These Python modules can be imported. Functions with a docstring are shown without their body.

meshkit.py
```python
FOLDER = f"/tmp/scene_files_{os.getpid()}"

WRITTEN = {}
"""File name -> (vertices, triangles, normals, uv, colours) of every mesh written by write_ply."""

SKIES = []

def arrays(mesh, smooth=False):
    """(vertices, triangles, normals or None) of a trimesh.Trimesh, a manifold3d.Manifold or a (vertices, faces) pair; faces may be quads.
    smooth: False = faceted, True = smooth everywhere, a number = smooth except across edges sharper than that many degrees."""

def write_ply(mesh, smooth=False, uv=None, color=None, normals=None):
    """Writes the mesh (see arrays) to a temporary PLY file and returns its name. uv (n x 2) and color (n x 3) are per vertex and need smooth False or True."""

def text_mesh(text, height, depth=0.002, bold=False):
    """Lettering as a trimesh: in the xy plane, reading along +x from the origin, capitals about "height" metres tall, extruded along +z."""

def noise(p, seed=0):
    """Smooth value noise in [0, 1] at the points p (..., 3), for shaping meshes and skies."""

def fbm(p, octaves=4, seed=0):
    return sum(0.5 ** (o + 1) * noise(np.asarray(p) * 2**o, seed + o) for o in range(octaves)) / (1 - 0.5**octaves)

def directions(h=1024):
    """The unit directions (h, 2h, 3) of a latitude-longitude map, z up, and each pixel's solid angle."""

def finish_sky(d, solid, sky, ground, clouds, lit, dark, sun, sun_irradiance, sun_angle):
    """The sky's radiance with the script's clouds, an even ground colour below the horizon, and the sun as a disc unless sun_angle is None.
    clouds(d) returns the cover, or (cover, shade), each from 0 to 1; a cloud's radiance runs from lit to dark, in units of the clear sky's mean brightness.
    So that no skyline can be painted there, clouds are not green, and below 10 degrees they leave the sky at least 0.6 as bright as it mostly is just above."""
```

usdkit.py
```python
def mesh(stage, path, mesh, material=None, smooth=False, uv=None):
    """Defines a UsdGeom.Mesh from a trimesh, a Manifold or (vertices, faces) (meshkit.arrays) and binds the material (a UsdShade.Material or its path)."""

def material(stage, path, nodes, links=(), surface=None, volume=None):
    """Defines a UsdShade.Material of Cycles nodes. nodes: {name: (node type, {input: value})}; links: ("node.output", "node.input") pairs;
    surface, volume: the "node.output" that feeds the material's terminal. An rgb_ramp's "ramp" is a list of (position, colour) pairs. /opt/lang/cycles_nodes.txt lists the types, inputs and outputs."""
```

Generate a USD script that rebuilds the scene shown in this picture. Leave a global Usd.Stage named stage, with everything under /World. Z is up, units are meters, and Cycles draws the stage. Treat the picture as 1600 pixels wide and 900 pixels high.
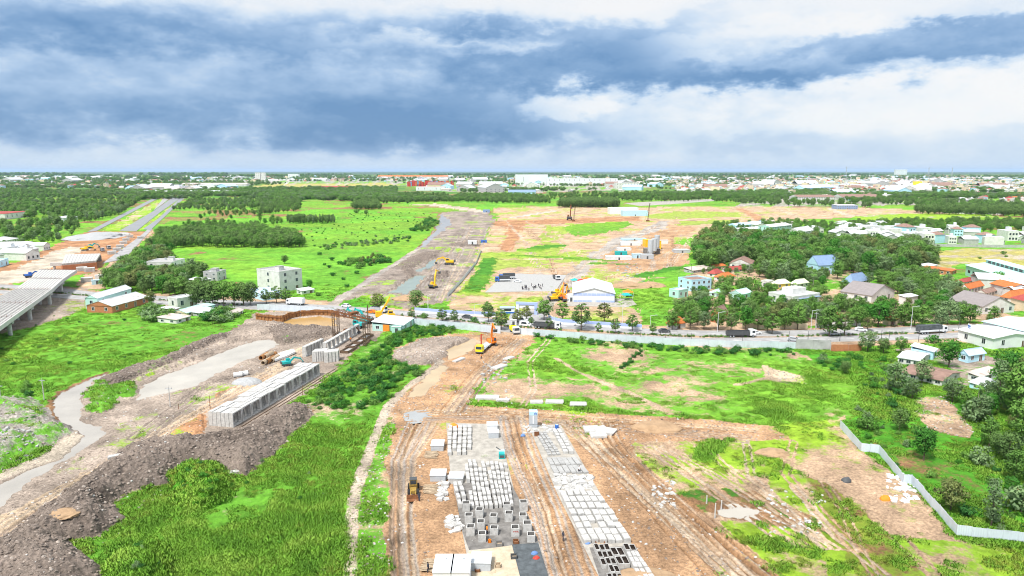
import math, random, re
import numpy as np, shapely, shapely.affinity, trimesh, manifold3d
from shapely.geometry import Polygon, LineString, Point
import usdkit, meshkit
from pxr import Usd, UsdGeom, UsdLux, UsdShade, Gf, Sdf, Vt

stage = Usd.Stage.CreateInMemory()
UsdGeom.SetStageUpAxis(stage, UsdGeom.Tokens.z)
UsdGeom.SetStageMetersPerUnit(stage, 1.0)
UsdGeom.Xform.Define(stage, '/World')
UsdGeom.Scope.Define(stage, '/World/Looks')

# ------------------------------------------------------------------ camera, exposure
CAM_H, FOC, PITCH = 60.0, 1066.0, math.atan(183.0 / 1066.0)
cam = UsdGeom.Camera.Define(stage, '/World/camera')
cam.AddTranslateOp().Set(Gf.Vec3d(0, 0, CAM_H))
cam.AddRotateXOp().Set(90 - math.degrees(PITCH))
cam.CreateHorizontalApertureAttr(36.0)
cam.CreateVerticalApertureAttr(36.0 * 9 / 16)
cam.CreateFocalLengthAttr(36.0 * FOC / 1600)
cam.CreateClippingRangeAttr(Gf.Vec2f(1, 120000))
cam.CreateExposureAttr(1.9)

# ------------------------------------------------------------------ sky with storm clouds
SUN_AZ, SUN_EL = math.radians(215), math.radians(58)      # azimuth from +y towards +x
def dome():
    N, L = {}, []
    cnt = [0]
    def nd(kind, ins=None, **links):
        k = f'n{cnt[0]}'; cnt[0] += 1
        N[k] = (kind, ins or {})
        for i, src in links.items():
            L.append((src, f'{k}.{i}'))
        return k
    def m(op, a, b=None, c=None):
        ins, links = {'math_type': op}, {}
        for nm, v in (('value1', a), ('value2', b), ('value3', c)):
            if v is None: continue
            if isinstance(v, str): links[nm] = v
            else: ins[nm] = float(v)
        return nd('math', ins, **links) + '.value'
    def noise(vec, scale, detail=5, rough=0.55, dist=0.0):
        return nd('noise_texture', {'scale': scale, 'detail': detail, 'roughness': rough, 'distortion': dist}, vector=vec) + '.fac'
    tc = nd('texture_coordinate')
    g = tc + '.generated'
    sp = nd('separate_xyz', vector=g)
    x, y, z = sp + '.x', sp + '.y', sp + '.z'
    az = m('arctan2', x, y)
    zc = m('maximum', z, 0.0)
    el = m('arcsine', zc)
    mp = nd('mapping', {'scale': (1.0, 1.0, 2.1)}, vector=g) + '.vector'
    n4 = noise(mp, 19.0, 4, 0.6)
    n2 = noise(mp, 6.5, 6, 0.58)
    wa = m('multiply', m('subtract', n2, 0.5), 0.22)
    we = m('multiply', m('subtract', n4, 0.5), 0.07)
    A, E = m('add', az, wa), m('add', el, we)
    ae = nd('combine_xyz', {}, x=A, y=E) + '.vector'
    def blob(px, py, sx, sy, w, hard, acc):
        a0, e0 = math.atan((px - 800) / FOC), math.atan((267 - py) / FOC)
        kx, ky = FOC / sx / 1.7, FOC / sy / 1.7
        q = nd('mapping', {'scale': (kx, ky, 1), 'location': (-a0 * kx, -e0 * ky, 0)}, vector=ae) + '.vector'
        f = nd('gradient_texture', {'gradient_type': 'spherical'}, vector=q) + '.fac'
        if hard > 1.2: f = nd('map_range', {'range_type': 'smoothstep', 'from_min': 0.12, 'from_max': 0.55, 'to_min': 0.0, 'to_max': 1.0, 'clamp': True}, value=f) + '.result'
        return m('multiply_add', f, w, acc)
    dark = [(430, 150, 640, 74, .34, 1), (470, 200, 430, 34, .22, 2), (1010, 112, 260, 34, .24, 2), (360, 78, 560, 26, .26, 1), (1510, 102, 200, 20, .40, 2), (1250, 132, 210, 14, .26, 1),
            (870, 54, 260, 22, .20, 1), (640, 216, 170, 20, .14, 2), (1130, 240, 240, 14, .16, 1), (760, 150, 130, 50, .14, 1), (40, 100, 240, 60, .16, 1)]
    lite = [(175, 132, 240, 36, .16, 1), (150, 12, 420, 36, .40, 1), (900, 10, 170, 40, .34, 2), (740, 79, 250, 11, .36, 1), (1240, 178, 400, 32, .20, 2), (1580, 172, 300, 50, .22, 1),
            (888, 162, 46, 24, .26, 2), (1420, 40, 330, 34, .34, 1), (1180, 92, 140, 28, .26, 2)]
    s = m('add', 0.42, 0.0)
    for b in dark: s = blob(*b[:4], b[4], b[5], s)
    for b in lite: s = blob(*b[:4], -b[4], b[5], s)
    s = m('add', s, m('multiply', m('subtract', n2, 0.5), 0.95))
    s = m('add', s, m('multiply', m('subtract', n4, 0.5), 0.50))
    # towards the zenith the deck thins evenly and is brighter (overcast sky)
    up = nd('map_range', {'range_type': 'smoothstep', 'from_min': 0.20, 'from_max': 0.75, 'to_min': 0.0, 'to_max': 1.0, 'clamp': True}, value=zc) + '.result'
    low = nd('map_range', {'range_type': 'smoothstep', 'from_min': 0.0, 'from_max': 0.055, 'to_min': 0.85, 'to_max': 0.0, 'clamp': True}, value=zc) + '.result'
    s = m('add', m('multiply', s, m('subtract', 1.0, low)), m('multiply', 0.40, low))
    s = m('subtract', s, m('multiply', up, 0.22))
    ramp = nd('rgb_ramp', {'ramp': [(0.0, (1.0, 1.0, 1.0)), (0.22, (0.92, 0.96, 1.0)), (0.42, (0.68, 0.81, 0.96)), (0.60, (0.43, 0.60, 0.84)), (0.80, (0.25, 0.42, 0.68)), (1.0, (0.15, 0.31, 0.57))]}, fac=s)
    gain = m('multiply', m('add', 0.73, m('multiply', up, 0.08)), CLOUD)
    cl = nd('mix_color', {'blend_type': 'multiply', 'fac': 1.0, 'use_clamp': False}, a=ramp + '.color', b=nd('combine_xyz', {}, x=gain, y=gain, z=gain) + '.vector') + '.result'
    sky = nd('sky_texture', {'sky_type': 'single_scattering', 'sun_disc': False, 'sun_elevation': SUN_EL, 'sun_rotation': SUN_AZ})
    fin = nd('mix_color', {'fac': 0.97, 'use_clamp': False}, a=sky + '.color', b=cl) + '.result'
    bg = nd('background_shader', {'strength': 0.10}, color=fin)
    return usdkit.material(stage, '/World/Looks/sky_light', N, L, surface=bg + '.background')
CLOUD = 3.35
sky = UsdLux.DomeLight.Define(stage, '/World/sky')
sky.CreateIntensityAttr(1.0)
UsdShade.MaterialBindingAPI.Apply(sky.GetPrim()).Bind(dome())
sky.GetPrim().SetCustomDataByKey('kind', 'structure')
sun = UsdLux.DistantLight.Define(stage, '/World/sun')
sun.CreateNormalizeAttr(True); sun.CreateIntensityAttr(0.40); sun.CreateAngleAttr(10.0); sun.CreateColorAttr(Gf.Vec3f(1.0, 0.96, 0.90))
sun.AddRotateZOp().Set(-math.degrees(SUN_AZ)); sun.AddRotateXOp().Set(-(90 - math.degrees(SUN_EL)) )

# ------------------------------------------------------------------ helpers
CP, SP = math.cos(PITCH), math.sin(PITCH)
def P(px, py, z=0.0):
    """The place on the level z that lies at a point of the picture."""
    a, b = (px - 800) / FOC, (450 - py) / FOC
    dz, dy = b * CP - SP, b * SP + CP
    t = (z - CAM_H) / dz
    return np.array([a * t, dy * t, z])
def mpp(px, py):
    b = (450 - py) / FOC
    return -CAM_H / (b * CP - SP) / FOC
def vpx(px, py, h):
    """Metres of a thing h picture points tall standing at a point."""
    b = (450 - py) / FOC
    return h * mpp(px, py) / math.cos(min(1.0, math.atan2(SP - b * CP, CP + b * SP)))
def wpoly(pts):
    return Polygon([P(*p)[:2] for p in pts]).buffer(0)
def slug(n): return n
ORD = 'first second third fourth fifth sixth seventh eighth ninth tenth eleventh twelfth thirteenth fourteenth'.split()
_names = {}
def numbered(parent, name):
    k = (parent, name); i = _names.get(k, 0); _names[k] = i + 1
    return name if i == 0 else f'{name}_{i:03d}'
def tag(prim, label=None, cat=None, group=None, kind=None):
    for k, v in (('label', label), ('category', cat), ('group', group), ('kind', kind)):
        if v: prim.SetCustomDataByKey(k, v)
    return prim
MAT = {}
def obj(name, mesh, mat, parent=None, label=None, cat=None, group=None, kind=None, smooth=False):
    base = str(parent.GetPath()) if parent is not None else '/World'
    path = f'{base}/{numbered(base, name)}'
    p = soft(path, mesh, mat).GetPrim() if isinstance(mesh, tuple) and len(mesh) == 3 else usdkit.mesh(stage, path, mesh, MAT[mat] if isinstance(mat, str) else mat, smooth=smooth).GetPrim()
    return tag(p, label, cat, group, kind)
def soft(path, m_, mt):
    """A mesh with its own normals (vertices, triangles, normals)."""
    v, f, n_ = m_; m = UsdGeom.Mesh.Define(stage, path); m.CreatePointsAttr(Vt.Vec3fArray.FromNumpy(np.asarray(v, np.float32))); m.CreateFaceVertexCountsAttr(Vt.IntArray.FromNumpy(np.full(len(f), 3, np.int32))); m.CreateFaceVertexIndicesAttr(Vt.IntArray.FromNumpy(np.asarray(f, np.int32).ravel()))
    m.CreateSubdivisionSchemeAttr('none'); m.CreateNormalsAttr(Vt.Vec3fArray.FromNumpy(np.ascontiguousarray(n_, dtype=np.float32))); m.SetNormalsInterpolation('vertex'); UsdShade.MaterialBindingAPI.Apply(m.GetPrim()).Bind(MAT[mt]); return m
def thing(name, label, cat, loc=(0, 0, 0), rz=0.0, group=None, scale=None, kind=None):
    x = UsdGeom.Xform.Define(stage, '/World/' + numbered('/World', name))
    x.AddTranslateOp().Set(Gf.Vec3d(*map(float, loc)))
    if rz: x.AddRotateZOp().Set(math.degrees(rz))
    if scale is not None: x.AddScaleOp().Set(Gf.Vec3f(*([float(scale)] * 3 if np.ndim(scale) == 0 else map(float, scale))))
    return tag(x.GetPrim(), label, cat, group, kind)
def copy(src, loc, rz=0.0, label=None, group=None, scale=None, name=None, cat=None):
    was = src.GetCustomData()
    base = name or re.sub(r'_[0-9]{3}$', '', src.GetName())
    t = thing(base, label or was['label'], cat or was['category'], loc, rz, group or was.get('group'), scale)
    t.GetReferences().AddInternalReference(src.GetPath()); t.SetInstanceable(True)
    return t
# mesh pieces: (vertices, triangles)
BOXF = np.array([[0, 2, 1], [0, 3, 2], [4, 5, 6], [4, 6, 7], [0, 1, 5], [0, 5, 4], [1, 2, 6], [1, 6, 5], [2, 3, 7], [2, 7, 6], [3, 0, 4], [3, 4, 7]])
def box(x0, x1, y0, y1, z0, z1):
    return np.array([[x0, y0, z0], [x1, y0, z0], [x1, y1, z0], [x0, y1, z0], [x0, y0, z1], [x1, y0, z1], [x1, y1, z1], [x0, y1, z1]], float), BOXF
def hexa(b, t):
    return np.array(list(b) + list(t), float), BOXF
def cat(*ms):
    ms = [x for m_ in ms for x in (m_ if isinstance(m_, list) else [m_])]
    V, F, n = [], [], 0
    for v, f in ms:
        V.append(v); F.append(np.asarray(f) + n); n += len(v)
    return np.vstack(V), np.vstack(F)
def xf(m, loc=(0, 0, 0), rz=0.0, rx=0.0, ry=0.0, s=1.0):
    v, f = m; v = np.asarray(v, float) * s
    if rx: c, q = math.cos(rx), math.sin(rx); v = v @ np.array([[1, 0, 0], [0, c, -q], [0, q, c]]).T
    if ry: c, q = math.cos(ry), math.sin(ry); v = v @ np.array([[c, 0, q], [0, 1, 0], [-q, 0, c]]).T
    if rz: c, q = math.cos(rz), math.sin(rz); v = v @ np.array([[c, -q, 0], [q, c, 0], [0, 0, 1]]).T
    return v + np.asarray(loc, float), f
def beam(a, b, r, n=4, r2=None):
    """A bar (n=4) or tube between two points."""
    a, b = np.asarray(a, float), np.asarray(b, float); d = b - a; d = d / np.linalg.norm(d)
    u = np.cross(d, [0, 0, 1.0]) if abs(d[2]) < 0.95 else np.cross(d, [1.0, 0, 0])
    u /= np.linalg.norm(u); w = np.cross(d, u); r2 = r if r2 is None else r2
    an = np.arange(n) * 2 * math.pi / n + math.pi / n
    ring = np.cos(an)[:, None] * u + np.sin(an)[:, None] * w
    v = np.vstack([a + ring * r, b + ring * r2, a[None], b[None]])
    i = np.arange(n); j = (i + 1) % n
    f = np.vstack([np.c_[i, j, j + n], np.c_[i, j + n, i + n], np.c_[j, i, np.full(n, 2 * n)], np.c_[i + n, j + n, np.full(n, 2 * n + 1)]])
    return v, f
def cyl(r, z0, z1, n=12, c=(0, 0), r2=None): return beam((c[0], c[1], z0), (c[0], c[1], z1), r, n, r2)
def prism(pts, y0, y1):
    """An outline in x, z drawn out along y."""
    p = Polygon(pts); p = shapely.geometry.polygon.orient(p, -1)
    m_ = trimesh.creation.extrude_polygon(p, y1 - y0, engine='earcut')
    v = np.array(m_.vertices); return np.c_[v[:, 0], y1 - v[:, 2], v[:, 1]], np.array(m_.faces)
def slab(poly, z0, z1):
    m_ = trimesh.creation.extrude_polygon(poly, z1 - z0, engine='earcut'); v = np.array(m_.vertices); v[:, 2] += z0
    return v, np.array(m_.faces)
def fbm(x, y, scale, octaves=4, seed=0):
    return meshkit.fbm(np.stack([np.asarray(x) * scale, np.asarray(y) * scale, np.full(np.shape(x), seed * 7.31)], -1), octaves, seed)
def facing(px, py, px2, py2):
    """Heading (radians about z) of the line from one point of the ground to another."""
    a, b = P(px, py), P(px2, py2); return math.atan2(b[1] - a[1], b[0] - a[0])

# ------------------------------------------------------------------ materials
def mat(name, col, rough=0.7, var=0.18, scale=1.5, metal=0.0, bump=0.0, tint=None, detail=5, spec=0.3, bscale=None, alt=None):
    """Painted, cast or woven surface: colour broken up by noise in world space, with optional relief and a second stain colour."""
    col = np.array(col, float)
    lo, hi = np.clip(col * (1 - var), 0, 1), np.clip(col * (1 + var), 0, 1)
    stops = [(0.25, lo), (0.5, col), (0.78, hi)] if alt is None else [(0.25, alt), (0.42, lo), (0.6, col), (0.8, hi)]
    n = {'g': ('geometry', {}), 'n': ('noise_texture', {'scale': scale, 'detail': detail, 'roughness': 0.62}), 'r': ('rgb_ramp', {'ramp': stops}),
         'p': ('principled_bsdf', {'roughness': rough, 'metallic': metal, 'specular_ior_level': spec})}
    l = [('g.position', 'n.vector'), ('n.fac', 'r.fac'), ('r.color', 'p.base_color')]
    if bump:
        n['bn'] = ('noise_texture', {'scale': bscale or scale * 4, 'detail': 6, 'roughness': 0.65}); n['b'] = ('bump', {'strength': 0.9, 'distance': bump})
        l += [('g.position', 'bn.vector'), ('bn.fac', 'b.height'), ('b.normal', 'p.normal')]
    MAT[name] = usdkit.material(stage, '/World/Looks/' + name, n, l, surface='p.BSDF')
def leafmat(name, cols, scale=0.12, spread=0.5, trans=0.3):
    """Leaves: each leaf a little different, whole clumps lighter or darker, some light through."""
    n = {'g': ('geometry', {}), 'n': ('noise_texture', {'scale': scale, 'detail': 3, 'roughness': 0.6}),
         'a': ('math', {'math_type': 'multiply_add', 'value2': spread, 'value3': -spread / 2}), 's': ('math', {'math_type': 'add'}),
         'r': ('rgb_ramp', {'ramp': cols}), 'd': ('principled_bsdf', {'roughness': 0.6, 'specular_ior_level': 0.25}), 't': ('translucent_bsdf', {}),
         'm': ('mix_closure', {'fac': trans})}
    l = [('g.position', 'n.vector'), ('g.random_per_island', 'a.value1'), ('a.value', 's.value1'), ('n.fac', 's.value2'), ('s.value', 'r.fac'), ('r.color', 'd.base_color'),
         ('r.color', 't.color'), ('d.BSDF', 'm.closure1'), ('t.BSDF', 'm.closure2')]
    MAT[name] = usdkit.material(stage, '/World/Looks/' + name, n, l, surface='m.closure')
def ribmat(name, col, period=0.9, var=0.12, rough=0.5, stain=None):
    """Ribbed sheet metal in world space, with rust or dust stains."""
    col = np.array(col, float)
    n = {'t': ('texture_coordinate', {}), 'g': ('geometry', {}), 'w': ('wave_texture', {'scale': 0.31 / period}), 'n': ('noise_texture', {'scale': 0.35, 'detail': 6, 'roughness': 0.6}),
         'r': ('rgb_ramp', {'ramp': [(0.28, stain if stain is not None else col * (1 - 2 * var)), (0.45, col), (0.7, np.clip(col * (1 + var), 0, 1))]}),
         'b': ('bump', {'strength': 0.6, 'distance': 0.05}), 'p': ('principled_bsdf', {'roughness': rough, 'specular_ior_level': 0.35})}
    l = [('t.object', 'w.vector'), ('g.position', 'n.vector'), ('n.fac', 'r.fac'), ('r.color', 'p.base_color'), ('w.fac', 'b.height'), ('b.normal', 'p.normal')]
    MAT[name] = usdkit.material(stage, '/World/Looks/' + name, n, l, surface='p.BSDF')
# ------------------------------------------------------------------ the ground: one height field, cut into its fields, tracks, heaps and banks
C = dict(canal=(.30, .25, .215), tan=(.46, .285, .165), pale=(.52, .40, .28), sand=(.50, .43, .345), orange=(.42, .225, .12), mud=(.36, .295, .245), dark=(.215, .175, .148), gravel=(.36, .36, .355),
         conc=(.50, .49, .46), brown=(.29, .165, .085), grit=(.39, .355, .32), pink=(.50, .35, .235))
G = dict(bright=(.14, .36, .034), lush=(.085, .30, .022), yellow=(.26, .42, .035), dark=(.05, .17, .018), olive=(.21, .29, .035), sage=(.30, .37, .075), straw=(.40, .35, .11), mid=(.13, .31, .03))
# name, label, outline in picture points, soil, grass, cover, roughness (m), heap (height, slope)
R = [
 ('grass_field', 'bright green overgrown field left of the canal works', [(-150, 530), (0, 505), (90, 488), (140, 478), (250, 500), (360, 495), (380, 505), (330, 530), (240, 562), (160, 588), (110, 605), (78, 640), (40, 650), (-150, 690)], 'brown', 'bright', .93, .30, None),
 ('bare_ground', 'trampled brown soil under and beside the concrete viaduct', [(-150, 470), (20, 455), (60, 445), (140, 450), (135, 470), (128, 485), (100, 496), (60, 508), (0, 522), (-150, 540)], 'mud', 'olive', .30, .2, None),
 ('work_area', 'muddy trampled ground of the canal works on the left', [(-200, 960), (-150, 700), (0, 745), (60, 715), (115, 668), (130, 612), (165, 588), (255, 560), (360, 517), (385, 500), (400, 488), (530, 485), (650, 490), (640, 505), (600, 525), (560, 545), (525, 575), (500, 600), (440, 640), (300, 735), (100, 905), (100, 960)], 'mud', 'yellow', .12, .16, None),
 ('spoil_bank', 'long low bank of dark dug soil between field and pond', [(165, 590), (200, 577), (250, 565), (330, 527), (362, 518), (356, 526), (280, 562), (220, 588), (185, 602), (168, 600)], 'dark', 'bright', .08, .45, (1.3, .5)),
 ('spoil_bank', 'lumpy dark spoil beside the orange cofferdam pond', [(415, 512), (440, 509), (520, 512), (525, 522), (500, 530), (440, 540), (425, 534), (428, 524)], 'dark', 'bright', .1, .5, (1.5, .5)),
 ('spoil_bank', 'strip of dark soil along the top of the grey pond', [(395, 512), (430, 500), (440, 508), (420, 520), (380, 532), (300, 566), (240, 588), (216, 600), (212, 594), (300, 557), (370, 526)], 'mud', 'yellow', .15, .35, (.9, .5)),
 ('grass_bank', 'grassy hump between stream and grey pond', [(128, 640), (130, 622), (150, 598), (165, 594), (178, 605), (215, 598), (222, 606), (212, 622), (185, 622), (180, 640), (160, 646)], 'mud', 'bright', .85, .35, (1.4, .4)),
 ('sand_bank', 'pale sandy bank along the left side of the stream', [(-100, 760), (0, 742), (60, 712), (110, 680), (120, 670), (126, 684), (100, 716), (40, 738), (-100, 790)], 'sand', 'bright', .12, .15, None),
 ('rubble_mound', 'grey rubble mound overgrown with green at the left edge', [(-150, 640), (0, 630), (50, 622), (75, 640), (82, 655), (118, 667), (112, 678), (90, 690), (60, 705), (0, 740), (-150, 790)], 'grit', 'bright', .55, .5, (3.2, .35)),
 ('orange_soil', 'strip of fresh orange soil behind the box culverts', [(250, 690), (285, 662), (322, 634), (345, 614), (378, 599), (388, 603), (352, 628), (326, 645), (322, 676), (300, 692)], 'orange', 'yellow', .06, .22, (.7, .4)),
 ('dirt_track', 'rutted pale dirt track at the lower left', [(-60, 842), (0, 806), (110, 752), (230, 680), (330, 628), (420, 574), (470, 545), (500, 530), (512, 534), (470, 560), (420, 590), (320, 645), (262, 678), (200, 712), (65, 792), (0, 850), (-60, 890)], 'pale', 'yellow', .0, .10, None),
 ('spoil_heap', 'long ridge of dark brown spoil at the lower left', [(-150, 1000), (-60, 892), (0, 852), (65, 795), (180, 716), (232, 692), (300, 688), (370, 680), (400, 660), (440, 640), (482, 632), (492, 645), (480, 665), (455, 682), (440, 702), (385, 745), (350, 735), (330, 728), (280, 728), (262, 742), (255, 757), (200, 772), (175, 790), (193, 815), (150, 842), (110, 850), (130, 872), (160, 895), (90, 990)], 'dark', 'bright', .02, .55, (3.4, .5)),
 ('grass_field', 'tall bright grass in the lower left between spoil and path', [(90, 1000), (160, 895), (130, 872), (110, 850), (150, 842), (193, 815), (175, 790), (200, 772), (255, 757), (262, 742), (280, 728), (330, 728), (350, 735), (385, 745), (440, 702), (480, 665), (495, 640), (480, 625), (520, 590), (600, 520), (640, 506), (720, 512), (700, 526), (640, 545), (640, 575), (674, 570), (625, 612), (604, 640), (590, 700), (555, 765), (548, 800), (546, 1000)], 'pale', 'bright', .90, .32, None),
 ('grass_mound', 'grass covered mound beside the dark spoil', [(258, 745), (280, 731), (330, 730), (362, 748), (362, 772), (340, 790), (300, 795), (270, 785)], 'brown', 'lush', 1.0, .4, (4.2, .5)),
 ('grass_mound', 'low bushy mound at the bottom left of the grass', [(165, 905), (185, 865), (230, 855), (260, 875), (262, 930), (180, 940)], 'brown', 'lush', 1.0, .4, (2.6, .5)),
 ('bare_ground', 'sandy strip with tufts between narrow path and haul road', [(546, 1000), (550, 800), (556, 765), (592, 700), (606, 640), (625, 615), (650, 612), (618, 650), (606, 720), (604, 1000)], 'pink', 'bright', .62, .25, None),
 ('dirt_ground', 'torn up brown dirt of the central casting yard', [(604, 1000), (606, 720), (618, 650), (600, 636), (640, 612), (676, 570), (640, 572), (610, 562), (618, 545), (655, 530), (705, 520), (770, 516), (835, 523), (835, 535), (805, 560), (745, 600), (735, 632), (865, 640), (960, 646), (1100, 655), (1215, 668), (1240, 690), (1090, 690), (985, 690), (1010, 745), (1080, 800), (1200, 880), (1300, 1000)], 'tan', 'yellow', .07, .16, None),
 ('bare_ground', 'grey brown lumpy soil beside the brown pool in the yard', [(612, 560), (620, 546), (655, 532), (700, 526), (735, 530), (735, 540), (700, 550), (690, 566), (672, 572), (640, 573)], 'mud', 'yellow', .12, .4, (.7, .3)),
 ('scrub_field', 'sparse yellow green field with bare patches in the middle', [(745, 628), (750, 602), (805, 562), (838, 532), (845, 528), (1000, 535), (1120, 540), (1240, 548), (1330, 575), (1360, 620), (1320, 660), (1240, 672), (1100, 652), (960, 642), (865, 636)], 'pink', 'bright', .60, .22, None),
 ('scrub_field', 'patchy soil and weeds at the right of the yard', [(985, 690), (1090, 688), (1240, 690), (1215, 665), (1320, 655), (1345, 705), (1395, 742), (1440, 775), (1490, 842), (1700, 870), (1750, 1000), (1340, 1000), (1200, 880), (1080, 800), (1010, 745)], 'pink', 'yellow', .46, .22, None),
 ('scrub_field', 'yellow green weeds over rutted soil at the lower right', [(1180, 700), (1260, 745), (1330, 800), (1400, 840), (1490, 845), (1700, 872), (1750, 1000), (1330, 1000), (1290, 880), (1160, 850), (1120, 810), (1210, 790)], 'pink', 'yellow', .74, .28, None),
 ('grass_field', 'lush green scrub between middle field and right houses', [(1240, 548), (1440, 560), (1620, 600), (1900, 640), (1900, 900), (1600, 838), (1496, 828), (1442, 765), (1410, 742), (1396, 728), (1373, 698), (1346, 694), (1315, 664), (1350, 640), (1330, 590), (1300, 575)], 'brown', 'lush', .92, .35, None),
 ('bare_ground', 'small bare clearing with a brown plot at the right', [(1425, 622), (1480, 618), (1500, 645), (1525, 672), (1510, 685), (1450, 672), (1430, 650)], 'pink', 'lush', .3, .2, None),
 ('bare_ground', 'open patch of pale soil in the right of the middle field', [(1200, 575), (1260, 590), (1262, 602), (1210, 598), (1195, 585)], 'pale', 'yellow', .15, .15, None),
 ('weed_patch', 'bright green weed patch on the pink soil', [(1084, 692), (1110, 688), (1150, 685), (1130, 694), (1118, 710), (1106, 722), (1085, 718)], 'tan', 'lush', 1.0, .3, None),
 ('weed_patch', 'dark weeds around the shallow white puddle', [(1030, 770), (1100, 765), (1170, 765), (1230, 790), (1270, 810), (1300, 835), (1250, 830), (1150, 812), (1090, 800)], 'brown', 'dark', .62, .3, None),
 ('weed_patch', 'dark rutted weeds at the lower right of the field', [(1260, 745), (1300, 760), (1350, 800), (1420, 870), (1440, 900), (1350, 920), (1310, 850)], 'brown', 'olive', .72, .3, None),
 ('verge', 'brown planted verge and median of the boulevard', [(-200, 448), (0, 444), (130, 452), (300, 462), (470, 466), (600, 480), (800, 492), (1000, 507), (1200, 515), (1400, 509), (1700, 500), (1900, 495), (1900, 540), (1600, 537), (1450, 537), (1240, 544), (1000, 533), (800, 523), (640, 505), (530, 495), (400, 484), (130, 466), (0, 458), (-200, 456)], 'pink', 'olive', .15, .08, None),
 ('work_area', 'churned mud along the canal dig beyond the boulevard', [(520, 470), (575, 436), (625, 405), (655, 388), (690, 362), (700, 345), (690, 332), (760, 328), (775, 345), (762, 360), (750, 390), (735, 420), (702, 470), (640, 482)], 'canal', 'yellow', .24, .4, (.7, .2)),
 ('spoil_bank', 'black brown dug soil along the far canal dig', [(705, 382), (745, 376), (748, 386), (712, 388)], 'dark', 'yellow', .0, .5, (1.6, .5)),
 ('spoil_bank', 'dark soil heaps beside the green pools', [(628, 420), (640, 415), (652, 432), (640, 436)], 'dark', 'yellow', .0, .5, (1.6, .5)),
 ('spoil_bank', 'reddish black heap right of the green pools', [(665, 436), (700, 424), (704, 432), (672, 444)], 'dark', 'yellow', .05, .5, (1.6, .5)),
 ('spoil_bank', 'dark ridge of soil between track and canal dig', [(615, 418), (640, 404), (660, 396), (690, 392), (680, 402), (640, 420)], 'dark', 'yellow', .15, .5, (1.2, .5)),
 ('grass_field', 'green verge in the middle of the boulevard corner', [(500, 485), (560, 465), (600, 466), (608, 474), (560, 482)], 'mud', 'lush', .85, .3, None),
 ('building_land', 'scraped building land with grass plots beyond the boulevard', [(702, 470), (735, 420), (752, 388), (765, 358), (778, 340), (770, 325), (850, 322), (980, 324), (1100, 322), (1200, 323), (1330, 324), (1420, 327), (1480, 330), (1480, 342), (1350, 340), (1250, 342), (1150, 352), (1088, 372), (1085, 410), (1065, 425), (1050, 450), (1010, 490), (1005, 506), (840, 493), (700, 484)], 'pink', 'sage', .34, .15, None),
 ('dirt_road', 'reddish dirt tracks crossing the scraped building land', [(770, 345), (850, 343), (1000, 338), (1000, 345), (870, 350), (820, 350), (800, 392), (780, 392), (795, 355), (770, 352)], 'orange', 'yellow', .05, .1, None),
 ('dirt_ground', 'red brown bare land around the batching yard', [(1045, 350), (1090, 355), (1085, 362), (1040, 372), (1080, 385), (1075, 410), (1035, 424), (960, 424), (930, 395), (960, 375), (1000, 362)], 'tan', 'yellow', .08, .2, None),
 ('grass_field', 'mown green plot beyond the dirt tracks', [(880, 356), (900, 350), (984, 346), (988, 351), (950, 364), (900, 370), (890, 366)], 'tan', 'mid', .9, .2, None),
 ('grass_field', 'yellow green plot left of the diagonal haul road', [(845, 378), (885, 380), (868, 396), (822, 402), (832, 386)], 'pink', 'sage', .9, .2, None),
 ('grass_field', 'small yellow plot in front of the dirt tracks', [(850, 352), (880, 354), (886, 372), (842, 376)], 'pink', 'sage', .75, .2, None),
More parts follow.
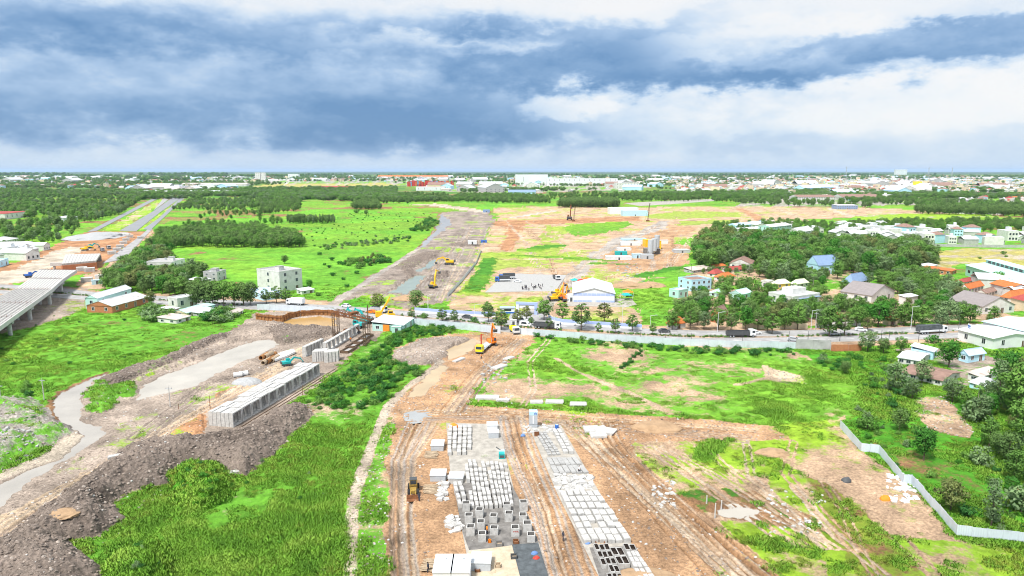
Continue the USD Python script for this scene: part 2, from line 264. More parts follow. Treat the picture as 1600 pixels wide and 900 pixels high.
 ('grass_field', 'long green strip beside the canal fence', [(715, 460), (740, 424), (758, 395), (800, 398), (920, 400), (922, 406), (850, 412), (780, 420), (760, 436), (735, 458)], 'pink', 'sage', .75, .2, None),
 ('grass_field', 'green plots behind the batching yard', [(1010, 336), (1055, 331), (1100, 330), (1150, 332), (1155, 338), (1090, 341), (1030, 342)], 'pink', 'sage', .85, .2, None),
 ('grass_field', 'flat yellow green plot below the red dirt road', [(1060, 346), (1150, 343), (1145, 349), (1060, 353)], 'pink', 'sage', .85, .2, None),
 ('grass_field', 'light green wedge left of the dark wood', [(1058, 380), (1085, 366), (1086, 412), (1064, 428), (1044, 460), (1005, 500), (985, 480), (930, 470), (935, 455), (1020, 432), (1075, 412), (1080, 385)], 'pink', 'bright', .86, .25, None),
 ('dirt_road', 'broad muddy haul road running diagonally to the batching yard', [(820, 492), (845, 470), (880, 432), (925, 396), (960, 372), (1000, 360), (1030, 345), (1046, 345), (1040, 358), (985, 375), (945, 400), (905, 435), (868, 472), (850, 494)], 'grit', 'yellow', .02, .12, None),
 ('dirt_road', 'sandy access road bending through the far plots', [(640, 320), (680, 318), (740, 326), (760, 330), (760, 334), (730, 330), (680, 322)], 'sand', 'yellow', .0, .1, None),
 ('orange_soil', 'orange embankment soil beyond the viaduct', [(-120, 470), (-60, 440), (40, 405), (90, 380), (135, 362), (210, 362), (228, 362), (200, 385), (160, 412), (155, 425), (110, 432), (40, 440), (0, 446), (-80, 470)], 'orange', 'yellow', .03, .2, None),
 ('sand_bank', 'pale sandy shoulder left of the viaduct', [(-120, 455), (-40, 430), (30, 420), (70, 398), (110, 385), (150, 388), (120, 396), (80, 420), (40, 440), (0, 445), (-100, 465)], 'sand', 'yellow', .02, .15, None),
 ('work_area', 'strip of reddish ground right of the new motorway', [(160, 420), (200, 385), (225, 362), (240, 358), (225, 375), (205, 398), (180, 428), (160, 452), (120, 450), (130, 432)], 'pink', 'sage', .12, .15, None),
 ('grass_strip', 'weedy median between the two new carriageways', [(158, 361), (258, 308), (262, 307), (238, 330), (186, 360)], 'pale', 'yellow', .6, .15, None),
 ('grass_strip', 'narrow green median right of the new carriageway', [(213, 361), (252, 333), (286, 308), (286, 310), (246, 342), (224, 358)], 'pale', 'yellow', .7, .1, None),
 ('orange_soil', 'orange cutting at the far end of the new motorway', [(243, 306), (246, 299), (300, 297), (297, 303), (285, 306)], 'orange', 'yellow', .05, .1, None),
 ('dry_field', 'dry straw coloured field with pale rubble at the right', [(1448, 425), (1465, 392), (1500, 388), (1620, 390), (1800, 392), (1800, 430), (1600, 425), (1560, 415), (1500, 412), (1475, 430)], 'sand', 'straw', .72, .2, None),
 ('dry_field', 'straw coloured plots in front of the far factories', [(400, 290), (500, 282), (610, 283), (630, 290), (540, 294), (400, 298)], 'sand', 'straw', .7, .3, None),
 ('dry_field', 'yellow green open land right of the far plots', [(1330, 338), (1400, 334), (1500, 334), (1560, 338), (1500, 344), (1350, 346)], 'sand', 'yellow', .8, .3, None),
 ('yard_ground', 'brown yards and lanes between the suburban houses', [(1050, 512), (1040, 480), (1070, 430), (1130, 415), (1300, 420), (1450, 430), (1560, 440), (1700, 450), (1700, 505), (1400, 505), (1200, 513)], 'pink', 'lush', .45, .2, None),
 ('yard_ground', 'swept yard beside the row of tile roofed sheds', [(1395, 545), (1440, 540), (1560, 560), (1570, 600), (1530, 605), (1490, 600), (1480, 570)], 'mud', 'lush', .35, .15, None),
 ('town_ground', 'built up ground of the town on the right', [(1150, 322), (1330, 322), (1600, 320), (2200, 320), (2600, 276), (1100, 276), (1050, 290), (1150, 305)], 'grit', 'mid', .45, .2, None),
 ('town_ground', 'built up ground of the far factories', [(-600, 290), (0, 287), (200, 282), (330, 288), (600, 286), (700, 300), (800, 302), (1000, 296), (1100, 276), (-1000, 274)], 'grit', 'mid', .5, .2, None),
]
# narrow tracks and wheel ruts: points, width, soil, ruts
T = [
 ([(690, 566), (625, 614), (604, 638), (588, 678), (556, 764), (549, 802), (546, 960)], 2.4, 'sand', 0), ([(868, 560), (905, 582), (1000, 622), (1035, 640)], 1.6, 'pale', 0),
 ([(862, 525), (845, 545), (828, 565), (832, 610), (815, 636)], 2.2, 'sand', 1), ([(1195, 572), (1205, 590), (1150, 602)], 1.6, 'pale', 0),
 ([(1285, 750), (1320, 800), (1340, 850), (1370, 905)], 2.0, 'pale', 1), ([(1240, 760), (1300, 830), (1350, 870), (1420, 930)], 1.8, 'sand', 1), ([(1360, 800), (1420, 855), (1480, 920)], 3.0, 'pink', 1),
 ([(520, 476), (575, 440), (628, 406), (655, 387)], 5.0, 'grit', 0), ([(703, 468), (737, 420), (752, 390), (766, 350)], 4.0, 'grit', 1), ([(800, 470), (850, 432)], 3, 'pale', 0),
 ([(820, 405), (900, 404)], 3.0, 'pale', 0), ([(815, 428), (840, 422), (900, 420)], 5.0, 'pale', 0), ([(880, 372), (892, 385), (886, 392)], 7, 'pink', 0), ([(895, 392), (930, 378), (1000, 362)], 6, 'pink', 0),
 ([(800, 392), (818, 372), (815, 352)], 8, 'pink', 1), ([(1155, 326), (1180, 338), (1200, 350)], 14, 'orange', 0), ([(1215, 326), (1260, 345)], 9, 'pale', 0), ([(1255, 326), (1290, 342)], 9, 'pink', 0), ([(1295, 326), (1330, 338)], 9, 'sand', 0),
 ([(800, 340), (870, 329), (985, 329)], 9, 'conc', 0), ([(1040, 345), (1150, 341), (1240, 343)], 8, 'pink', 0), ([(440, 291), (455, 283)], 8, 'conc', 0),
 ([(1010, 425), (1030, 405), (1060, 385)], 2.5, 'sand', 1), ([(955, 470), (985, 455), (1010, 452)], 2.0, 'pale', 1), ([(990, 505), (1000, 480)], 2, 'pale', 1),
]
def ruts_between(l, r, n, w, soil):
    for k in range(n):
        t = (k + .5) / n; T.append(([((1 - t) * a[0] + t * b[0], (1 - t) * a[1] + t * b[1]) for a, b in zip(l, r)], w, soil, 1))
LR_ = ([(640, 660), (612, 720), (606, 800), (606, 960)], [(690, 660), (655, 715), (652, 800), (672, 960)])
MR_ = ([(784, 650), (790, 700), (830, 800), (866, 960)], [(824, 650), (842, 700), (886, 800), (940, 960)])
RR_ = ([(858, 655), (900, 690), (960, 760), (1080, 900)], [(965, 655), (992, 700), (1075, 770), (1260, 905)])
rr = random.Random(12)
def haul(lr, n, soils, seed):
    r = random.Random(seed)
    for k in range(n):
        t0, t1 = r.random(), r.random(); q = [((1 - t) * a[0] + t * b[0], (1 - t) * a[1] + t * b[1]) for a, b, t in zip(lr[0], lr[1], np.linspace(t0, .6 * t0 + .4 * t1, len(lr[0])))]
        T.append((q, r.uniform(1.7, 2.6), soils[k % len(soils)], 1))
haul(LR_, 11, ('brown', 'mud', 'pale', 'grit'), 1); haul(MR_, 9, ('brown', 'grit', 'pale', 'gravel'), 2); haul(RR_, 17, ('brown', 'pale', 'brown', 'sand'), 3)
haul(([(630, 640), (760, 636), (900, 648), (1180, 668)], [(640, 656), (760, 654), (900, 664), (1160, 692)]), 9, ('brown', 'pale', 'mud'), 4)
haul(([(690, 645), (735, 585), (775, 548), (800, 528)], [(735, 640), (772, 590), (802, 552), (824, 530)]), 8, ('mud', 'pale', 'brown'), 5)
haul(([(0, 812), (230, 682), (420, 575)], [(0, 848), (260, 680), (420, 590)]), 5, ('tan', 'mud', 'sand'), 6)
haul(([(830, 490), (880, 436), (930, 397), (1030, 350)], [(850, 490), (905, 432), (945, 398), (1042, 350)]), 5, ('mud', 'pale'), 7)
DK = [([(800, 400), (860, 402), (922, 406)], 5), ([(826, 392), (850, 386), (872, 384)], 9), ([(930, 412), (985, 414)], 4), ([(1000, 432), (1060, 418)], 5), ([(740, 455), (765, 405)], 5), ([(895, 402), (960, 408)], 3)]
haul(([(780, 345), (800, 380), (815, 420), (835, 470)], [(830, 345), (900, 380), (930, 420), (960, 470)]), 7, ('pale', 'brown', 'grit'), 21); haul(([(775, 350), (900, 345), (1000, 348), (1090, 350)], [(775, 372), (900, 372), (1000, 365), (1090, 366)]), 7, ('brown', 'pale', 'orange'), 22); haul(([(770, 425), (850, 420), (930, 410), (1000, 405)], [(720, 468), (820, 466), (960, 470), (1020, 440)]), 6, ('pale', 'grit', 'brown'), 23)
haul(([(960, 372), (1000, 400), (1010, 430)], [(1085, 366), (1078, 395), (1060, 420)]), 9, ('brown', 'sand', 'grit'), 24); haul(([(1100, 326), (1200, 326), (1330, 326)], [(1090, 348), (1200, 346), (1330, 340)]), 5, ('brown', 'pale', 'sand'), 25)
haul(([(545, 468), (600, 440), (660, 405), (700, 365)], [(690, 470), (722, 425), (745, 385), (758, 350)]), 12, ('pale', 'dark', 'grit', 'dark'), 10)
haul(([(985, 700), (1050, 745), (1200, 850)], [(1240, 690), (1260, 740), (1400, 860)]), 9, ('pale', 'sand', 'pink'), 8)
haul(([(180, 680), (300, 600), (480, 540)], [(230, 690), (330, 612), (500, 545)]), 4, ('dark', 'mud'), 9)
# open water: outline, level, colour name
W = [
 ('stream', 'pale muddy stream bending past the rubble mound', [(-100, 850), (0, 793), (35, 760), (62, 744), (120, 709), (168, 677), (160, 667), (128, 656), (126, 640), (132, 618), (152, 596), (170, 586), (166, 582), (145, 590), (100, 612), (84, 626), (80, 646), (96, 660), (130, 676), (126, 684), (100, 716), (38, 738), (0, 758), (-100, 795)], 'water_grey'),
 ('pond', 'long pale grey rain filled pond in the canal works', [(215, 625), (222, 606), (245, 592), (300, 571), (350, 549), (400, 532), (428, 530), (436, 538), (415, 552), (385, 563), (340, 586), (310, 602), (270, 612), (235, 620)], 'water_beige'),
 ('pond', 'orange brown water behind the sheet piling', [(441, 503), (460, 497), (500, 494), (529, 497), (532, 508), (500, 509), (470, 508)], 'water_orange'),
 ('pond', 'narrow tan pool in the middle of the yard', [(636, 620), (664, 590), (690, 570), (700, 572), (682, 598), (658, 620)], 'water_tan'),
 ('pond', 'milky shallow puddle left of the crane truck', [(696, 556), (700, 546), (725, 536), (740, 528), (752, 532), (742, 546), (720, 556), (700, 563)], 'water_tan'),
 ('puddle', 'grey puddle beside the haul road bend', [(634, 655), (640, 646), (655, 643), (666, 647), (664, 655), (645, 658)], 'water_clear'),
 ('pond', 'green grey pool in the far canal dig', [(648, 423), (676, 404), (684, 407), (662, 426)], 'water_green'),
 ('pond', 'green grey pool nearest the boulevard', [(604, 458), (625, 446), (652, 430), (674, 430), (640, 460)], 'water_green'),
 ('stream', 'grey canal reach beyond the mud', [(690, 334), (702, 340), (704, 350), (694, 361), (680, 373), (664, 386), (655, 385), (674, 368), (686, 350)], 'water_grey'),
 ('pond', 'white flooded plot behind the mid distance trees', [(520, 309), (580, 306), (584, 311), (545, 312)], 'water_grey'),
 ('puddle', 'white shallow puddle in the weeds', [(1118, 798), (1150, 792), (1185, 797), (1180, 806), (1150, 810), (1122, 806)], 'water_beige'),
]
TX = np.linspace(-.90, .90, 1000)
ys = [66.0]
while ys[-1] < 9500: ys.append(ys[-1] + ys[-1] ** 2 / 38500)
YS = np.array(ys)
GX, GY = TX[None, :] * YS[:, None], np.repeat(YS[:, None], len(TX), 1)
gx, gy = GX.ravel(), GY.ravel()
NV = len(gx)
amp = 0.35 + 0.006 * gy
wx = gx + amp * 2.2 * (fbm(gx, gy, .45, 4, 3) - .5) + 8 * (fbm(gx, gy, .03, 2, 5) - .5) * np.clip(gy / 400, 0.1, 1.5)
wy = gy + amp * 2.2 * (fbm(gx, gy, .45, 4, 11) - .5) + 8 * (fbm(gx, gy, .03, 2, 15) - .5) * np.clip(gy / 400, 0.1, 1.5)
soil = np.tile(np.array(C['brown']), (NV, 1)); grass = np.tile(np.array(G['bright']), (NV, 1)); cover = np.full(NV, .96); rough = np.full(NV, .25); height = np.zeros(NV); label = np.full(NV, -1)
big = fbm(gx, gy, .012, 4, 21); mid = fbm(gx, gy, .06, 4, 23)
PTS = shapely.points(wx, wy)
def inside(pl, x=None, y=None):
    x = wx if x is None else x; y = wy if y is None else y
    b = pl.bounds; c = np.nonzero((x >= b[0]) & (x <= b[2]) & (y >= b[1]) & (y <= b[3]))[0]
    shapely.prepare(pl)
    return c[shapely.contains_xy(pl, x[c], y[c])]
HEAPS = []
for k, (nm, lb, pts, so, gr, cv, ro, heap) in enumerate(R):
    pl = wpoly(pts); i = inside(pl); label[i] = k
    soil[i], grass[i], cover[i], rough[i], height[i] = C[so], G[gr], cv, ro, 0
    if heap:
        HEAPS.append((pl, heap)); d = shapely.distance(PTS[i], pl.boundary); d = np.minimum(d, heap[0] / heap[1])
        height[i] = heap[0] * (1 - (1 - d * heap[1] / heap[0]) ** 2) * (.45 + 1.0 * fbm(gx[i], gy[i], .11, 3, 31))
rx, ry = gx + .22 * (wx - gx), gy + .22 * (wy - gy)
for pts, w, so, rut in T:
    ln = LineString([P(*p)[:2] for p in pts]); pl = ln.buffer(w / 2 + .8); i = inside(pl, rx, ry)
    if not len(i): continue
    d = shapely.distance(shapely.points(rx[i], ry[i]), ln)
    s = np.clip((w / 2 + .3 - d) / .6, 0, 1)
    if rut: s = s * np.clip(1.25 - np.abs(d - w * .36) / max(.30, .0016 * pts[0][1] * 0 + .30), 0, 1); height[i] -= .20 * s
    br = .7 + .8 * fbm(gx[i], gy[i], .12, 3, 41); s = np.clip(s * br, 0, 1)
    soil[i] += (np.array(C[so]) - soil[i]) * (s * .85)[:, None]; cover[i] *= 1 - s * .9; rough[i] *= 1 - .5 * s
for pts, w in DK:
    ln = LineString([P(*p)[:2] for p in pts]); i = inside(ln.buffer(w)); grass[i] = np.array(G['dark']) * 1.3; cover[i] = 1.0; height[i] += .5
# colour drifts inside the fields
cover = cover + (cover < .94) * (cover > .03) * ((mid - .5) * 1.5 + (big - .5) * .5) + (cover >= .94) * np.minimum(0, (mid - .43) * 2.4)
lush_near = (cover >= .93)
yel = np.clip((mid - .52) * 3.2 + (big - .5) * 3, 0, 1); drk = np.clip((.47 - mid) * 3.2 + (.5 - big) * 2.5, 0, 1)
grass = grass + (np.array(G['yellow']) - grass) * (yel * .45)[:, None]; grass = grass + (np.array(G['dark']) - grass) * (drk * .42)[:, None]
st = np.clip((fbm(gx, gy, .25, 3, 51) - .5) * 2, -1, 1); soil = np.clip(soil * (1 + .30 * st + .35 * (mid - .5))[:, None], .01, .8)
grass = np.where((gy > 330)[:, None] & (label < 0)[:, None], grass * (1 + .9 * (fbm(gx, gy * 3.5, .02, 4, 63) - .5))[:, None], grass)
fo = np.clip((gy - 1300) / 900, 0, .8)[:, None] * (label < 0)[:, None]; grass = grass * (1 - fo) + np.array((.075, .155, .05)) * fo
fg = np.clip((gy - 330) / 500, 0, 1)                       # beyond the site: a patchwork of paddies and rough land
pw = fbm(gx, gy * 2.6, .009, 5, 61)
far_ = (label < 0)
grass = np.where((far_ & (pw > .56))[:, None], grass * (1 - .5 * fg[:, None]) + np.array(G['olive']) * .5 * fg[:, None], grass)
cover = np.where(far_ & (pw < .40), cover - .5 * fg, cover)
# relief: tussocks and clods
tus = fbm(gx, gy, 1.1, 3, 71) - .5; lump = fbm(gx, gy, .30, 3, 73) - .5
fade = np.clip(1.6 - gy / 500, .25, 1)
height = height + rough * (1.5 * tus + 2.0 * lump) * fade * np.where(height > .6, 1.5, 1)
WPOLY = []
for nm, lb, pts, mt in W:
    pl = wpoly(pts); WPOLY.append(pl); i = inside(pl); d = shapely.distance(PTS[i], pl.boundary)
    height[i] = -.10 - np.minimum(d * .25, .5) ; cover[i] = 0; soil[i] = np.array(C['mud']) * .9; label[i] = -2
    i = inside(pl.buffer(2.2)); i = i[label[i] != -2]; d = shapely.distance(PTS[i], pl)
    height[i] = np.maximum(height[i], .05 + .05 * d) if pl.area > 60 else height[i]; cover[i] *= np.clip(d / 2.2, 0, 1)
Z = height
# clear flat seats for hard surfaces (filled in by the list below)
FLAT = []
def flat(pts, h=0.0):
    FLAT.append((wpoly(pts), h))
flat([(660, 650), (785, 652), (800, 700), (848, 1000), (668, 1000), (672, 760)]); flat([(815, 655), (880, 655), (905, 690), (1040, 960), (930, 1000)])
flat([(758, 458), (790, 426), (885, 426), (862, 458)]); flat([(320, 690), (316, 640), (475, 560), (530, 520), (560, 505), (600, 505), (560, 540), (500, 590), (375, 685)])
for pl, h in FLAT:
    i = inside(pl, gx, gy); i = i[label[i] != -2]; Z[i] = h + (Z[i] - h) * .12 - .03
ROADLINES = {'boulevard': ([(-300, 441), (0, 447), (84, 452), (135, 459), (250, 466), (330, 471), (440, 476.5), (520, 481), (600, 487), (700, 495), (800, 505.5), (900, 511), (1000, 517.5), (1100, 521), (1200, 521.5), (1300, 519.5), (1400, 516.5), (1500, 512.5), (1600, 508), (1900, 493)], 8.0),
             'boulevard_near': ([(-300, 450), (0, 456), (135, 466), (250, 473), (330, 477), (440, 483), (520, 488), (600, 496), (700, 504), (800, 516), (900, 523), (1000, 528), (1100, 532.5), (1200, 532), (1300, 530), (1400, 527.5), (1500, 524), (1600, 519), (1900, 504)], 7.0)}
NETS = [LineString([P(*p)[:2] for p in v[0]]).buffer(v[1] / 2 + 1.2) for v in ROADLINES.values()]
for pl in NETS:
    i = inside(pl, gx, gy); Z[i] = -.06; cover[i] = np.minimum(cover[i], .1)
def ground(x, y):
    """Height of the ground at a place, from the height field."""
    j = np.clip(np.searchsorted(YS, y) - 1, 0, len(YS) - 2); fy = (y - YS[j]) / (YS[j + 1] - YS[j])
    fx = np.clip((x / np.maximum(y, 1) - TX[0]) / (TX[1] - TX[0]), 0, len(TX) - 1.001); ix = fx.astype(int) if np.ndim(fx) else int(fx); fx = fx - ix
    Zg = Z.reshape(len(YS), -1)
    return (Zg[j, ix] * (1 - fx) + Zg[j, ix + 1] * fx) * (1 - fy) + (Zg[j + 1, ix] * (1 - fx) + Zg[j + 1, ix + 1] * fx) * fy
def gp(px, py, dz=0.0):
    p = P(px, py); p[2] = float(ground(p[0], p[1])) + dz; return p
def cover_at(x, y):
    j = np.clip(np.searchsorted(YS, y) - 1, 0, len(YS) - 2); ix = np.clip(np.round((x / y - TX[0]) / (TX[1] - TX[0])), 0, len(TX) - 1).astype(int)
    return cover.reshape(len(YS), -1)[j, ix]
# the ground's material: soil and grass colours belong to the places, noise breaks them up down to the clod and the tuft
usdkit.material(stage, '/World/Looks/terrain', {
    'g': ('geometry', {}), 'so': ('attribute', {'attribute': 'soil'}), 'gr': ('attribute', {'attribute': 'grass'}), 'co': ('attribute', {'attribute': 'cover'}),
    'n1': ('noise_texture', {'scale': .22, 'detail': 9, 'roughness': .74}), 'n2': ('noise_texture', {'scale': .07, 'detail': 10, 'roughness': .76}), 'n3': ('noise_texture', {'scale': .16, 'detail': 9, 'roughness': .76}),
    'k': ('math', {'math_type': 'multiply_add', 'value2': 1.7, 'value3': -.85}), 's': ('math', {'math_type': 'add'}),
    'ss': ('map_range', {'range_type': 'smoothstep', 'from_min': .36, 'from_max': .64, 'to_min': 0.0, 'to_max': 1.0, 'clamp': True}),
    'v1': ('map_range', {'from_min': .30, 'from_max': .70, 'to_min': .42, 'to_max': 1.6, 'clamp': True}), 'v2': ('map_range', {'from_min': .30, 'from_max': .70, 'to_min': .42, 'to_max': 1.55, 'clamp': True}), 'n4': ('noise_texture', {'scale': 1.7, 'detail': 7, 'roughness': .75}), 'v4': ('map_range', {'from_min': .36, 'from_max': .62, 'to_min': .55, 'to_max': 1.25, 'clamp': True}), 'v5': ('math', {'math_type': 'multiply'}),
    'cs': ('vector_math', {'math_type': 'scale'}), 'cg': ('vector_math', {'math_type': 'scale'}), 'mx': ('mix_color', {'blend_type': 'mix'}),
    'b': ('bump', {'strength': 1.0, 'distance': .5}), 'p': ('principled_bsdf', {'roughness': .92, 'specular_ior_level': .12})},
    [('g.position', 'n1.vector'), ('g.position', 'n2.vector'), ('g.position', 'n3.vector'), ('n1.fac', 'k.value1'), ('k.value', 's.value1'), ('co.fac', 's.value2'), ('s.value', 'ss.value'),
     ('n2.fac', 'v1.value'), ('n3.fac', 'v2.value'), ('so.color', 'cs.vector1'), ('g.position', 'n4.vector'), ('n4.fac', 'v4.value'), ('v1.result', 'v5.value1'), ('v4.result', 'v5.value2'), ('v5.value', 'cs.scale'), ('gr.color', 'cg.vector1'), ('v2.result', 'cg.scale'),
     ('cs.vector', 'mx.a'), ('cg.vector', 'mx.b'), ('ss.result', 'mx.fac'), ('mx.result', 'p.base_color'), ('n4.fac', 'b.height'), ('b.normal', 'p.normal')], surface='p.BSDF')
MAT['terrain'] = UsdShade.Material.Get(stage, '/World/Looks/terrain')
ny, nx = len(YS), len(TX)
V = np.stack([gx, gy, Z], 1).astype(np.float32)
idx = np.arange(NV).reshape(ny, nx)
quads = np.stack([idx[:-1, :-1], idx[:-1, 1:], idx[1:, 1:], idx[1:, :-1]], -1).reshape(-1, 4)
Vg = V.reshape(ny, nx, 3).astype(float)
dux, duy = np.gradient(Vg, axis=1), np.gradient(Vg, axis=0)
nrm = np.cross(dux, duy); nrm /= np.linalg.norm(nrm, axis=-1, keepdims=True); nrm = nrm.reshape(-1, 3).astype(np.float32)
qlab = label[quads[:, 0]]
def terrain_piece(name, lb, sel, cat_):
    q = quads[sel]
    if not len(q): return
    u, inv = np.unique(q, return_inverse=True); inv = inv.reshape(q.shape)
    m = UsdGeom.Mesh.Define(stage, '/World/' + numbered('/World', name))
    m.CreatePointsAttr(Vt.Vec3fArray.FromNumpy(V[u])); m.CreateFaceVertexCountsAttr(Vt.IntArray.FromNumpy(np.full(len(q), 4, np.int32))); m.CreateFaceVertexIndicesAttr(Vt.IntArray.FromNumpy(inv.astype(np.int32).ravel()))
    m.CreateSubdivisionSchemeAttr('none'); m.CreateNormalsAttr(Vt.Vec3fArray.FromNumpy(nrm[u])); m.SetNormalsInterpolation('vertex')
    pv = UsdGeom.PrimvarsAPI(m); ty = Sdf.ValueTypeNames
    pv.CreatePrimvar('soil', ty.Color3fArray, 'vertex').Set(Vt.Vec3fArray.FromNumpy(soil[u].astype(np.float32))); pv.CreatePrimvar('grass', ty.Color3fArray, 'vertex').Set(Vt.Vec3fArray.FromNumpy(grass[u].astype(np.float32)))
    pv.CreatePrimvar('cover', ty.FloatArray, 'vertex').Set(Vt.FloatArray.FromNumpy(cover[u].astype(np.float32)))
    UsdShade.MaterialBindingAPI.Apply(m.GetPrim()).Bind(MAT['terrain']); tag(m.GetPrim(), lb, cat_, None, 'structure')
terrain_piece('meadow', 'flat green meadows and rough land stretching to the skyline', qlab == -1, 'meadow')
terrain_piece('water_bed', 'muddy beds under the ponds and streams', qlab == -2, 'ground')
KIND = dict(grass_field='field', scrub_field='field', dry_field='field', building_land='land', work_area='ground', bare_ground='ground', dirt_ground='ground', yard_ground='ground', town_ground='ground', dirt_track='track', dirt_road='road')
for k, r in enumerate(R): terrain_piece(r[0], r[1], qlab == k, KIND.get(r[0], r[0].replace('_', ' ')))
mat('far_land', (.07, .13, .03), .9, .4, .004, alt=(.18, .17, .10))
g_ = trimesh.creation.cylinder(radius=60000, height=.5, sections=96); g_.apply_translation((0, 0, -1.75))
obj('ground', (np.array(g_.vertices), np.array(g_.faces)), 'far_land', label='wide flat land under the whole scene out to the horizon', cat='ground', kind='structure')
# water
def watermat(name, col, rough=.12):
    MAT[name] = usdkit.material(stage, '/World/Looks/' + name, {'g': ('geometry', {}), 'n': ('noise_texture', {'scale': .09, 'detail': 5, 'roughness': .6}), 'w': ('noise_texture', {'scale': 1.6, 'detail': 4, 'roughness': .55}),
        'r': ('rgb_ramp', {'ramp': [(.3, np.array(col) * .82), (.7, np.minimum(np.array(col) * 1.1, 1))]}), 'b': ('bump', {'strength': .25, 'distance': .05}), 'p': ('principled_bsdf', {'roughness': rough, 'specular_ior_level': .35})},
        [('g.position', 'n.vector'), ('g.position', 'w.vector'), ('n.fac', 'r.fac'), ('r.color', 'p.base_color'), ('w.fac', 'b.height'), ('b.normal', 'p.normal')], surface='p.BSDF')
watermat('water_grey', (.36, .335, .30), .2); watermat('water_beige', (.42, .39, .34), .25); watermat('water_orange', (.46, .29, .11), .25); watermat('water_tan', (.46, .35, .21), .25); watermat('water_clear', (.34, .35, .35), .12); watermat('water_green', (.24, .28, .22), .15)
for (nm, lb, pts, mt), pl in zip(W, WPOLY):
    v, f = trimesh.creation.triangulate_polygon(pl.buffer(1.5), engine='earcut')
    obj(nm, (np.c_[v, np.full(len(v), -.13)], f), mt, label=lb, cat=nm, kind='structure')
# ------------------------------------------------------------------ surfaces of built things
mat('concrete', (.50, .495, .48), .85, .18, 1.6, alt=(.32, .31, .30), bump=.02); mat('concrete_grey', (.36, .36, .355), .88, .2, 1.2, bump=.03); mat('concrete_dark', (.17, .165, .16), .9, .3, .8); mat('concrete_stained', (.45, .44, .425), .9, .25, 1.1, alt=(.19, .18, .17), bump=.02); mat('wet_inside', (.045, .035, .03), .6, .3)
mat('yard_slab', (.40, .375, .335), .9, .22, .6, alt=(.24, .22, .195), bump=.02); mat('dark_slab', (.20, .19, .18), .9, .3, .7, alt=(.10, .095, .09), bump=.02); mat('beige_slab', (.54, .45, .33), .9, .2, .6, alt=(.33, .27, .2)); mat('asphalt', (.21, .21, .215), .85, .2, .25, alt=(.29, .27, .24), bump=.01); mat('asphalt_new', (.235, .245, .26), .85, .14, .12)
mat('road_pale', (.36, .357, .362), .88, .22, .2, alt=(.29, .27, .245)); mat('line_white', (.75, .75, .72), .7, .1); mat('kerb_grey', (.40, .39, .37), .85, .15); mat('gravel_grey', (.36, .37, .38), .95, .3, 1.8, bump=.12)
mat('white_paint', (.66, .68, .70), .5, .08, .6); mat('white_roof', (.62, .65, .68), .45, .1, .5, alt=(.48, .48, .47)); mat('grey_paint', (.42, .45, .48), .55, .1); mat('dark_grey', (.075, .08, .085), .6, .2); mat('black_rubber', (.025, .025, .026), .85, .2)
mat('glass_dark', (.03, .04, .05), .12, .2, .5, spec=.6); mat('blue_paint', (.045, .14, .46), .45, .12); mat('light_blue', (.42, .62, .72), .6, .1); mat('teal_paint', (.02, .36, .36), .45, .12); mat('yellow_paint', (.72, .44, .02), .45, .1); mat('lemon_paint', (.85, .72, .02), .4, .08)
mat('muddy_yellow', (.40, .26, .06), .7, .3, 2.0, alt=(.22, .15, .09)); mat('orange_paint', (.72, .19, .015), .45, .1); mat('red_paint', (.48, .045, .03), .5, .15); mat('rust', (.23, .095, .04), .8, .35, 1.5, alt=(.11, .05, .025)); mat('rust_sheet', (.36, .17, .06), .75, .3, .9, alt=(.17, .075, .03)); mat('steel_brown', (.13, .085, .055), .7, .3, 2.)
mat('wood', (.46, .36, .25), .85, .25, 2.0, alt=(.28, .2, .13)); mat('tarp_dark', (.10, .115, .125), .75, .3, .9, alt=(.05, .055, .06)); mat('tarp_blue', (.12, .22, .45), .6, .2); mat('brick_red', (.42, .17, .085), .85, .2, 1.2); mat('plaster_white', (.62, .62, .60), .8, .12, .5, alt=(.42, .41, .38)); mat('plaster_cream', (.66, .56, .40), .8, .1, .4)
mat('plaster_grey', (.42, .42, .42), .85, .15, .5, alt=(.25, .25, .25)); mat('plaster_blue', (.42, .66, .78), .75, .08, .4); mat('plaster_mint', (.40, .62, .58), .75, .1, .4); mat('plaster_yellow', (.74, .52, .12), .75, .1, .4)
mat('tile_orange', (.55, .17, .05), .75, .18, .9, alt=(.36, .11, .045)); mat('tile_grey', (.25, .225, .225), .75, .15, .8); mat('tile_blue', (.20, .29, .46), .6, .12, .6); mat('tile_red', (.34, .07, .06), .75, .2, .8); mat('tile_brown', (.29, .185, .15), .8, .2, .7, alt=(.16, .1, .08))
ribmat('sheet_white', (.60, .63, .65), stain=(.42, .38, .33)); ribmat('sheet_mint', (.46, .68, .64)); ribmat('sheet_blue', (.42, .56, .72)); ribmat('sheet_grey', (.50, .52, .54), stain=(.32, .27, .23)); ribmat('sheet_rust', (.50, .44, .40), stain=(.26, .12, .07)); ribmat('fence_sheet', (.52, .58, .64), .35, .10); ribmat('sheet_cream', (.66, .68, .50))
mat('banner_blue', (.36, .45, .74), .5, .06); mat('skin', (.38, .22, .14), .6, .08); mat('cloth_dark', (.05, .055, .075), .9, .2); mat('cloth_white', (.70, .70, .70), .9, .1); mat('cloth_orange', (.75, .24, .03), .9, .1); mat('hair', (.015, .012, .01), .7, .1)

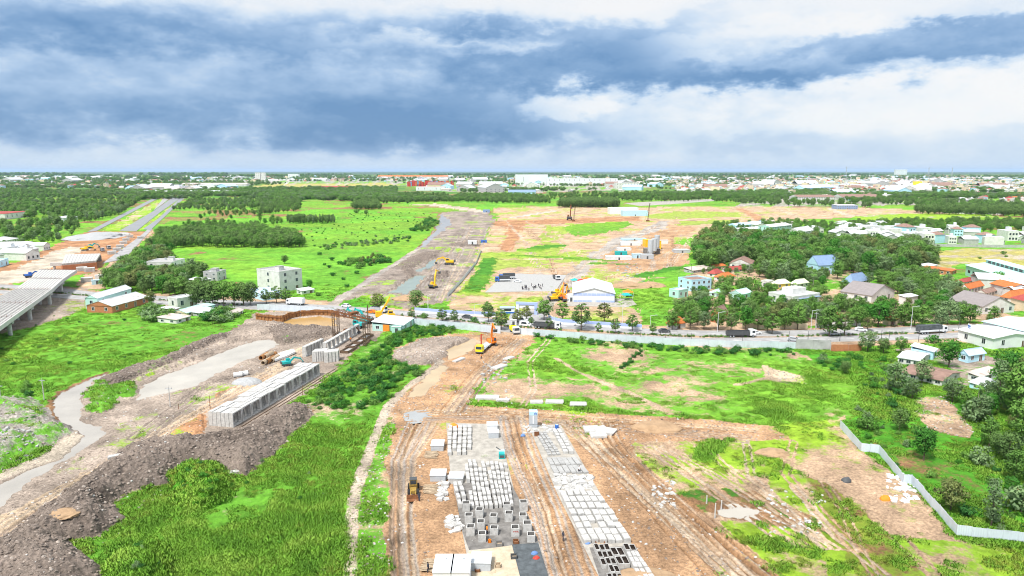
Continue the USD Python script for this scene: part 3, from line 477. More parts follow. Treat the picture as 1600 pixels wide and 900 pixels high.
# ------------------------------------------------------------------ roads
def ribbon(name, pts, w, z0, z1, mt, label, cat_='road'):
    pl = LineString([P(*p)[:2] for p in pts]).buffer(w / 2, cap_style=2)
    return obj(name, slab(pl, z0, z1), mt, label=label, cat=cat_, kind='structure')
for nm, lb in (('boulevard', 'far carriageway of the boulevard'), ('boulevard_near', 'near carriageway of the boulevard')):
    pts, w = ROADLINES[nm]; ribbon('road', pts, w, -.5, .05, 'road_pale', lb + ' crossing the picture')
    ln = LineString([P(*p)[:2] for p in pts]); dash = []
    for s in np.arange(0, ln.length - 3, 7.0):
        a, b = np.array(ln.interpolate(s).coords[0]), np.array(ln.interpolate(s + 3).coords[0])
        if b[1] < 60: continue
        d = (b - a) / np.linalg.norm(b - a); n = np.array([-d[1], d[0]]) * .09
        q = [a - n, b - n, b + n, a + n]; dash.append(hexa([(*p, .054) for p in q], [(*p, .060) for p in q]))
    obj('lane_marking', cat(dash), 'line_white', label='dashed white centre line of the ' + lb, cat='marking', kind='structure')
    for sd in (-1, 1):
        kl = ln.parallel_offset(w / 2 + .15, 'left' if sd > 0 else 'right').buffer(.12, cap_style=2)
        if kl.geom_type == 'Polygon': obj('kerb', slab(kl, -.4, .17), 'kerb_grey', label=f'concrete kerb on the {"far" if sd > 0 else "near"} side of the {lb}', cat='kerb', kind='structure')
def sheet(name, pts, z0, z1, mt, label, cat_, kind='structure'):
    return obj(name, slab(wpoly(pts), z0, z1), mt, label=label, cat=cat_, kind=kind)
sheet('motorway', [(136, 363), (151, 361), (257, 305), (247, 306)], -1, .35, 'asphalt_new', 'left carriageway of the new motorway', 'road')
sheet('motorway', [(187, 361), (213, 361.5), (250, 332), (286, 307), (272, 307), (240, 330)], -1, .36, 'asphalt_new', 'broad middle carriageway of the new motorway', 'road')
sheet('motorway', [(224, 358), (235, 360), (292, 306), (286, 305.5), (247, 342)], -1, .35, 'asphalt_new', 'right service lane of the new motorway', 'road')
sheet('motorway', [(240, 329), (250, 322), (272, 305), (260, 304)], -1, .38, 'road_pale', 'pale branch lane of the new motorway', 'road')
sheet('access_road', [(195, 405), (225, 372), (238, 358), (234, 356), (218, 370), (160, 412)], -1, .30, 'road_pale', 'pale approach road beside the orange embankment', 'road')
sheet('concrete_yard', [(697, 661), (780, 663), (792, 720), (803, 765), (825, 805), (843, 850), (870, 960), (748, 960), (736, 900), (722, 830), (710, 765), (704, 745)], -1, .06, 'yard_slab', 'pale concrete casting bed crowded with cast blocks', 'yard')
sheet('concrete_yard', [(825, 664), (876, 664), (940, 775), (1018, 900), (1055, 960), (958, 960), (935, 900), (871, 772)], -1, .06, 'yard_slab', 'long pale casting strip between the two haul roads', 'yard')
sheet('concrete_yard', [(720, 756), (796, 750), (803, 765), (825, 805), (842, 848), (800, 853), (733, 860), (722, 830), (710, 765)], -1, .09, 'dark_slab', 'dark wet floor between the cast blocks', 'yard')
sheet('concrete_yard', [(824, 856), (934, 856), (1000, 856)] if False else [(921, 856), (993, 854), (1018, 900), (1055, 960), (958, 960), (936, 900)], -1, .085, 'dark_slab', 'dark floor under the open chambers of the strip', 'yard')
sheet('concrete_yard', [(732, 862), (800, 853), (812, 900), (826, 960), (748, 960), (738, 905)], -1, .10, 'beige_slab', 'beige floor in front of the tall cast boxes', 'yard')
sheet('tarpaulin', [(800, 852), (841, 849), (856, 900), (874, 960), (826, 960), (812, 900)], -1, .14, 'tarp_dark', 'dark wet sheeting spread on the casting bed', 'sheeting')
sheet('concrete_yard', [(758, 457), (788, 428), (812, 428), (885, 430), (868, 455), (820, 455.5)], -1, .10, 'concrete_grey', 'square grey gravelled pad where workers gather', 'yard')
sheet('concrete_yard', [(884, 478), (888, 470), (985, 466), (995, 476), (978, 480)], -1, .10, 'yard_slab', 'pale apron in front of the white hall', 'yard')
sheet('concrete_yard', [(712, 668), (725, 662), (735, 664), (730, 668)], -1, .07, 'gravel_grey', 'grey gravel patch at the head of the casting bed', 'yard')
sheet('access_road', [(800, 508), (795, 496), (800, 487), (835, 485), (850, 492), (868, 503), (880, 511)], -.4, .045, 'road_pale', 'white concrete entrance from the boulevard into the building land', 'road')
sheet('concrete_yard', [(975, 318), (1000, 316), (1065, 313), (1115, 311), (1117, 314), (1050, 319), (1000, 322)], -1, .2, 'yard_slab', 'long white concrete plot before the far wood', 'yard')

# ------------------------------------------------------------------ fences
def fence(name, pts, h, mt, label, cat_='fence', step=2.4, post='grey_paint', top=None, group=None):
    w = [P(*p) for p in pts]; x, y = w[0][:2]
    t = thing(name, label, cat_, (0, 0, 0), 0, group)
    for a, b in zip(w[:-1], w[1:]):
        L = np.linalg.norm(b - a); n = max(1, int(round(L / step))); d = (b - a) / L; rz = math.atan2(d[1], d[0])
        for k in range(n):
            p = a + d * (L * (k + .0) / n); s = L / n; pz = float(ground(p[0] + d[0] * s / 2, p[1] + d[1] * s / 2)) if p[1] > 70 else 0
            obj('panel', xf(box(.03, s - .03, -.02, .02 + .01 * (k % 2), -.3, h + .04 * math.sin(k * 2.1)), (p[0], p[1], pz), rz), mt, t)
            obj('post', xf(box(-.04, .04, .025, .12, -.3, h + .05), (p[0], p[1], pz), rz), post, t)
            if top: obj('banner', xf(box(.03, s - .03, -.05, -.035, h * .45, h - .05), (p[0], p[1], pz), rz), top, t)
    return t
fence('sheet_fence', [(1312, 668), (1345, 705), (1373, 709), (1396, 736), (1411, 755), (1423, 756), (1442, 776), (1494, 837), (1640, 853)], 1.9, 'fence_sheet', 'pale zigzag sheet fence at the lower right of the field', step=2.2)
fence('sheet_fence', [(402, 484), (440, 485), (480, 487), (520, 491), (545, 495)], 2.6, 'fence_sheet', 'grey sheet hoarding between boulevard and orange sheet piling', step=3)
fence('sheet_fence', [(642, 507), (700, 513), (740, 517), (782, 521)], 2.6, 'fence_sheet', 'white sheet hoarding left of the site gate', step=2.6)
fence('sheet_fence', [(812, 522), (860, 526), (950, 533), (1050, 539), (1150, 543), (1243, 545)], 2.4, 'fence_sheet', 'long white sheet hoarding right of the site gate', step=3)
fence('banner_fence', [(648, 488), (700, 492), (740, 494), (775, 496)], 2.2, 'white_paint', 'blue and white banner hoarding left of the site entrance', step=4, top='banner_blue')
fence('banner_fence', [(856, 496), (862, 503), (880, 507), (940, 511), (1003, 515)], 2.2, 'white_paint', 'blue and white banner hoarding curving from the site entrance', step=4, top='banner_blue')
fence('sheet_fence', [(700, 464), (722, 440), (744, 412), (752, 392)], 1.8, 'grey_paint', 'low grey fence along the canal dig', step=5)
fence('sheet_fence', [(1471, 332.5), (1510, 334), (1572, 335.5)], 3.5, 'white_paint', 'long white wall before the far right wood', step=14)
fence('masonry_wall', [(1243, 545), (1270, 546), (1298, 547)], 3.4, 'plaster_grey', 'old grey stained masonry wall beside the boulevard', 'wall', step=6, post='concrete_dark')
fence('masonry_wall', [(1298, 549), (1325, 549), (1346, 548)], 2.4, 'brick_red', 'low brick and white garden wall right of the old grey wall', 'wall', step=4)
fence('garden_wall', [(1160, 513), (1220, 514), (1262, 514)], 2.2, 'plaster_cream', 'cream garden wall with orange base along the boulevard', 'wall', step=6)
fence('garden_wall', [(1275, 513), (1310, 511), (1345, 509)], 2.0, 'plaster_white', 'white garden wall behind the street trees', 'wall', step=6)
fence('garden_wall', [(1400, 505), (1440, 503), (1500, 500)], 2.0, 'plaster_cream', 'cream garden wall behind the covered lorry', 'wall', step=6)
fence('boundary_wall', [(1450, 385), (1500, 386), (1570, 387), (1640, 387)], 2.2, 'plaster_grey', 'grey boundary wall behind the dry field', 'wall', step=12)
# sheet piling round the orange pond
pp = [(400, 499), (416, 501), (441, 503), (452, 498), (470, 494.5), (490, 493), (512, 493), (530, 496)]
t = thing('sheet_pile_wall', 'rusty orange steel sheet piling round the tan pond', 'retaining wall')
w = [P(*p) for p in pp]; k = 0
for a, b in zip(w[:-1], w[1:]):
    L = np.linalg.norm(b - a); n = max(1, int(L / .9)); d = (b - a) / L; rz = math.atan2(d[1], d[0])
    for q in range(n):
        o = .22 if k % 2 else 0; k += 1
        obj('sheet_pile', xf(cat(box(0, L / n * .98, -.05 + o, .05 + o, -.6, 2.5 + .15 * math.sin(k)), box(-.04, .06, -.05, .3, -.6, 2.4)), a + d * (L * q / n), rz), 'rust_sheet', t)
    obj('waling', xf(box(0, L, -.28, -.06, 1.6, 1.85), a, rz), 'rust', t)

# ------------------------------------------------------------------ viaduct on the left
def viaduct():
    z = 7.0
    t = thing('viaduct', 'unfinished concrete viaduct of rows of beams at the left edge', 'bridge')
    Lq = [(62, 421), (47, 434.5), (22, 452), (-26, 473.5), (-80, 500), (-150, 540)]; Rq = [(118.5, 421.8), (97.5, 436), (79.5, 452), (49.5, 473.5), (19.5, 494.5), (-30, 530)]
    Lw, Rw = [P(*p, z) for p in Lq], [P(*p, z) for p in Rq]
    NG = 12
    for s in range(len(Lw) - 1):
        a0, a1, b0, b1 = Lw[s], Rw[s], Lw[s + 1], Rw[s + 1]
        for g in range(NG):
            u0, u1 = (g + .09) / NG, (g + .91) / NG
            e = .012
            q = [a0 + (a1 - a0) * u0 + (b0 - a0) * e, a0 + (a1 - a0) * u1 + (b0 - a0) * e, b0 + (b1 - b0) * u1 - (b0 - a0) * e, b0 + (b1 - b0) * u0 - (b0 - a0) * e]
            lo = [p - [0, 0, 1.3] for p in q]
            um = (u0 + u1) / 2; sh = .35
            mid_ = [a0 + (a1 - a0) * (um - .02), a0 + (a1 - a0) * (um + .02), b0 + (b1 - b0) * (um + .02), b0 + (b1 - b0) * (um - .02)]
            fl = hexa([p - [0, 0, .28] for p in q][::-1], q[::-1]); web = hexa([p - [0, 0, 1.4] for p in mid_][::-1], [p - [0, 0, .26] for p in mid_][::-1])
            obj('beam', cat(fl, web) if s < 2 else cat(fl, web, [hexa([p + [0, 0, .0] for p in mid_][::-1], [p + [0, 0, .14] for p in mid_][::-1])]), 'concrete_stained' if s >= 2 else 'concrete', t)
        for c, nm in ((a0, 'crossbeam'),):
            d = (a1 - a0); n_ = np.array([-d[1], d[0], 0]); n_ = n_ / np.linalg.norm(n_) * .55
            n_ = n_ * .7; obj(nm, hexa([p - [0, 0, 1.7] for p in (a0 - n_, a1 - n_, a1 + n_, a0 + n_)], [p + [0, 0, .06] for p in (a0 - n_, a1 - n_, a1 + n_, a0 + n_)]), 'concrete_dark', t)
            for q_ in range(26): e_ = a0 + d * (q_ + .5) / 26; obj('rebar', beam(e_ - [0, 0, .3], e_ + [0, 0, .35 + .25 * (q_ % 3)], .07, 4), 'rust', t)
        # outer parapet beam and pier
        e0, e1 = a1 + (a1 - a0) * .012, b1 + (b1 - b0) * .012
        n_ = (a1 - a0) / np.linalg.norm(a1 - a0) * .25
        obj('edge_beam', hexa([e0 - n_ - [0, 0, 1.5], e1 - n_ - [0, 0, 1.5], e1 + n_ - [0, 0, 1.5], e0 + n_ - [0, 0, 1.5]], [e0 - n_ + [0, 0, .1], e1 - n_ + [0, 0, .1], e1 + n_ + [0, 0, .1], e0 + n_ + [0, 0, .1]]), 'concrete', t)
        for u in (.06, .36, .66, .93):
            c = b0 + (b1 - b0) * u
            obj('pier', cyl(.75, -1, z - 2.6, 14, c[:2]), 'concrete', t)
        d = (b1 - b0); n_ = np.array([-d[1], d[0], 0]); n_ = n_ / np.linalg.norm(n_) * .9
        obj('pier_cap', hexa([p - [0, 0, 2.7] for p in (b0 - n_, b1 - n_, b1 + n_, b0 + n_)], [p - [0, 0, 1.45] for p in (b0 - n_, b1 - n_, b1 + n_, b0 + n_)]), 'concrete_grey', t)
    # far span on its abutment
    q = [P(102, 397.5, 5), P(157, 396, 5), P(150, 407, 5), P(96, 412, 5)]
    t2 = thing('bridge_span', 'short far span of ribbed concrete deck in front of the orange soil', 'bridge')
    for g in range(11):
        u0, u1 = g / 11 + .004, (g + 1) / 11 - .004
        b = [q[0] + (q[1] - q[0]) * u0, q[0] + (q[1] - q[0]) * u1, q[3] + (q[2] - q[3]) * u1, q[3] + (q[2] - q[3]) * u0]
        obj('beam', hexa([p - [0, 0, 1.1] for p in b][::-1], b[::-1]), 'concrete', t2)
    d = (q[2] - q[3]); n_ = np.array([-d[1], d[0], 0]); n_ = n_ / np.linalg.norm(n_) * 1.0
    obj('abutment', hexa([p * [1, 1, 0] for p in (q[3] - n_, q[2] - n_, q[2] + n_, q[3] + n_)], [p - [0, 0, 1.2] for p in (q[3] - n_, q[2] - n_, q[2] + n_, q[3] + n_)]), 'brick_red', t2)
    obj('abutment', hexa([p * [1, 1, 0] for p in (q[0] - n_, q[1] - n_, q[1] + n_, q[0] + n_)], [p - [0, 0, 1.2] for p in (q[0] - n_, q[1] - n_, q[1] + n_, q[0] + n_)]), 'concrete_grey', t2)
    a, b = P(80, 421, 0), P(134, 419.5, 0)
    rz = math.atan2(b[1] - a[1], b[0] - a[0]); L = np.linalg.norm(b - a)
    t3 = thing('pier_beam', 'long pale pier cap beam standing across between two bridge spans', 'beam', a, rz)
    obj('cap', box(0, L, -.9, .9, 2.2, 4.2), 'concrete', t3)
    for u in (.1, .37, .63, .9): obj('column', cyl(.7, -.5, 2.2, 12, (L * u, 0)), 'concrete_grey', t3)
viaduct()

# ------------------------------------------------------------------ box culverts, cast blocks
rng = random.Random(5)
def culvert_mesh(w, h, t, wall):
    """A square concrete frame, open along y."""
    c = .28
    o = [(0, 0), (w, 0), (w, h), (0, h)]; i = [(wall, wall + c), (wall + c, wall), (w - wall - c, wall), (w - wall, wall + c), (w - wall, h - wall - c), (w - wall - c, h - wall), (wall + c, h - wall), (wall, h - wall - c)]
    p = Polygon(o, [i]); m_ = trimesh.creation.extrude_polygon(shapely.geometry.polygon.orient(p), t, engine='earcut'); v = np.array(m_.vertices)
    return np.c_[v[:, 0], t - v[:, 2], v[:, 1]], np.array(m_.faces)
A_, B_, C_ = P(324.7, 665.5), P(364.5, 668.0), P(500.5, 585.5)
ur = (C_ - B_) / np.linalg.norm(C_ - B_); LR = np.linalg.norm(C_ - B_); ul = (A_ - B_); EW = np.linalg.norm(ul); ul = ul / EW
NC, NS = 11, 6
cw = LR / NC; rzr = math.atan2(ur[1], ur[0])
first_c = None
back = np.array([-ur[1], ur[0], 0])
if back @ ul < 0: back = -back
nominal = EW * (ul @ back)
for s in range(NS):
    for c in range(NC):
        if s == NS - 1 and c in (2, 9): continue
        p = B_ + ur * (cw * c + .02 + rng.uniform(0, .05)) + back * (nominal * s / NS) + [0, 0, 0]
        loc = (p[0], p[1], -.02); jr = rzr + rng.uniform(-.006, .006)
        lb = f'culvert frame, {ORD[c]} bay from the near end of the long row, ' + ('open front layer' if s == 0 else f'{ORD[s]} layer back')
        grp = 'culvert frames along the open side of the long row' if s == 0 else 'culvert frames packed behind the open side'
        if first_c is None:
            first_c = thing('box_culvert', lb, 'culvert', loc, jr, grp); obj('frame', culvert_mesh(cw * .945, 3.5, nominal / NS * .90, .27), 'concrete', first_c)
        else: copy(first_c, loc, jr, lb, grp, (1, 1, rng.uniform(.965, 1.03)))
cv = None
def loose(px, py, rz, label, group=None, sc=1.0):
    global cv
    loc = P(px, py); loc[2] = float(ground(loc[0], loc[1])) - .1
    if cv is None:
        cv = thing('box_culvert', label, 'culvert', loc, rz, group, sc); obj('frame', culvert_mesh(3.5, 3.5, 1.25, .3), 'concrete', cv)
    else: copy(cv, loc, rz, label, group, sc)
for k in range(5): loose(478 + 5.2 * k, 557.5 - 2.4 * k, rzr, 'culvert frame of the line just beyond the far end of the long row', 'culvert frames beyond the long row')
for k in range(5): loose(494 + 3.6 * k, 565.5 - .3 * k, rzr + math.pi / 2 * .0 + .15, 'concrete culvert frame in the block between the long row and the gantry', 'culvert frames in the middle block')
for k in range(4): loose(513 + 5.3 * k, 566.5 - .6 * k, rzr + .35, 'culvert frame of the row of four standing apart in front of the gantry', 'four culvert frames standing apart')
for k in range(8): loose(510 + 6.6 * k, 551 - 4.0 * k, rzr, 'culvert frame of the single line running under the gantry crane', 'culvert frames under the gantry crane')
# railing of the long stack: timber kerb on the near side
obj('track_rail', cat([xf(box(0, LR + 22, -1.6 - .15, -1.6, -.2, .14), B_ - ur * 8, rzr), xf(box(0, LR + 22, -3.0, -2.85, -.2, .14), B_ - ur * 8, rzr)]), 'steel_brown', label='pair of rusty crane rails along the near side of the culverts', cat='rail')
def grid_at(cs, u, v):
    tl, tr, bl, br = [P(*c) for c in cs]; return (tl * (1 - u) + tr * u) * (1 - v) + (bl * (1 - u) + br * u) * v
protos = {}
def blocks(cs, nx_, ny_, kind, label, group, hh=(1.0, 1.3), gap=.16, fill=1.0, jit=.03, seed=0):
    r = random.Random(seed); out = []
    where = label
    for j in range(ny_):
        for i in range(nx_):
            if r.random() > fill: continue
            label = f'{ORD[i]} {where[0]} from the left in the {ORD[j]} row of {where[1]}'
            c, e, n_ = grid_at(cs, (i + .5) / nx_, (j + .5) / ny_), grid_at(cs, (i + 1) / nx_, (j + .5) / ny_), grid_at(cs, (i + .5) / nx_, (j) / ny_)
            sx, sy = 2 * np.linalg.norm(e - c), 2 * np.linalg.norm(n_ - c); d = n_ - c; rz = math.atan2(d[1], d[0]) - math.pi / 2 + r.uniform(-jit, jit)
            loc = (c[0] + r.uniform(-1, 1) * sx * gap * .3, c[1] + r.uniform(-1, 1) * sy * gap * .3, .06); sc = (sx * (1 - gap) * r.uniform(.9, 1.04), sy * (1 - gap) * r.uniform(.9, 1.04), r.uniform(*hh))
            if kind not in protos:
                protos[kind] = thing(kind, label, 'concrete block', loc, rz, group, sc)
                if kind == 'cast_block':
                    obj('body', cat(box(-.5, .5, -.5, .5, 0, .93)), 'concrete', protos[kind]); obj('cover', cat(box(-.46, .46, -.46, .46, .93, 1.0)), 'concrete', protos[kind])
                elif kind == 'cast_slab': obj('slab', cat(box(-.5, .5, -.5, .5, 0, .8), box(-.3, .3, -.44, -.34, .8, .9)), 'concrete_grey', protos[kind])
                else:
                    wl = .07; obj('body', cat(box(-.5, .5, -.5, -.5 + wl, 0, 1), box(-.5, .5, .5 - wl, .5, 0, 1), box(-.5, -.5 + wl, -.5 + wl, .5 - wl, 0, 1), box(.5 - wl, .5, -.5 + wl, .5 - wl, 0, 1)), 'concrete', protos[kind])
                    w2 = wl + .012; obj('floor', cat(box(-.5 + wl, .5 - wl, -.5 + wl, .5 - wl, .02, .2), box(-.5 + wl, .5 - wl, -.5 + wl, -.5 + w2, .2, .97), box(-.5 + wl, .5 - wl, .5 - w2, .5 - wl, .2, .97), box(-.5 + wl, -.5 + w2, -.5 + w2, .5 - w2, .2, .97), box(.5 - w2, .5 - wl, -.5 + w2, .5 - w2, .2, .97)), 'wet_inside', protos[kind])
            else: copy(protos[kind], loc, rz, label, group, sc)
blocks([(700, 667), (738, 667), (698, 713), (737, 712)], 5, 7, 'cast_block', ('block', 'the casting bed head'), 'cast blocks at the head of the bed', (.6, .9), .22, .95, .05, 1)
blocks([(724, 721), (757, 724), (735, 797), (771, 797)], 5, 10, 'cast_block', ('block', 'the crowded left half'), 'cast blocks in the crowded left half', (.55, .95), .22, .95, .06, 2)
blocks([(758, 724), (792, 728), (773, 797), (803, 792)], 5, 9, 'cast_block', ('block', 'the crowded right half'), 'cast blocks in the crowded right half', (.55, .95), .24, .92, .07, 3)
blocks([(706, 758), (722, 758), (716, 796), (731, 796)], 2, 4, 'cast_block', ('block', 'the pair at the left edge'), 'cast blocks at the left edge of the bed', (.8, 1.2), .25, .85, .08, 13)
blocks([(836, 676), (852, 676), (856, 713), (877, 712)], 3, 11, 'cast_slab', ('thin slab', 'the grey strip slabs'), 'thin grey slabs on the strip', (.35, .6), .22, 1, .02, 4)
blocks([(862, 673), (876, 673), (880, 710), (897, 710)], 2, 9, 'cast_block', ('flat block', 'two beside the thin slabs'), 'cast blocks beside the thin slabs', (.5, .8), .15, .92, .03, 5)
blocks([(853, 716), (899, 716), (866, 742), (921, 742)], 6, 2, 'cast_slab', ('long slab', 'the pale strip slabs'), 'long pale slabs on the strip', (.3, .5), .12, .9, .02, 6)
blocks([(873, 770), (934, 770), (886, 800), (955, 799)], 6, 3, 'cast_block', ('block', 'the far strip field'), 'cast blocks on the far half of the strip', (.55, .8), .15, .97, .03, 7)
blocks([(887, 801), (956, 800), (912, 852), (988, 850)], 6, 5, 'cast_block', ('block', 'the near strip field'), 'cast blocks on the near half of the strip', (.55, .85), .15, .97, .03, 8)
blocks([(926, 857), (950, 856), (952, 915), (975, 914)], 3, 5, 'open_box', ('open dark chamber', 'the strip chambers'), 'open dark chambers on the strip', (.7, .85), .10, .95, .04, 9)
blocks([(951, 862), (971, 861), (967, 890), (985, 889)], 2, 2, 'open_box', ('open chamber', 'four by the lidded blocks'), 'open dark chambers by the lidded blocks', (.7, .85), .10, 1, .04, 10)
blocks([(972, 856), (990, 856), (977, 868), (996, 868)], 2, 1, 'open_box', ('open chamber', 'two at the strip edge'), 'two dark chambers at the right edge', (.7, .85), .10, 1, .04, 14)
blocks([(978, 870), (996, 870), (998, 915), (1026, 915)], 3, 5, 'cast_block', ('lidded block', 'the bottom strip field'), 'lidded blocks at the bottom of the strip', (.9, 1.1), .12, 1, .03, 11)
TALL = [(732, 820), (735, 839), (753, 849), (751, 831), (772, 838), (771, 819), (805, 840), (795, 817), (817, 817), (830, 849), (728, 801), (749, 811), (818, 800), (792, 802), (824, 833)]
tb = None
for k, (x, y) in enumerate(TALL):
    loc = P(x, y); loc[1] += .8; loc[2] = .06; lb, gr = f'{ORD[k]} tall open concrete box counted along the near end of the casting bed' if False else 'tall open topped concrete box at the near end of the bed, ' + ('front rank', 'middle rank', 'back rank')[(y < 835) + (y < 815)] + ', ' + ('left', 'centre left', 'centre right', 'right')[(x > 740) + (x > 760) + (x > 790)], 'tall open boxes on the casting bed'
    if (x, y) == (805, 840): lb, gr = 'tall open concrete box with red lettering on its front', 'tall box with red lettering'
    if tb is None or gr != 'tall open boxes on the casting bed':
        q = thing('tall_box', lb, 'concrete box', loc, .03, gr, (1.35, 1.4, 1.5)); wl = .1
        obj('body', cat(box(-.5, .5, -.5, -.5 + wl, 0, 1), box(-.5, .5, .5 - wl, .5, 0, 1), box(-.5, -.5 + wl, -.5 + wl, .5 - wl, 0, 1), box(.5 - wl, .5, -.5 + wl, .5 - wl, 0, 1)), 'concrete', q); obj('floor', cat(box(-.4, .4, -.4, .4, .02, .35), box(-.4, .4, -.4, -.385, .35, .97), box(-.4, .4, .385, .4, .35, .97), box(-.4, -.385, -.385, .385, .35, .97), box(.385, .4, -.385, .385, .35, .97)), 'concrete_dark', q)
        if tb is None: tb = q
        else:
            for i, dx in enumerate((-.26, -.02, .2)): obj('red_mark', xf(cat(box(0, .05, -.515, -.502, .55, .72), box(0, .16, -.515, -.502, .68, .72), box(.12, .16, -.515, -.502, .6 - .05 * i, .72)), (dx, 0, 0)), 'red_paint', q)
    else: copy(tb, loc, rng.uniform(-.08, .08), lb, gr, (1.35 * rng.uniform(.92, 1.08), 1.4 * rng.uniform(.9, 1.1), 1.5 * rng.uniform(.8, 1.15)))
# broken pieces, panels and timber
def rubble(px0, py0, px1, py1, n, smin, smax, mt, label, seed, hmax=.8, cat_='rubble'):
    r = random.Random(seed); ms = []
    for _ in range(n):
        p = gp(r.uniform(px0, px1) + 0, r.uniform(py0, py1)); s = r.uniform(smin, smax)
        ms.append(xf(box(-s / 2, s / 2, -s * r.uniform(.2, .45), s * r.uniform(.2, .45), 0, min(hmax, s * r.uniform(.15, .5))), p - [0, 0, .06], r.uniform(0, 3.1), r.uniform(-.3, .3), r.uniform(-.3, .3)))
    return obj('rubble', cat(ms), mt, label=label, cat=cat_, kind='stuff')
rubble(866, 742, 912, 769, 130, .4, 1.5, 'concrete', 'heap of broken white concrete across the casting strip', 3)
rubble(894, 745, 926, 766, 60, .4, 1.3, 'concrete', 'right half of the broken concrete scattered over the strip', 4)
rubble(686, 746, 698, 782, 40, .5, 1.6, 'concrete', 'loose concrete pieces left of the casting bed', 5)
rubble(1020, 752, 1055, 790, 60, .2, .9, 'concrete', 'line of white rubble beside the brown haul road', 6)
rubble(1386, 740, 1432, 785, 70, .3, 1.3, 'white_paint', 'dumped white scraps and boards inside the zigzag fence', 7)
rubble(815, 665, 868, 676, 60, .3, 1.2, 'concrete', 'white debris at the head of the casting strip', 8)
rubble(700, 808, 719, 832, 34, .6, 1.6, 'concrete', 'stack of white slabs beside the tall boxes', 21)
rubble(742, 862, 800, 898, 40, .15, .6, 'wood', 'offcuts scattered on the beige floor', 22)
rubble(735, 800, 840, 852, 60, .15, .5, 'concrete', 'white chips between the tall boxes', 23)
rubble(1190, 765, 1290, 835, 80, .2, .8, 'concrete', 'white stones along the wheel ruts at the lower right', 24)
rubble(880, 660, 1180, 690, 60, .15, .5, 'concrete_grey', 'lumps on the brown cross road', 25)
rubble(0, 690, 60, 720, 60, .3, .9, 'concrete_grey', 'grey stones on the sandy bank by the rubble mound', 9)
rubble(240, 430, 330, 470, 1, .2, .3, 'concrete_grey', 'small stones by the track', 10)
rubble(955, 410, 1005, 440, 40, .5, 2.0, 'concrete_grey', 'scattered materials around the batching yard', 11)
rubble(790, 600, 800, 640, 20, .3, .8, 'concrete', 'white stones along the left edge of the middle field', 12)
rubble(755, 560, 790, 600, 30, .4, 1.4, 'concrete_grey', 'grey lumps beside the rutted yard track', 16)
for k, (x, y, w_, d_, rz, lb) in enumerate([(924, 671, 3.6, 3.6, .1, 'white board lying left in a cluster of four on the brown road'), (938, 672, 3.4, 3.4, .3, 'white board lying in the middle of the cluster of four'), (934, 680, 3.6, 3.0, .1, 'white board nearest the camera in the cluster of four'), (950, 674, 3.2, 3.4, -.5, 'white board lying right in the cluster of four'),
        (761, 622, 6.2, 3.0, -.05, 'large pale concrete plate lying at the field corner'), (785, 626, 3.4, 1.6, 0, 'small pale plate right of the large plate at the field corner'), (838, 629, 3.2, 2.2, 0, 'small white plate at the left of the line of plates along the brown road'), (866, 629, 4.6, 2.4, -.1, 'middle white plate of the line along the brown road'), (903, 632.5, 4.2, 2.6, -.1, 'right white plate of the line along the brown road'),
        (780, 574, 5.5, 2.6, .9, 'stack of white slabs beside the yard track'), (795, 560, 4.0, 2.0, .9, 'small white slabs upper right of the slab stack'), (717, 563, 5.2, 1.5, 1.0, 'white pipe section lying beside the tan pool'), (182, 735, 2.6, 1.2, .5, 'grey slab lying on the dark spoil ridge'), (100, 461, 6.0, 3.0, .6, 'white slab lying on bare soil under the viaduct'), (367, 738, 3.5, 1.2, .5, 'pale slab on the spoil beside the grass mound')]):
    p = gp(x, y); t = thing('slab', lb, 'slab', p, rz); obj('plate', box(-w_ / 2, w_ / 2, -d_ / 2, d_ / 2, -.1, .28), 'concrete' if k < 12 else 'concrete_grey', t); obj('plate', xf(box(-w_ / 2, w_ / 2, -d_ / 2, d_ / 2, .285, .42), (.15, .1, 0), .05), 'concrete', t); obj('bearer', box(-w_ / 2 + .2, -w_ / 2 + .4, -d_ / 2 - .1, d_ / 2 + .1, -.2, -.1), 'wood', t)
for x, y, lb in ((674, 711, 'far stack of weathered timber beside the white sheds'), (673, 765, 'near stack of weathered timber beside the wheel loader'), (674, 884, 'timber boards piled left of the two white container roofs')):
    p = P(x, y); t = thing('timber_stack', lb, 'timber', (p[0], p[1], 0), rng.uniform(-.1, .1))
    for k in range(26): obj('plank', xf(box(-1.3, 1.3, -.09, .09, 0, .07), (rng.uniform(-.3, .3), -1.7 + k % 13 * .27 + rng.uniform(-.1, .1), .05 + .1 * (k // 13) + rng.uniform(0, .08)), rng.uniform(-.25, .25), 0, rng.uniform(-.06, .06)), 'wood', t)
# pipes by the grey pond
for k, (x, y) in enumerate([(408, 567), (414, 565), (420, 562), (411, 570), (417, 568), (424, 565.5)]):
    p = gp(x, y); rz = rzr + .1; t = thing('concrete_pipe', 'rusty brown pipe of the pile between grey pond and culverts', 'pipe', p, rz, 'brown pipes by the grey pond')
    an = np.linspace(0, 2 * math.pi, 17)[:-1]; ring = Polygon(np.c_[.75 * np.cos(an), .75 * np.sin(an)], [np.c_[.6 * np.cos(an), .6 * np.sin(an)]])
    m_ = trimesh.creation.extrude_polygon(ring, 5, engine='earcut'); v = np.array(m_.vertices); obj('pipe', (np.c_[v[:, 2], v[:, 0], v[:, 1] + .7 + (.9 if k < 2 else 0)], np.array(m_.faces)), 'wood' if k % 2 else 'rust_sheet', t)
for x, y, lb in ((372, 588, 'left white drum lying on the pond bank'), (381, 586, 'right white drum lying on the pond bank')):
    p = gp(x, y); t = thing('drum', lb, 'drum', p, .5); obj('body', beam((-1.2, 0, .7), (1.2, 0, .7), .75, 14), 'white_paint', t); obj('end_ring', beam((1.2, 0, .7), (1.3, 0, .7), .8, 14), 'dark_grey', t)
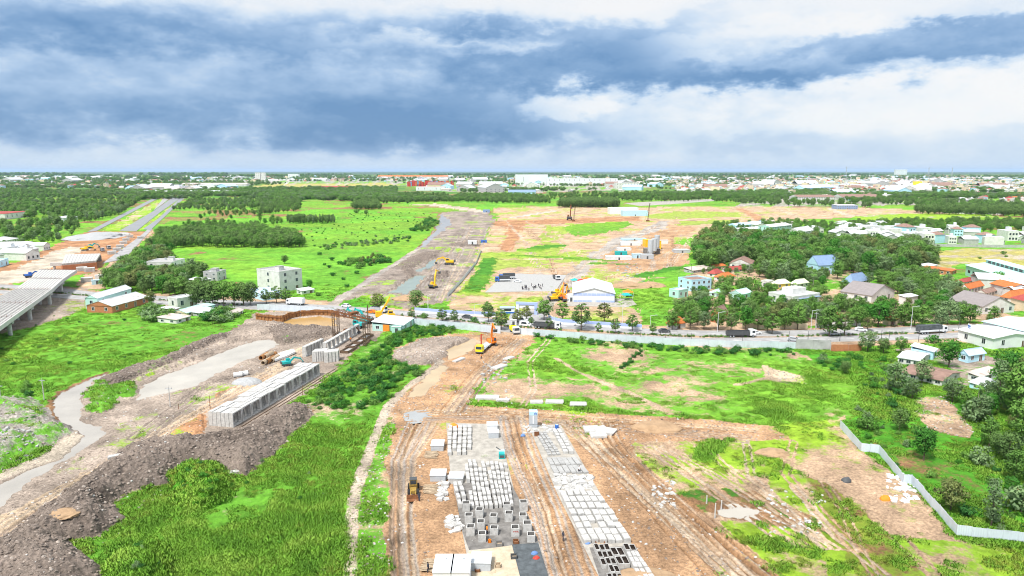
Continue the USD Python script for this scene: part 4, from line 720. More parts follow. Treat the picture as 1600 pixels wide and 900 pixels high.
sheet('tarpaulin', [(424, 561), (440, 553), (458, 548), (462, 552), (445, 560), (430, 565)], .05, .7, 'white_roof', 'white sheeting over material beside the teal excavator', 'sheeting', None)
obj('gravel_heap', (lambda m_: (np.array(m_.vertices) * [9, 6, 4.0] + gp(386, 597.5) - [0, 0, .6], np.array(m_.faces)))(trimesh.creation.icosphere(3, .5)), 'gravel_grey', label='grey gravel heap against the back of the culverts', cat='gravel heap', smooth=True)
def heap(px, py, rx, ry, h, mt, label, seed=0, rz=0):
    m_ = trimesh.creation.icosphere(4, 1.0); v = np.array(m_.vertices); k = v[:, 2] > -.3; n_ = meshkit.fbm(v * 2.2 + seed, 4, seed)
    v = v * (0.72 + .5 * n_)[:, None]; v[:, 2] = np.sign(v[:, 2]) * np.abs(v[:, 2]) ** 1.25
    return obj('heap', xf((v * [rx, ry, h], np.array(m_.faces)), gp(px, py) - [0, 0, .15 * h], rz), mt, label=label, cat='heap', smooth=True)
heap(150, 371, 24, 34, 5.0, 'gravel_grey', 'big grey gravel heap on the orange embankment', 1); heap(173, 368, 14, 26, 3, 'concrete', 'paler gravel heap right of the big grey heap', 2)
mat('tan_soil', (.37, .25, .15), .95, .25, .7, bump=.2); mat('dark_soil', (.10, .08, .068), .95, .35, .9, bump=.25)
heap(1025, 668, 6.5, 4.0, 1.9, 'tan_soil', 'tan soil heap beside the brown cross road', 3); heap(1207, 709, 4.0, 2.4, 1.3, 'tan_soil', 'small tan soil heap on the pink ground', 4); heap(104, 828, 2.6, 2, .7, 'tan_soil', 'tan soil spill on the dark spoil ridge', 5); heap(640, 470, 9, 5, 2, 'tan_soil', 'tan soil heap by the boulevard corner', 6)
heap(1005, 905, 5, 3, 1.2, 'tan_soil', 'small soil heap at the bottom edge', 7); heap(1015, 447, 9, 6, 2.5, 'tan_soil', 'soil heap before the batching yard', 12); heap(985, 448, 12, 7, 2.8, 'tan_soil', 'pale soil heap left of the concrete ramp', 14)
# ------------------------------------------------------------------ machines and vehicles
def wheel(r, w, x, y, n=14): return cat(beam((x, y - w / 2, r), (x, y + w / 2, r), r, n)), cat(beam((x, y - w / 2 - .02, r), (x, y + w / 2 + .02, r), r * .52, 10))
def tyres(t, lst, r, w):
    for x, y in lst:
        a, b = wheel(r, w, x, y); o = obj('wheel', a, 'black_rubber', t); obj('rim', b, 'grey_paint', o)
def arm(t, name, pts, r0, r1, mt, y=0.0, w=.5):
    """A boxy bent boom through points in x, z."""
    o = None
    for (xa, za, ra), (xb, zb, rb) in zip(pts[:-1], pts[1:]):
        d = np.array([xb - xa, zb - za]); d = d / np.linalg.norm(d); n_ = np.array([-d[1], d[0]])
        q = [(xa + n_[0] * ra, za + n_[1] * ra), (xb + n_[0] * rb, zb + n_[1] * rb), (xb - n_[0] * rb, zb - n_[1] * rb), (xa - n_[0] * ra, za - n_[1] * ra)]
        m_ = prism(q, y - w / 2, y + w / 2); o = obj(name, m_, mt, t)
    return o
def excavator(px, py, rz, mt, label, pose='dig', s=1.0, swing=0.0, group=None, dz=0):
    t = thing('excavator', label, 'excavator', gp(px, py, -.05 + dz), rz, group, s)
    for y in (-1.15, 1.15):
        tr = obj('track', prism([(-1.9, .35), (-1.6, .02), (1.6, .02), (1.95, .38), (1.9, .75), (1.6, .92), (-1.6, .92), (-1.9, .75)], y - .3, y + .3), 'dark_grey', t)
        for x in (-1.5, -.5, .5, 1.5): obj('roller', beam((x, y - .32, .4), (x, y + .32, .4), .26, 10), 'black_rubber', tr)
    obj('turntable', cyl(.75, .7, 1.1, 16), 'dark_grey', t)
    R_ = lambda m_: xf(m_, (0, 0, 0), swing)
    obj('house', R_(cat(prism([(-2.3, 1.1), (1.3, 1.1), (1.3, 1.5), (.2, 2.0), (-2.2, 2.05), (-2.45, 1.7)], -1.3, 1.3))), mt, t)
    obj('counterweight', R_(prism([(-2.75, 1.2), (-2.3, 1.1), (-2.3, 2.15), (-2.7, 2.0)], -1.3, 1.3)), 'dark_grey', t)
    cb = obj('cab', R_(prism([(-.3, 1.5), (1.45, 1.5), (1.5, 2.2), (1.2, 2.95), (-.3, 2.95)], .35, 1.28)), mt, t)
    obj('windscreen', R_(prism([(1.52, 2.0), (1.53, 2.25), (1.24, 2.9), (1.2, 2.9), (1.46, 2.1)], .42, 1.2)), 'glass_dark', cb); obj('side_window', R_(box(-.15, 1.15, 1.285, 1.30, 2.05, 2.8)), 'glass_dark', cb)
    if pose == 'dig': B, S, K = [(.9, 1.6, .3), (2.9, 4.3, .36), (5.6, 4.6, .22)], [(5.3, 5.2, .18), (6.4, 2.0, .14)], (6.4, 1.5)
    elif pose == 'up': B, S, K = [(.9, 1.6, .3), (2.2, 4.6, .36), (4.6, 6.6, .22)], [(4.2, 7.0, .18), (6.0, 4.4, .14)], (6.1, 3.9)
    elif pose == 'high': B, S, K = [(.8, 1.6, .3), (1.3, 5.2, .36), (2.6, 8.0, .22)], [(2.2, 8.4, .18), (5.4, 7.2, .14)], (5.8, 6.7)
    else: B, S, K = [(.9, 1.6, .3), (2.9, 3.3, .36), (5.4, 2.4, .22)], [(5.2, 2.9, .18), (6.5, .9, .14)], (6.4, .6)
    def A_(name, pts, w):
        ms = []
        for (xa, za, ra), (xb, zb, rb) in zip(pts[:-1], pts[1:]):
            d = np.array([xb - xa, zb - za]); d = d / np.linalg.norm(d); n_ = np.array([-d[1], d[0]])
            ms.append(prism([(xa + n_[0] * ra, za + n_[1] * ra), (xb + n_[0] * rb, zb + n_[1] * rb), (xb - n_[0] * rb, zb - n_[1] * rb), (xa - n_[0] * ra, za - n_[1] * ra)], -w / 2 - .35, w / 2 - .35))
        return obj(name, R_(cat(ms)), mt, t)
    bo = A_('boom', B, .55); A_('stick', S, .42)
    obj('ram', R_(beam((1.2, -.35, 1.3), (B[1][0], -.35, B[1][1] - .3), .1, 8)), 'grey_paint', bo)
    obj('bucket', R_(xf(prism([(-.5, .1), (.3, .5), (.35, .2), (.1, -.55), (-.35, -.6), (-.65, -.3)], -1.0, .3), (K[0], 0, K[1]))), 'dark_grey', t)
    return t
def truck(px, py, rz, cabmat, cargo, label, L=9.0, cargomat='tarp_dark', group=None, z=None, s=1.0, name='lorry', wp=None):
    p = gp(px, py) if wp is None else wp
    if z is not None: p[2] = z
    t = thing(name, label, 'lorry', p, rz, group, s); h = L / 2
    obj('chassis', box(-h, h - .3, -.45, .45, .55, .85), 'dark_grey', t)
    cb = obj('cab', cat(prism([(h - 2.1, .6), (h, .6), (h + .05, 1.5), (h - .2, 2.75), (h - 2.1, 2.8)], -1.15, 1.15)), cabmat, t)
    obj('windscreen', prism([(h + .07, 1.6), (h - .15, 2.55), (h - .19, 2.55), (h + .01, 1.6)], -1.0, 1.0), 'glass_dark', cb)
    for y in (-1.16, 1.16): obj('side_window', box(h - 1.3, h - .35, y - .01, y + .01, 1.65, 2.4), 'glass_dark', cb)
    obj('bumper', box(h, h + .15, -1.15, 1.15, .45, .8), 'dark_grey', t)
    if cargo == 'box':
        obj('box_body', box(-h, h - 2.3, -1.22, 1.22, .95, 3.3), cargomat, t)
        for x in np.linspace(-h + .6, h - 2.9, 6): obj('rib', cat(box(x - .04, x + .04, -1.25, -1.225, .95, 3.3), box(x - .04, x + .04, 1.225, 1.25, .95, 3.3)), 'grey_paint', t)
    elif cargo == 'tipper':
        x0, x1 = -h, h - 2.4
        obj('tipper_body', cat(box(x0, x1, -1.2, -1.1, .95, 2.3), box(x0, x1, 1.1, 1.2, .95, 2.3), box(x0, x0 + .1, -1.1, 1.1, .95, 2.3), box(x1 - .1, x1, -1.1, 1.1, .95, 2.6), box(x0, x1, -1.1, 1.1, .86, .97)), cargomat, t)
    elif cargo == 'tarp':
        obj('sideboard', cat(box(-h, h - 2.3, -1.22, -1.16, .95, 1.6), box(-h, h - 2.3, 1.16, 1.22, .95, 1.6), box(-h, h - 2.3, -1.16, 1.16, .88, .98)), 'white_paint', t)
        obj('canvas', xf(prism([(-1.16, 1.6), (1.16, 1.6), (1.16, 2.9), (.7, 3.3), (-.7, 3.3), (-1.16, 2.9)], 0, 1), (0, 0, 0), 0, 0, 0, 1) if False else cat([(lambda q: hexa(*q))(([(-h, -1.15, 1.0), (h - 2.3, -1.15, 1.0), (h - 2.3, 1.15, 1.0), (-h, 1.15, 1.0)], [(-h, -1.15, 3.0), (h - 2.3, -1.15, 3.0), (h - 2.3, 1.15, 3.0), (-h, 1.15, 3.0)])), prism([(-h + .02, 2.99), (h - 2.32, 2.99), (h - 2.4, 3.35), (-h + .1, 3.35)], -.95, .95)]), cargomat, t)
    else:
        obj('flatbed', box(-h, h - 2.3, -1.22, 1.22, .9, 1.1), cargomat, t); obj('headboard', box(h - 2.4, h - 2.3, -1.2, 1.2, 1.1, 2.0), 'dark_grey', t)
    for x in ((h - 1.0,) + ((-h + 1.0, -h + 2.2) if L > 7 else (-h + 1.3,)) + ((-h + 3.4,) if L > 11 else ())):
        tyres(t, [(x, -1.02), (x, 1.02)], .5, .3)
    return t
def car(px, py, rz, mt, label, kind='car', group=None, z=None):
    p = gp(px, py); p[2] = z if z is not None else p[2]
    t = thing('van' if kind == 'van' else 'car', label, kind, p, rz, group)
    if kind == 'van': o = [(-2.3, .35), (2.2, .35), (2.25, .9), (1.7, 1.15), (1.0, 1.95), (-2.2, 2.0), (-2.3, 1.2)]
    else: o = [(-2.1, .3), (2.1, .3), (2.15, .75), (1.3, .95), (.6, 1.45), (-1.1, 1.5), (-1.9, 1.0), (-2.15, .9)]
    obj('body', prism(o, -.85, .85), mt, t); top = 1.85 if kind == 'van' else 1.4
    obj('windscreen', prism([(1.68, 1.2), (1.04, top + .02), (.98, top), (1.6, 1.18)] if kind == 'van' else [(1.27, 1.0), (.64, 1.42), (.58, 1.4), (1.2, .98)], -.75, .75), 'glass_dark', t)
    for y in (-.86, .86): obj('side_window', prism([(-1.6, 1.1), (.9, 1.1), (.5, top), (-1.2, top)], y - .008, y + .008), 'glass_dark', t)
    tyres(t, [(x, y) for x in (-1.35, 1.35) for y in (-.78, .78)], .32, .22)
    return t
RD = facing(1200, 532, 1300, 530); RD2 = facing(850, 518, 950, 527)
truck(1455, 521, facing(1430, 524, 1480, 521), 'white_paint', 'tarp', 'covered lorry with dark grey canvas and white cab on the boulevard at right', 12.0, 'tarp_dark', z=.06)
truck(1157, 526.5, RD, 'white_paint', 'tipper', 'long low lorry with black load and white cab on the boulevard', 10.5, 'dark_grey', z=.06)
truck(855, 513.5, facing(840, 511, 870, 513), 'white_paint', 'tipper', 'dark sided lorry with white cab passing the site entrance', 10.5, 'dark_grey', z=.06)
truck(462, 476.5, math.pi + facing(440, 476, 490, 479), 'white_paint', 'box', 'white box lorry on the boulevard behind the sheet hoarding', 8.5, 'white_paint', z=.06)
truck(592, 488, facing(580, 486, 610, 489), 'white_paint', 'tipper', 'grey tipper lorry on the boulevard left of the yellow crane', 7.5, 'grey_paint', z=.06)
truck(804, 520, -1.3, 'white_paint', 'tipper', 'white lorry standing in the site gate', 6.5, 'lemon_paint')
car(821, 510, RD2, 'white_paint', 'white van waiting at the site entrance', 'van', z=.06); car(816, 503, RD2 + .2, 'white_paint', 'white van parked behind the first van at the site entrance', 'van', z=.06)
car(541, 480, RD2, 'white_paint', 'white car on the boulevard corner behind the hoarding', z=.06); car(580, 489.5, RD2 + math.pi, 'orange_paint', 'orange and white car left of the yellow crane', z=.06); car(1303, 524, RD, 'grey_paint', 'grey car beside the street tree on the boulevard', z=.06); car(730, 497.5, RD2, 'dark_grey', 'dark car on the boulevard before the banner hoarding', z=.06)
car(1038, 519.5, RD, 'dark_grey', 'small dark car on the far carriageway before the tiled gate house', z=.06); car(1180, 522, RD, 'white_paint', 'white car on the far carriageway before the garden wall', z=.06)
truck(785, 440, 3.3, 'blue_paint', 'tarp', 'dark lorry parked at the back left of the worker pad', 8, 'dark_grey'); truck(792, 436, 3.35, 'blue_paint', 'tarp', 'dark blue lorry parked behind the first one on the worker pad', 9, 'dark_grey'); car(808.5, 441, 2.6, 'white_paint', 'white car parked alone on the worker pad'); truck(869.5, 436.5, -1.35, 'white_paint', 'tipper', 'grey tipper lorry at the right of the worker pad', 7.5, 'dark_grey')
# crane lorry and orange excavator in the yard
a_, b_ = P(745, 556), P(768, 536); rzc = math.atan2(a_[1] - b_[1], a_[0] - b_[0])
tc_ = truck(0, 0, rzc, 'lemon_paint', 'flat', 'yellow cabbed crane lorry with a long flatbed in the yard', 12.5, 'grey_paint', wp=(a_ * .52 + b_ * .48) + [0, 0, .0])
o = obj('crane_post', cat(beam((3.3, 0, 1.0), (3.3, 0, 6.2), .22, 6)), 'red_paint', tc_); obj('crane_jib', cat(beam((3.3, 0, 6.1), (.8, 0, 5.4), .16, 6)), 'orange_paint', tc_)
excavator(768.5, 539.5, rzc + .55, 'orange_paint', 'orange excavator at the tail of the crane lorry', 'high', 1.0)
excavator(560, 512, 2.75, 'teal_paint', 'teal excavator behind the culvert line under the gantry', 'up', 1.1); excavator(572, 505, 2.6, 'teal_paint', 'second teal excavator at the end of the sheet piling', 'dig', 1.1)
excavator(449, 571, .55, 'teal_paint', 'small teal excavator behind the long culvert row', 'down', .75); excavator(541, 525, .9, 'rust', 'brown excavator body beside the dark soil', 'down', .9)
excavator(877, 468, 1.2, 'orange_paint', 'orange excavator with raised arm left of the white hall', 'high', .95); excavator(884, 470, 1.5, 'orange_paint', 'second orange excavator beside the white hall', 'up', .95); excavator(866, 470, .4, 'yellow_paint', 'yellow excavator at the left of the orange pair', 'down', 1.1); excavator(871, 462, .7, 'yellow_paint', 'yellow excavator behind the orange pair', 'dig', 1.1)
excavator(677, 452, 1.2, 'yellow_paint', 'yellow excavator with upright arm beside the green pool', 'high', 1.1); excavator(702, 415, 3.0, 'yellow_paint', 'yellow excavator lying low in the far canal dig', 'down', 1.4); excavator(133, 391.5, .2, 'yellow_paint', 'yellow excavator on the orange embankment', 'down', 1.1); excavator(141, 388, 1.1, 'teal_paint', 'teal machine beside the yellow excavator on the embankment', 'down', 1.1)
excavator(890, 344, 1.4, 'rust', 'dark excavator on the far dirt tracks', 'high', 2.2)
excavator(46, 433.5, .7, 'blue_paint', 'dark blue machine on the pale shoulder left of the viaduct', 'down', 1.0)
truck(160, 392.5, -.9, 'grey_paint', 'tipper', 'grey lorry on the approach road near the embankment', 7); truck(170, 389, -.9, 'grey_paint', 'tipper', 'second smaller lorry on the approach road', 6)
# mobile crane by the gate shed
t = thing('mobile_crane', 'yellow mobile crane beside the mint shed', 'crane', gp(602, 496), .35)
obj('carrier', cat(box(-4, 4, -1.25, 1.25, .7, 1.5)), 'yellow_paint', t); cb = obj('cab', prism([(1.0, 1.5), (3.2, 1.5), (3.1, 2.9), (1.2, 3.0)], -1.2, .1), 'yellow_paint', t); obj('window', box(1.4, 2.9, -1.22, -1.205, 2.0, 2.7), 'glass_dark', cb); obj('counterweight', box(-3.9, -1.6, -1.2, 1.2, 1.5, 2.9), 'yellow_paint', t); obj('boom', cat(beam((-1.5, .6, 2.4), (1.8, .6, 7.4), .45, 4), beam((1.6, .6, 7.2), (2.3, .6, 8.6), .3, 4)), 'yellow_paint', t); tyres(t, [(x, y) for x in (-3, -1.6, 1.6, 3) for y in (-1.05, 1.05)], .6, .35)
# wheel loader on the haul road
t = thing('wheel_loader', 'mud caked yellow wheel loader on the rutted haul road', 'loader', gp(646, 770, -.05), -1.45, None, .85)
obj('rear_body', prism([(-3.0, .9), (-.3, .9), (-.3, 1.9), (-2.9, 2.0), (-3.2, 1.5)], -.85, .85), 'muddy_yellow', t); obj('front_frame', box(-.3, 1.6, -.6, .6, .8, 1.5), 'muddy_yellow', t)
cb = obj('cab', box(-1.4, -.1, -.75, .75, 1.9, 3.2), 'muddy_yellow', t); obj('window', cat(box(-.09, -.075, -.65, .65, 2.2, 3.05), box(-1.2, -.2, -.77, -.755, 2.2, 3.05), box(-1.2, -.2, .755, .77, 2.2, 3.05)), 'glass_dark', cb); obj('roof', box(-1.5, 0, -.82, .82, 3.2, 3.32), 'dark_grey', t)
for y in (-.55, .55): obj('lift_arm', cat(beam((.6, y, 1.6), (2.2, y, 1.1), .14, 4), beam((2.2, y, 1.1), (2.9, y, .6), .13, 4)), 'muddy_yellow', t)
obj('bucket', prism([(2.8, .1), (3.9, .1), (3.9, .2), (3.1, .35), (3.0, 1.2), (2.8, 1.2)], -1.4, 1.4), 'rust', t); obj('exhaust', beam((-2.2, .4, 2.0), (-2.2, .4, 3.0), .08, 8), 'dark_grey', t)
for x, y in ((-2.1, -1.0), (-2.1, 1.0), (.8, -1.0), (.8, 1.0)):
    a, b = wheel(.75, .55, x, y); o = obj('wheel', a, 'black_rubber', t); obj('rim', b, 'muddy_yellow', o)
# gantry crane over the culvert line
def lattice(a, b, w, n, r=.07):
    a, b = np.asarray(a, float), np.asarray(b, float); d = (b - a) / np.linalg.norm(b - a)
    u = np.cross(d, [0, 0, 1.0]) if abs(d[2]) < .9 else np.array([1.0, 0, 0]); u /= np.linalg.norm(u); v = np.cross(d, u)
    cs = [u * w / 2 + v * w / 2, -u * w / 2 + v * w / 2, -u * w / 2 - v * w / 2, u * w / 2 - v * w / 2]
    ms = [beam(a + c, b + c, r, 4) for c in cs]
    for k in range(n):
        p, q = a + (b - a) * k / n, a + (b - a) * (k + 1) / n
        for i in range(4): ms.append(beam(p + cs[i], q + cs[(i + 1) % 4], r * .7, 4)); ms.append(beam(q + cs[i], q + cs[(i + 1) % 4], r * .7, 4))
    return cat(ms)
g1, g2, g3, g4 = P(522, 527), P(529, 521), P(570, 541), P(577, 533)
t = thing('gantry_crane', 'rusty lattice gantry crane spanning the line of culverts', 'gantry crane')
H_ = 9.0
for p in (g1, g2, g3, g4): obj('leg', lattice(p - [0, 0, .3], p + [0, 0, H_], .8, 6), 'steel_brown', t)
for p, q in ((g1, g2), (g3, g4)): obj('sill_beam', lattice(p + [0, 0, .5], q + [0, 0, .5], .6, 5), 'steel_brown', t)
m1, m2 = (g1 + g2) / 2 + [0, 0, H_], (g3 + g4) / 2 + [0, 0, H_]; e = (m2 - m1) / np.linalg.norm(m2 - m1)
for off in (-1.3, 1.3):
    n_ = np.array([-e[1], e[0], 0]) * off; obj('girder', lattice(m1 - e * 1.5 + n_, m2 + e * 1.5 + n_, 1.1, 14, .09), 'rust', t)
tr = obj('trolley', xf(box(-1, 1, -1.6, 1.6, .6, 1.4), m1 + (m2 - m1) * .6, math.atan2(e[1], e[0])), 'rust', t); obj('hoist_rope', beam(m1 + (m2 - m1) * .6, m1 + (m2 - m1) * .6 - [0, 0, 4], .05, 6), 'dark_grey', tr)
obj('mast', beam(m2 + e * 1.0, m2 + e * 1.0 + [0, 0, 5.0], .18, 6), 'steel_brown', t)
# formwork beds and brown shuttering right of the gantry
for k, (x, y, w_, d_) in enumerate([(545, 548, 7, 3), (553, 541, 7, 3), (562, 535, 7, 3), (572, 528, 7, 3)]):
    p = gp(x, y); t = thing('casting_form', 'open brown steel casting form in the row beside the culvert line', 'formwork', p, rzr, 'casting forms beside the culverts')
    obj('frame', cat(box(-w_ / 2, w_ / 2, -d_ / 2, -d_ / 2 + .2, -.2, .9), box(-w_ / 2, w_ / 2, d_ / 2 - .2, d_ / 2, -.2, .9), box(-w_ / 2, -w_ / 2 + .2, -d_ / 2, d_ / 2, -.2, .9), box(w_ / 2 - .2, w_ / 2, -d_ / 2, d_ / 2, -.2, .9)), 'steel_brown', t); obj('bed', box(-w_ / 2 + .2, w_ / 2 - .2, -d_ / 2 + .2, d_ / 2 - .2, -.1, .25), 'concrete_grey', t)
# drilling rig masts and tower on the plots
for x, y, h, lb in ((896, 346, 17, 'lattice rig mast on the far dirt tracks'), (1012, 346, 22, 'slim dark mast right of the far plots')):
    p = gp(x, y); t = thing('rig_mast', lb, 'mast', p); obj('mast', lattice((0, 0, 0), (1.8, 0, h), .9, 9, .12), 'steel_brown', t); obj('base', box(-2, 2, -1.5, 1.5, -.1, 1.6), 'rust', t); obj('stay', beam((-4, 0, 0), (1.6, 0, h * .9), .09, 4), 'steel_brown', t)
# ------------------------------------------------------------------ poles
def pole(px, py, hpx, label, mt='concrete', kind='utility_pole', r=.14, cat_='pole', armd=None, group=None):
    h = vpx(px, py, hpx); t = thing(kind, label, cat_, gp(px, py), 0, group)
    obj('shaft', beam((0, 0, -.3), (0, 0, h), r, 8, r * .6), mt, t)
    if kind == 'utility_pole': obj('crossarm', box(-.8, .8, -.06, .06, h - .7, h - .55), 'grey_paint', t); [obj('insulator', cyl(.06, h - .55, h - .35, 8, (x, 0)), 'dark_grey', t) for x in (-.7, 0, .7)]
    elif armd: obj('arm', beam((0, 0, h - .1), (armd * 1.8, -.3, h + .25), .06, 6), mt, t); obj('lamp', xf(box(-.45, .45, -.14, .14, -.06, .06), (armd * 2.0, -.3, h + .25)), 'grey_paint', t)
    return t
for a in [(69, 625, 33, 'concrete pole at the edge of the bright field left'), (1, 620, 20, 'concrete pole cut by the left edge of the picture'), (266, 635, 31, 'concrete pole standing before the grey pond'), (1274, 515, 27, 'grey pole beside the tall white lamp on the right')]: pole(*a)
for a in [(328.5, 638, 20, 'thin rusty post at the left end of the culvert row'), (473, 617, 15, 'thin rusty post by the grass before the culverts'), (279, 638, 9, 'short pale post right of the concrete pole by the pond')]: pole(*a, mt='rust', kind='post', r=.09, cat_='post')
for a in [(1121, 519, 31, 'white lamp post left of the maroon roof house', 1), (1267, 516, 31, 'white lamp post in front of the white villas', 1), (1423, 514, 35, 'tall white lamp post left of the covered lorry', 1), (866, 512, 18, 'slim lamp post behind the dark sided lorry', -1), (1016, 517, 24, 'lamp post right of the last banner panel', 1), (742, 500, 24, 'slim grey lamp post left of the site entrance', 1), (669, 489, 28, 'slim grey lamp post behind the mint shed', 1), (972, 510, 30, 'slim lamp post behind the curved banner hoarding', 1)]: pole(*a[:4], mt='white_paint', kind='lamp_post', r=.11, cat_='lamp post', armd=a[4])
for k, (x, y, h) in enumerate([(1232, 537, 20), (1262, 536, 19), (1377, 529, 14), (1389, 529, 12), (1435, 534, 14), (1466, 535, 20), (1496, 531, 34), (1001, 530, 14), (1080, 534, 14), (1160, 535, 14), (1040, 532, 14), (1312, 533, 16)]):
    lb = 'dark pole between covered lorry and white factory' if x == 1496 else 'slim dark pole in the planted median of the boulevard'
    pole(x, y, h, lb, mt='dark_grey', kind='post', r=.10, cat_='post', group='dark poles of the boulevard' if x != 1496 else None)
# pylons and masts on the skyline
def mast(px, y0, hpx, dist, label, kind):
    x = (px - 800) / FOC * dist; h = hpx / FOC * dist + 0; t = thing(kind, label, 'pylon' if kind == 'pylon' else 'mast', (x, dist, -2))
    w = h * (.11 if kind == 'pylon' else .012) ; r = max(.25, h * .006)
    if kind == 'pylon':
        cs = [(-1, -1), (1, -1), (1, 1), (-1, 1)]; ms = []
        for a, b in cs: ms.append(beam((a * w / 2, b * w / 2, 0), (a * w / 10, b * w / 10, h), r * .6, 4))
        for k in range(6):
            u, v = k / 6, (k + 1) / 6; wu, wv = w / 2 * (1 - .8 * u), w / 2 * (1 - .8 * v)
            for i in range(4): (a, b), (c, d) = cs[i], cs[(i + 1) % 4]; ms.append(beam((a * wu, b * wu, h * u), (c * wv, d * wv, h * v), r * .45, 4))
        obj('lattice', cat(ms), 'grey_paint', t)
        for z in (.72, .84, .95): obj('crossarm', beam((-w * .55, 0, h * z), (w * .55, 0, h * z), r * .6, 4), 'grey_paint', t)
    else: obj('shaft', beam((0, 0, 0), (0, 0, h), r * 1.2, 5, r * .7), 'grey_paint', t); obj('antenna', cat(beam((-.01 * h, 0, h * .9), (.01 * h, 0, h * .9), r, 4)), 'grey_paint', t)
for k, (x, h, d, lb) in enumerate([(1442, 24, 3500, 'left lattice pylon of the tall pair on the right skyline'), (1478, 24, 3500, 'right lattice pylon of the tall pair on the right skyline'), (1315, 26, 3500, 'single lattice pylon right of centre on the skyline')]): mast(x, 268, h, d, lb, 'pylon')
for k, (x, h, d) in enumerate([(985, 14, 3600), (1007, 15, 3600), (1009.5, 17, 3600), (1032, 14, 3600), (1058, 18, 3600), (1094, 20, 3600), (1132, 17, 3600), (1178, 19, 3600), (1112, 12, 3600), (677, 14, 3600), (115, 16, 3600), (105, 13, 3600), (215, 10, 3600), (1219, 14, 3600), (1226, 18, 3600), (1461, 14, 3600)]): mast(x, 268, h, d, 'thin mast rising above the skyline', 'mast'); tag(stage.GetPrimAtPath('/World/mast' + (f'_{k:03d}' if k else '')), group='thin masts on the skyline')
# ------------------------------------------------------------------ small site things
def crate(name, px, py, w_, d_, h, rz, mt, label, cat_, top=None):
    t = thing(name, label, cat_, gp(px, py, -.03), rz); obj('body', box(-w_ / 2, w_ / 2, -d_ / 2, d_ / 2, 0, h), mt, t); obj('top', box(-w_ / 2 - .08, w_ / 2 + .08, -d_ / 2 - .08, d_ / 2 + .08, h, h + .08), top or mt, t)
    dw = min(w_ * .2, .55) if name != 'precast_unit' else w_ * .3; obj('door' if name != 'precast_unit' else 'recess', box(-dw, dw, -d_ / 2 - .03, -d_ / 2 + .01, .05, min(2.1, h * .8)), ('dark_grey' if h > 1.5 else mt) if name != 'precast_unit' else 'concrete_grey', t); return t
crate('storage_container', 684, 700, 2.7, 3.4, 1.25, .03, 'grey_paint', 'small white roofed container above the far timber stack', 'container', 'white_roof'); crate('storage_container', 685, 747, 3.0, 3.0, 1.25, .02, 'grey_paint', 'small white roofed container above the near timber stack', 'container', 'white_roof'); crate('storage_container', 713, 751, 2.8, 3.0, 1.2, -.04, 'concrete', 'square white topped box at the left edge of the cast blocks', 'container', 'white_roof')
crate('storage_container', 752, 884, 3.0, 3.2, 1.45, -.03, 'grey_paint', 'white roofed cabin on the beige floor below the tall boxes', 'cabin', 'white_roof'); crate('storage_container', 769, 671, 2.4, 2.6, 1.5, .05, 'white_paint', 'far one of two white containers at the right of the bed head', 'container', 'white_roof'); crate('storage_container', 771, 682, 2.3, 2.4, 1.3, .05, 'grey_paint', 'near one of two white containers at the right of the bed head', 'container', 'white_roof')
for k, x in enumerate((694, 721.5)):
    p = P(x, 901); t = thing('office_container', f'{"left" if k == 0 else "right"} one of two long white container roofs at the bottom edge', 'container', (p[0], p[1] - .6, 0), 0); obj('body', box(-1.35, 1.35, -2.4, 2.4, 0, 2.5), 'white_paint', t); obj('roof', box(-1.42, 1.42, -2.5, 2.5, 2.5, 2.58), 'white_roof', t)
    for q in range(5): obj('seam', box(-1.42, 1.42, -2.1 + q * 1.0, -2.05 + q * 1.0, 2.58, 2.62), 'white_paint', t)
    obj('vent', cyl(.12, 2.58, 2.75, 10, (.3, 1.2)), 'grey_paint', t)
t = thing('signboard', 'tall grey blue site board with a blue emblem and white panel', 'sign', gp(833, 666.5), .02)
obj('board', box(-.98, .98, -.9, .9, 0, 3.2), 'grey_paint', t); obj('head_panel', box(-.98, .98, -.92, .92, 3.2, 4.0), 'light_blue', t); obj('white_panel', box(-.16, .14, -.93, -.905, 1.1, 3.1), 'white_paint', t); obj('door_seam', box(-.98, .98, -.925, -.902, .95, 1.0), 'dark_grey', t)
obj('emblem', cat(prism([(.25, 3.35), (.75, 3.35), (.85, 3.6), (.5, 3.9), (.15, 3.6)], -.945, -.925)), 'blue_paint', t); obj('emblem_gap', prism([(.42, 3.45), (.6, 3.45), (.6, 3.62), (.42, 3.62)], -.955, -.946), 'white_paint', t); obj('roof_emblem', cat(prism([(.25, -.6), (.75, -.6), (.8, .1), (.5, .45), (.2, .1)], 0, .02)), 'blue_paint', t) if False else None
t = thing('tarp_tent', 'bright orange tarpaulin heap at the head of the casting bed', 'tarpaulin', gp(708, 668), 0)
m_ = trimesh.creation.icosphere(3, 1.0); v = np.array(m_.vertices); v[:, 2] = np.abs(v[:, 2]) * (.8 + .3 * meshkit.fbm(v * 3, 3, 4)); obj('cover', (v * [1.25, 1.0, 1.15], np.array(m_.faces)), 'cloth_orange', t, smooth=True); obj('hem', cyl(1.28, -.05, .08, 20), 'tarp_blue', t)
t = thing('mixer_cabin', 'turquoise machine cabin at the right edge of the casting bed', 'machine', gp(784, 716), .02); obj('body', box(-.62, .62, -.5, .5, 0, 1.25), 'teal_paint', t); obj('hood', box(-.6, .6, .5, 1.1, .2, 1.5), 'light_blue', t); obj('grille', box(-.45, .45, -.52, -.505, .3, .9), 'dark_grey', t); obj('chute', beam((-.2, .9, 1.4), (-1.2, 1.6, 1.9), .12, 6), 'dark_grey', t)
t = thing('water_tank', 'blue drum beside the debris at the head of the strip', 'tank', gp(870, 670), 0); obj('body', cyl(.45, 0, 1.05, 16), 'blue_paint', t); obj('lid', cyl(.3, 1.05, 1.15, 14), 'light_blue', t)
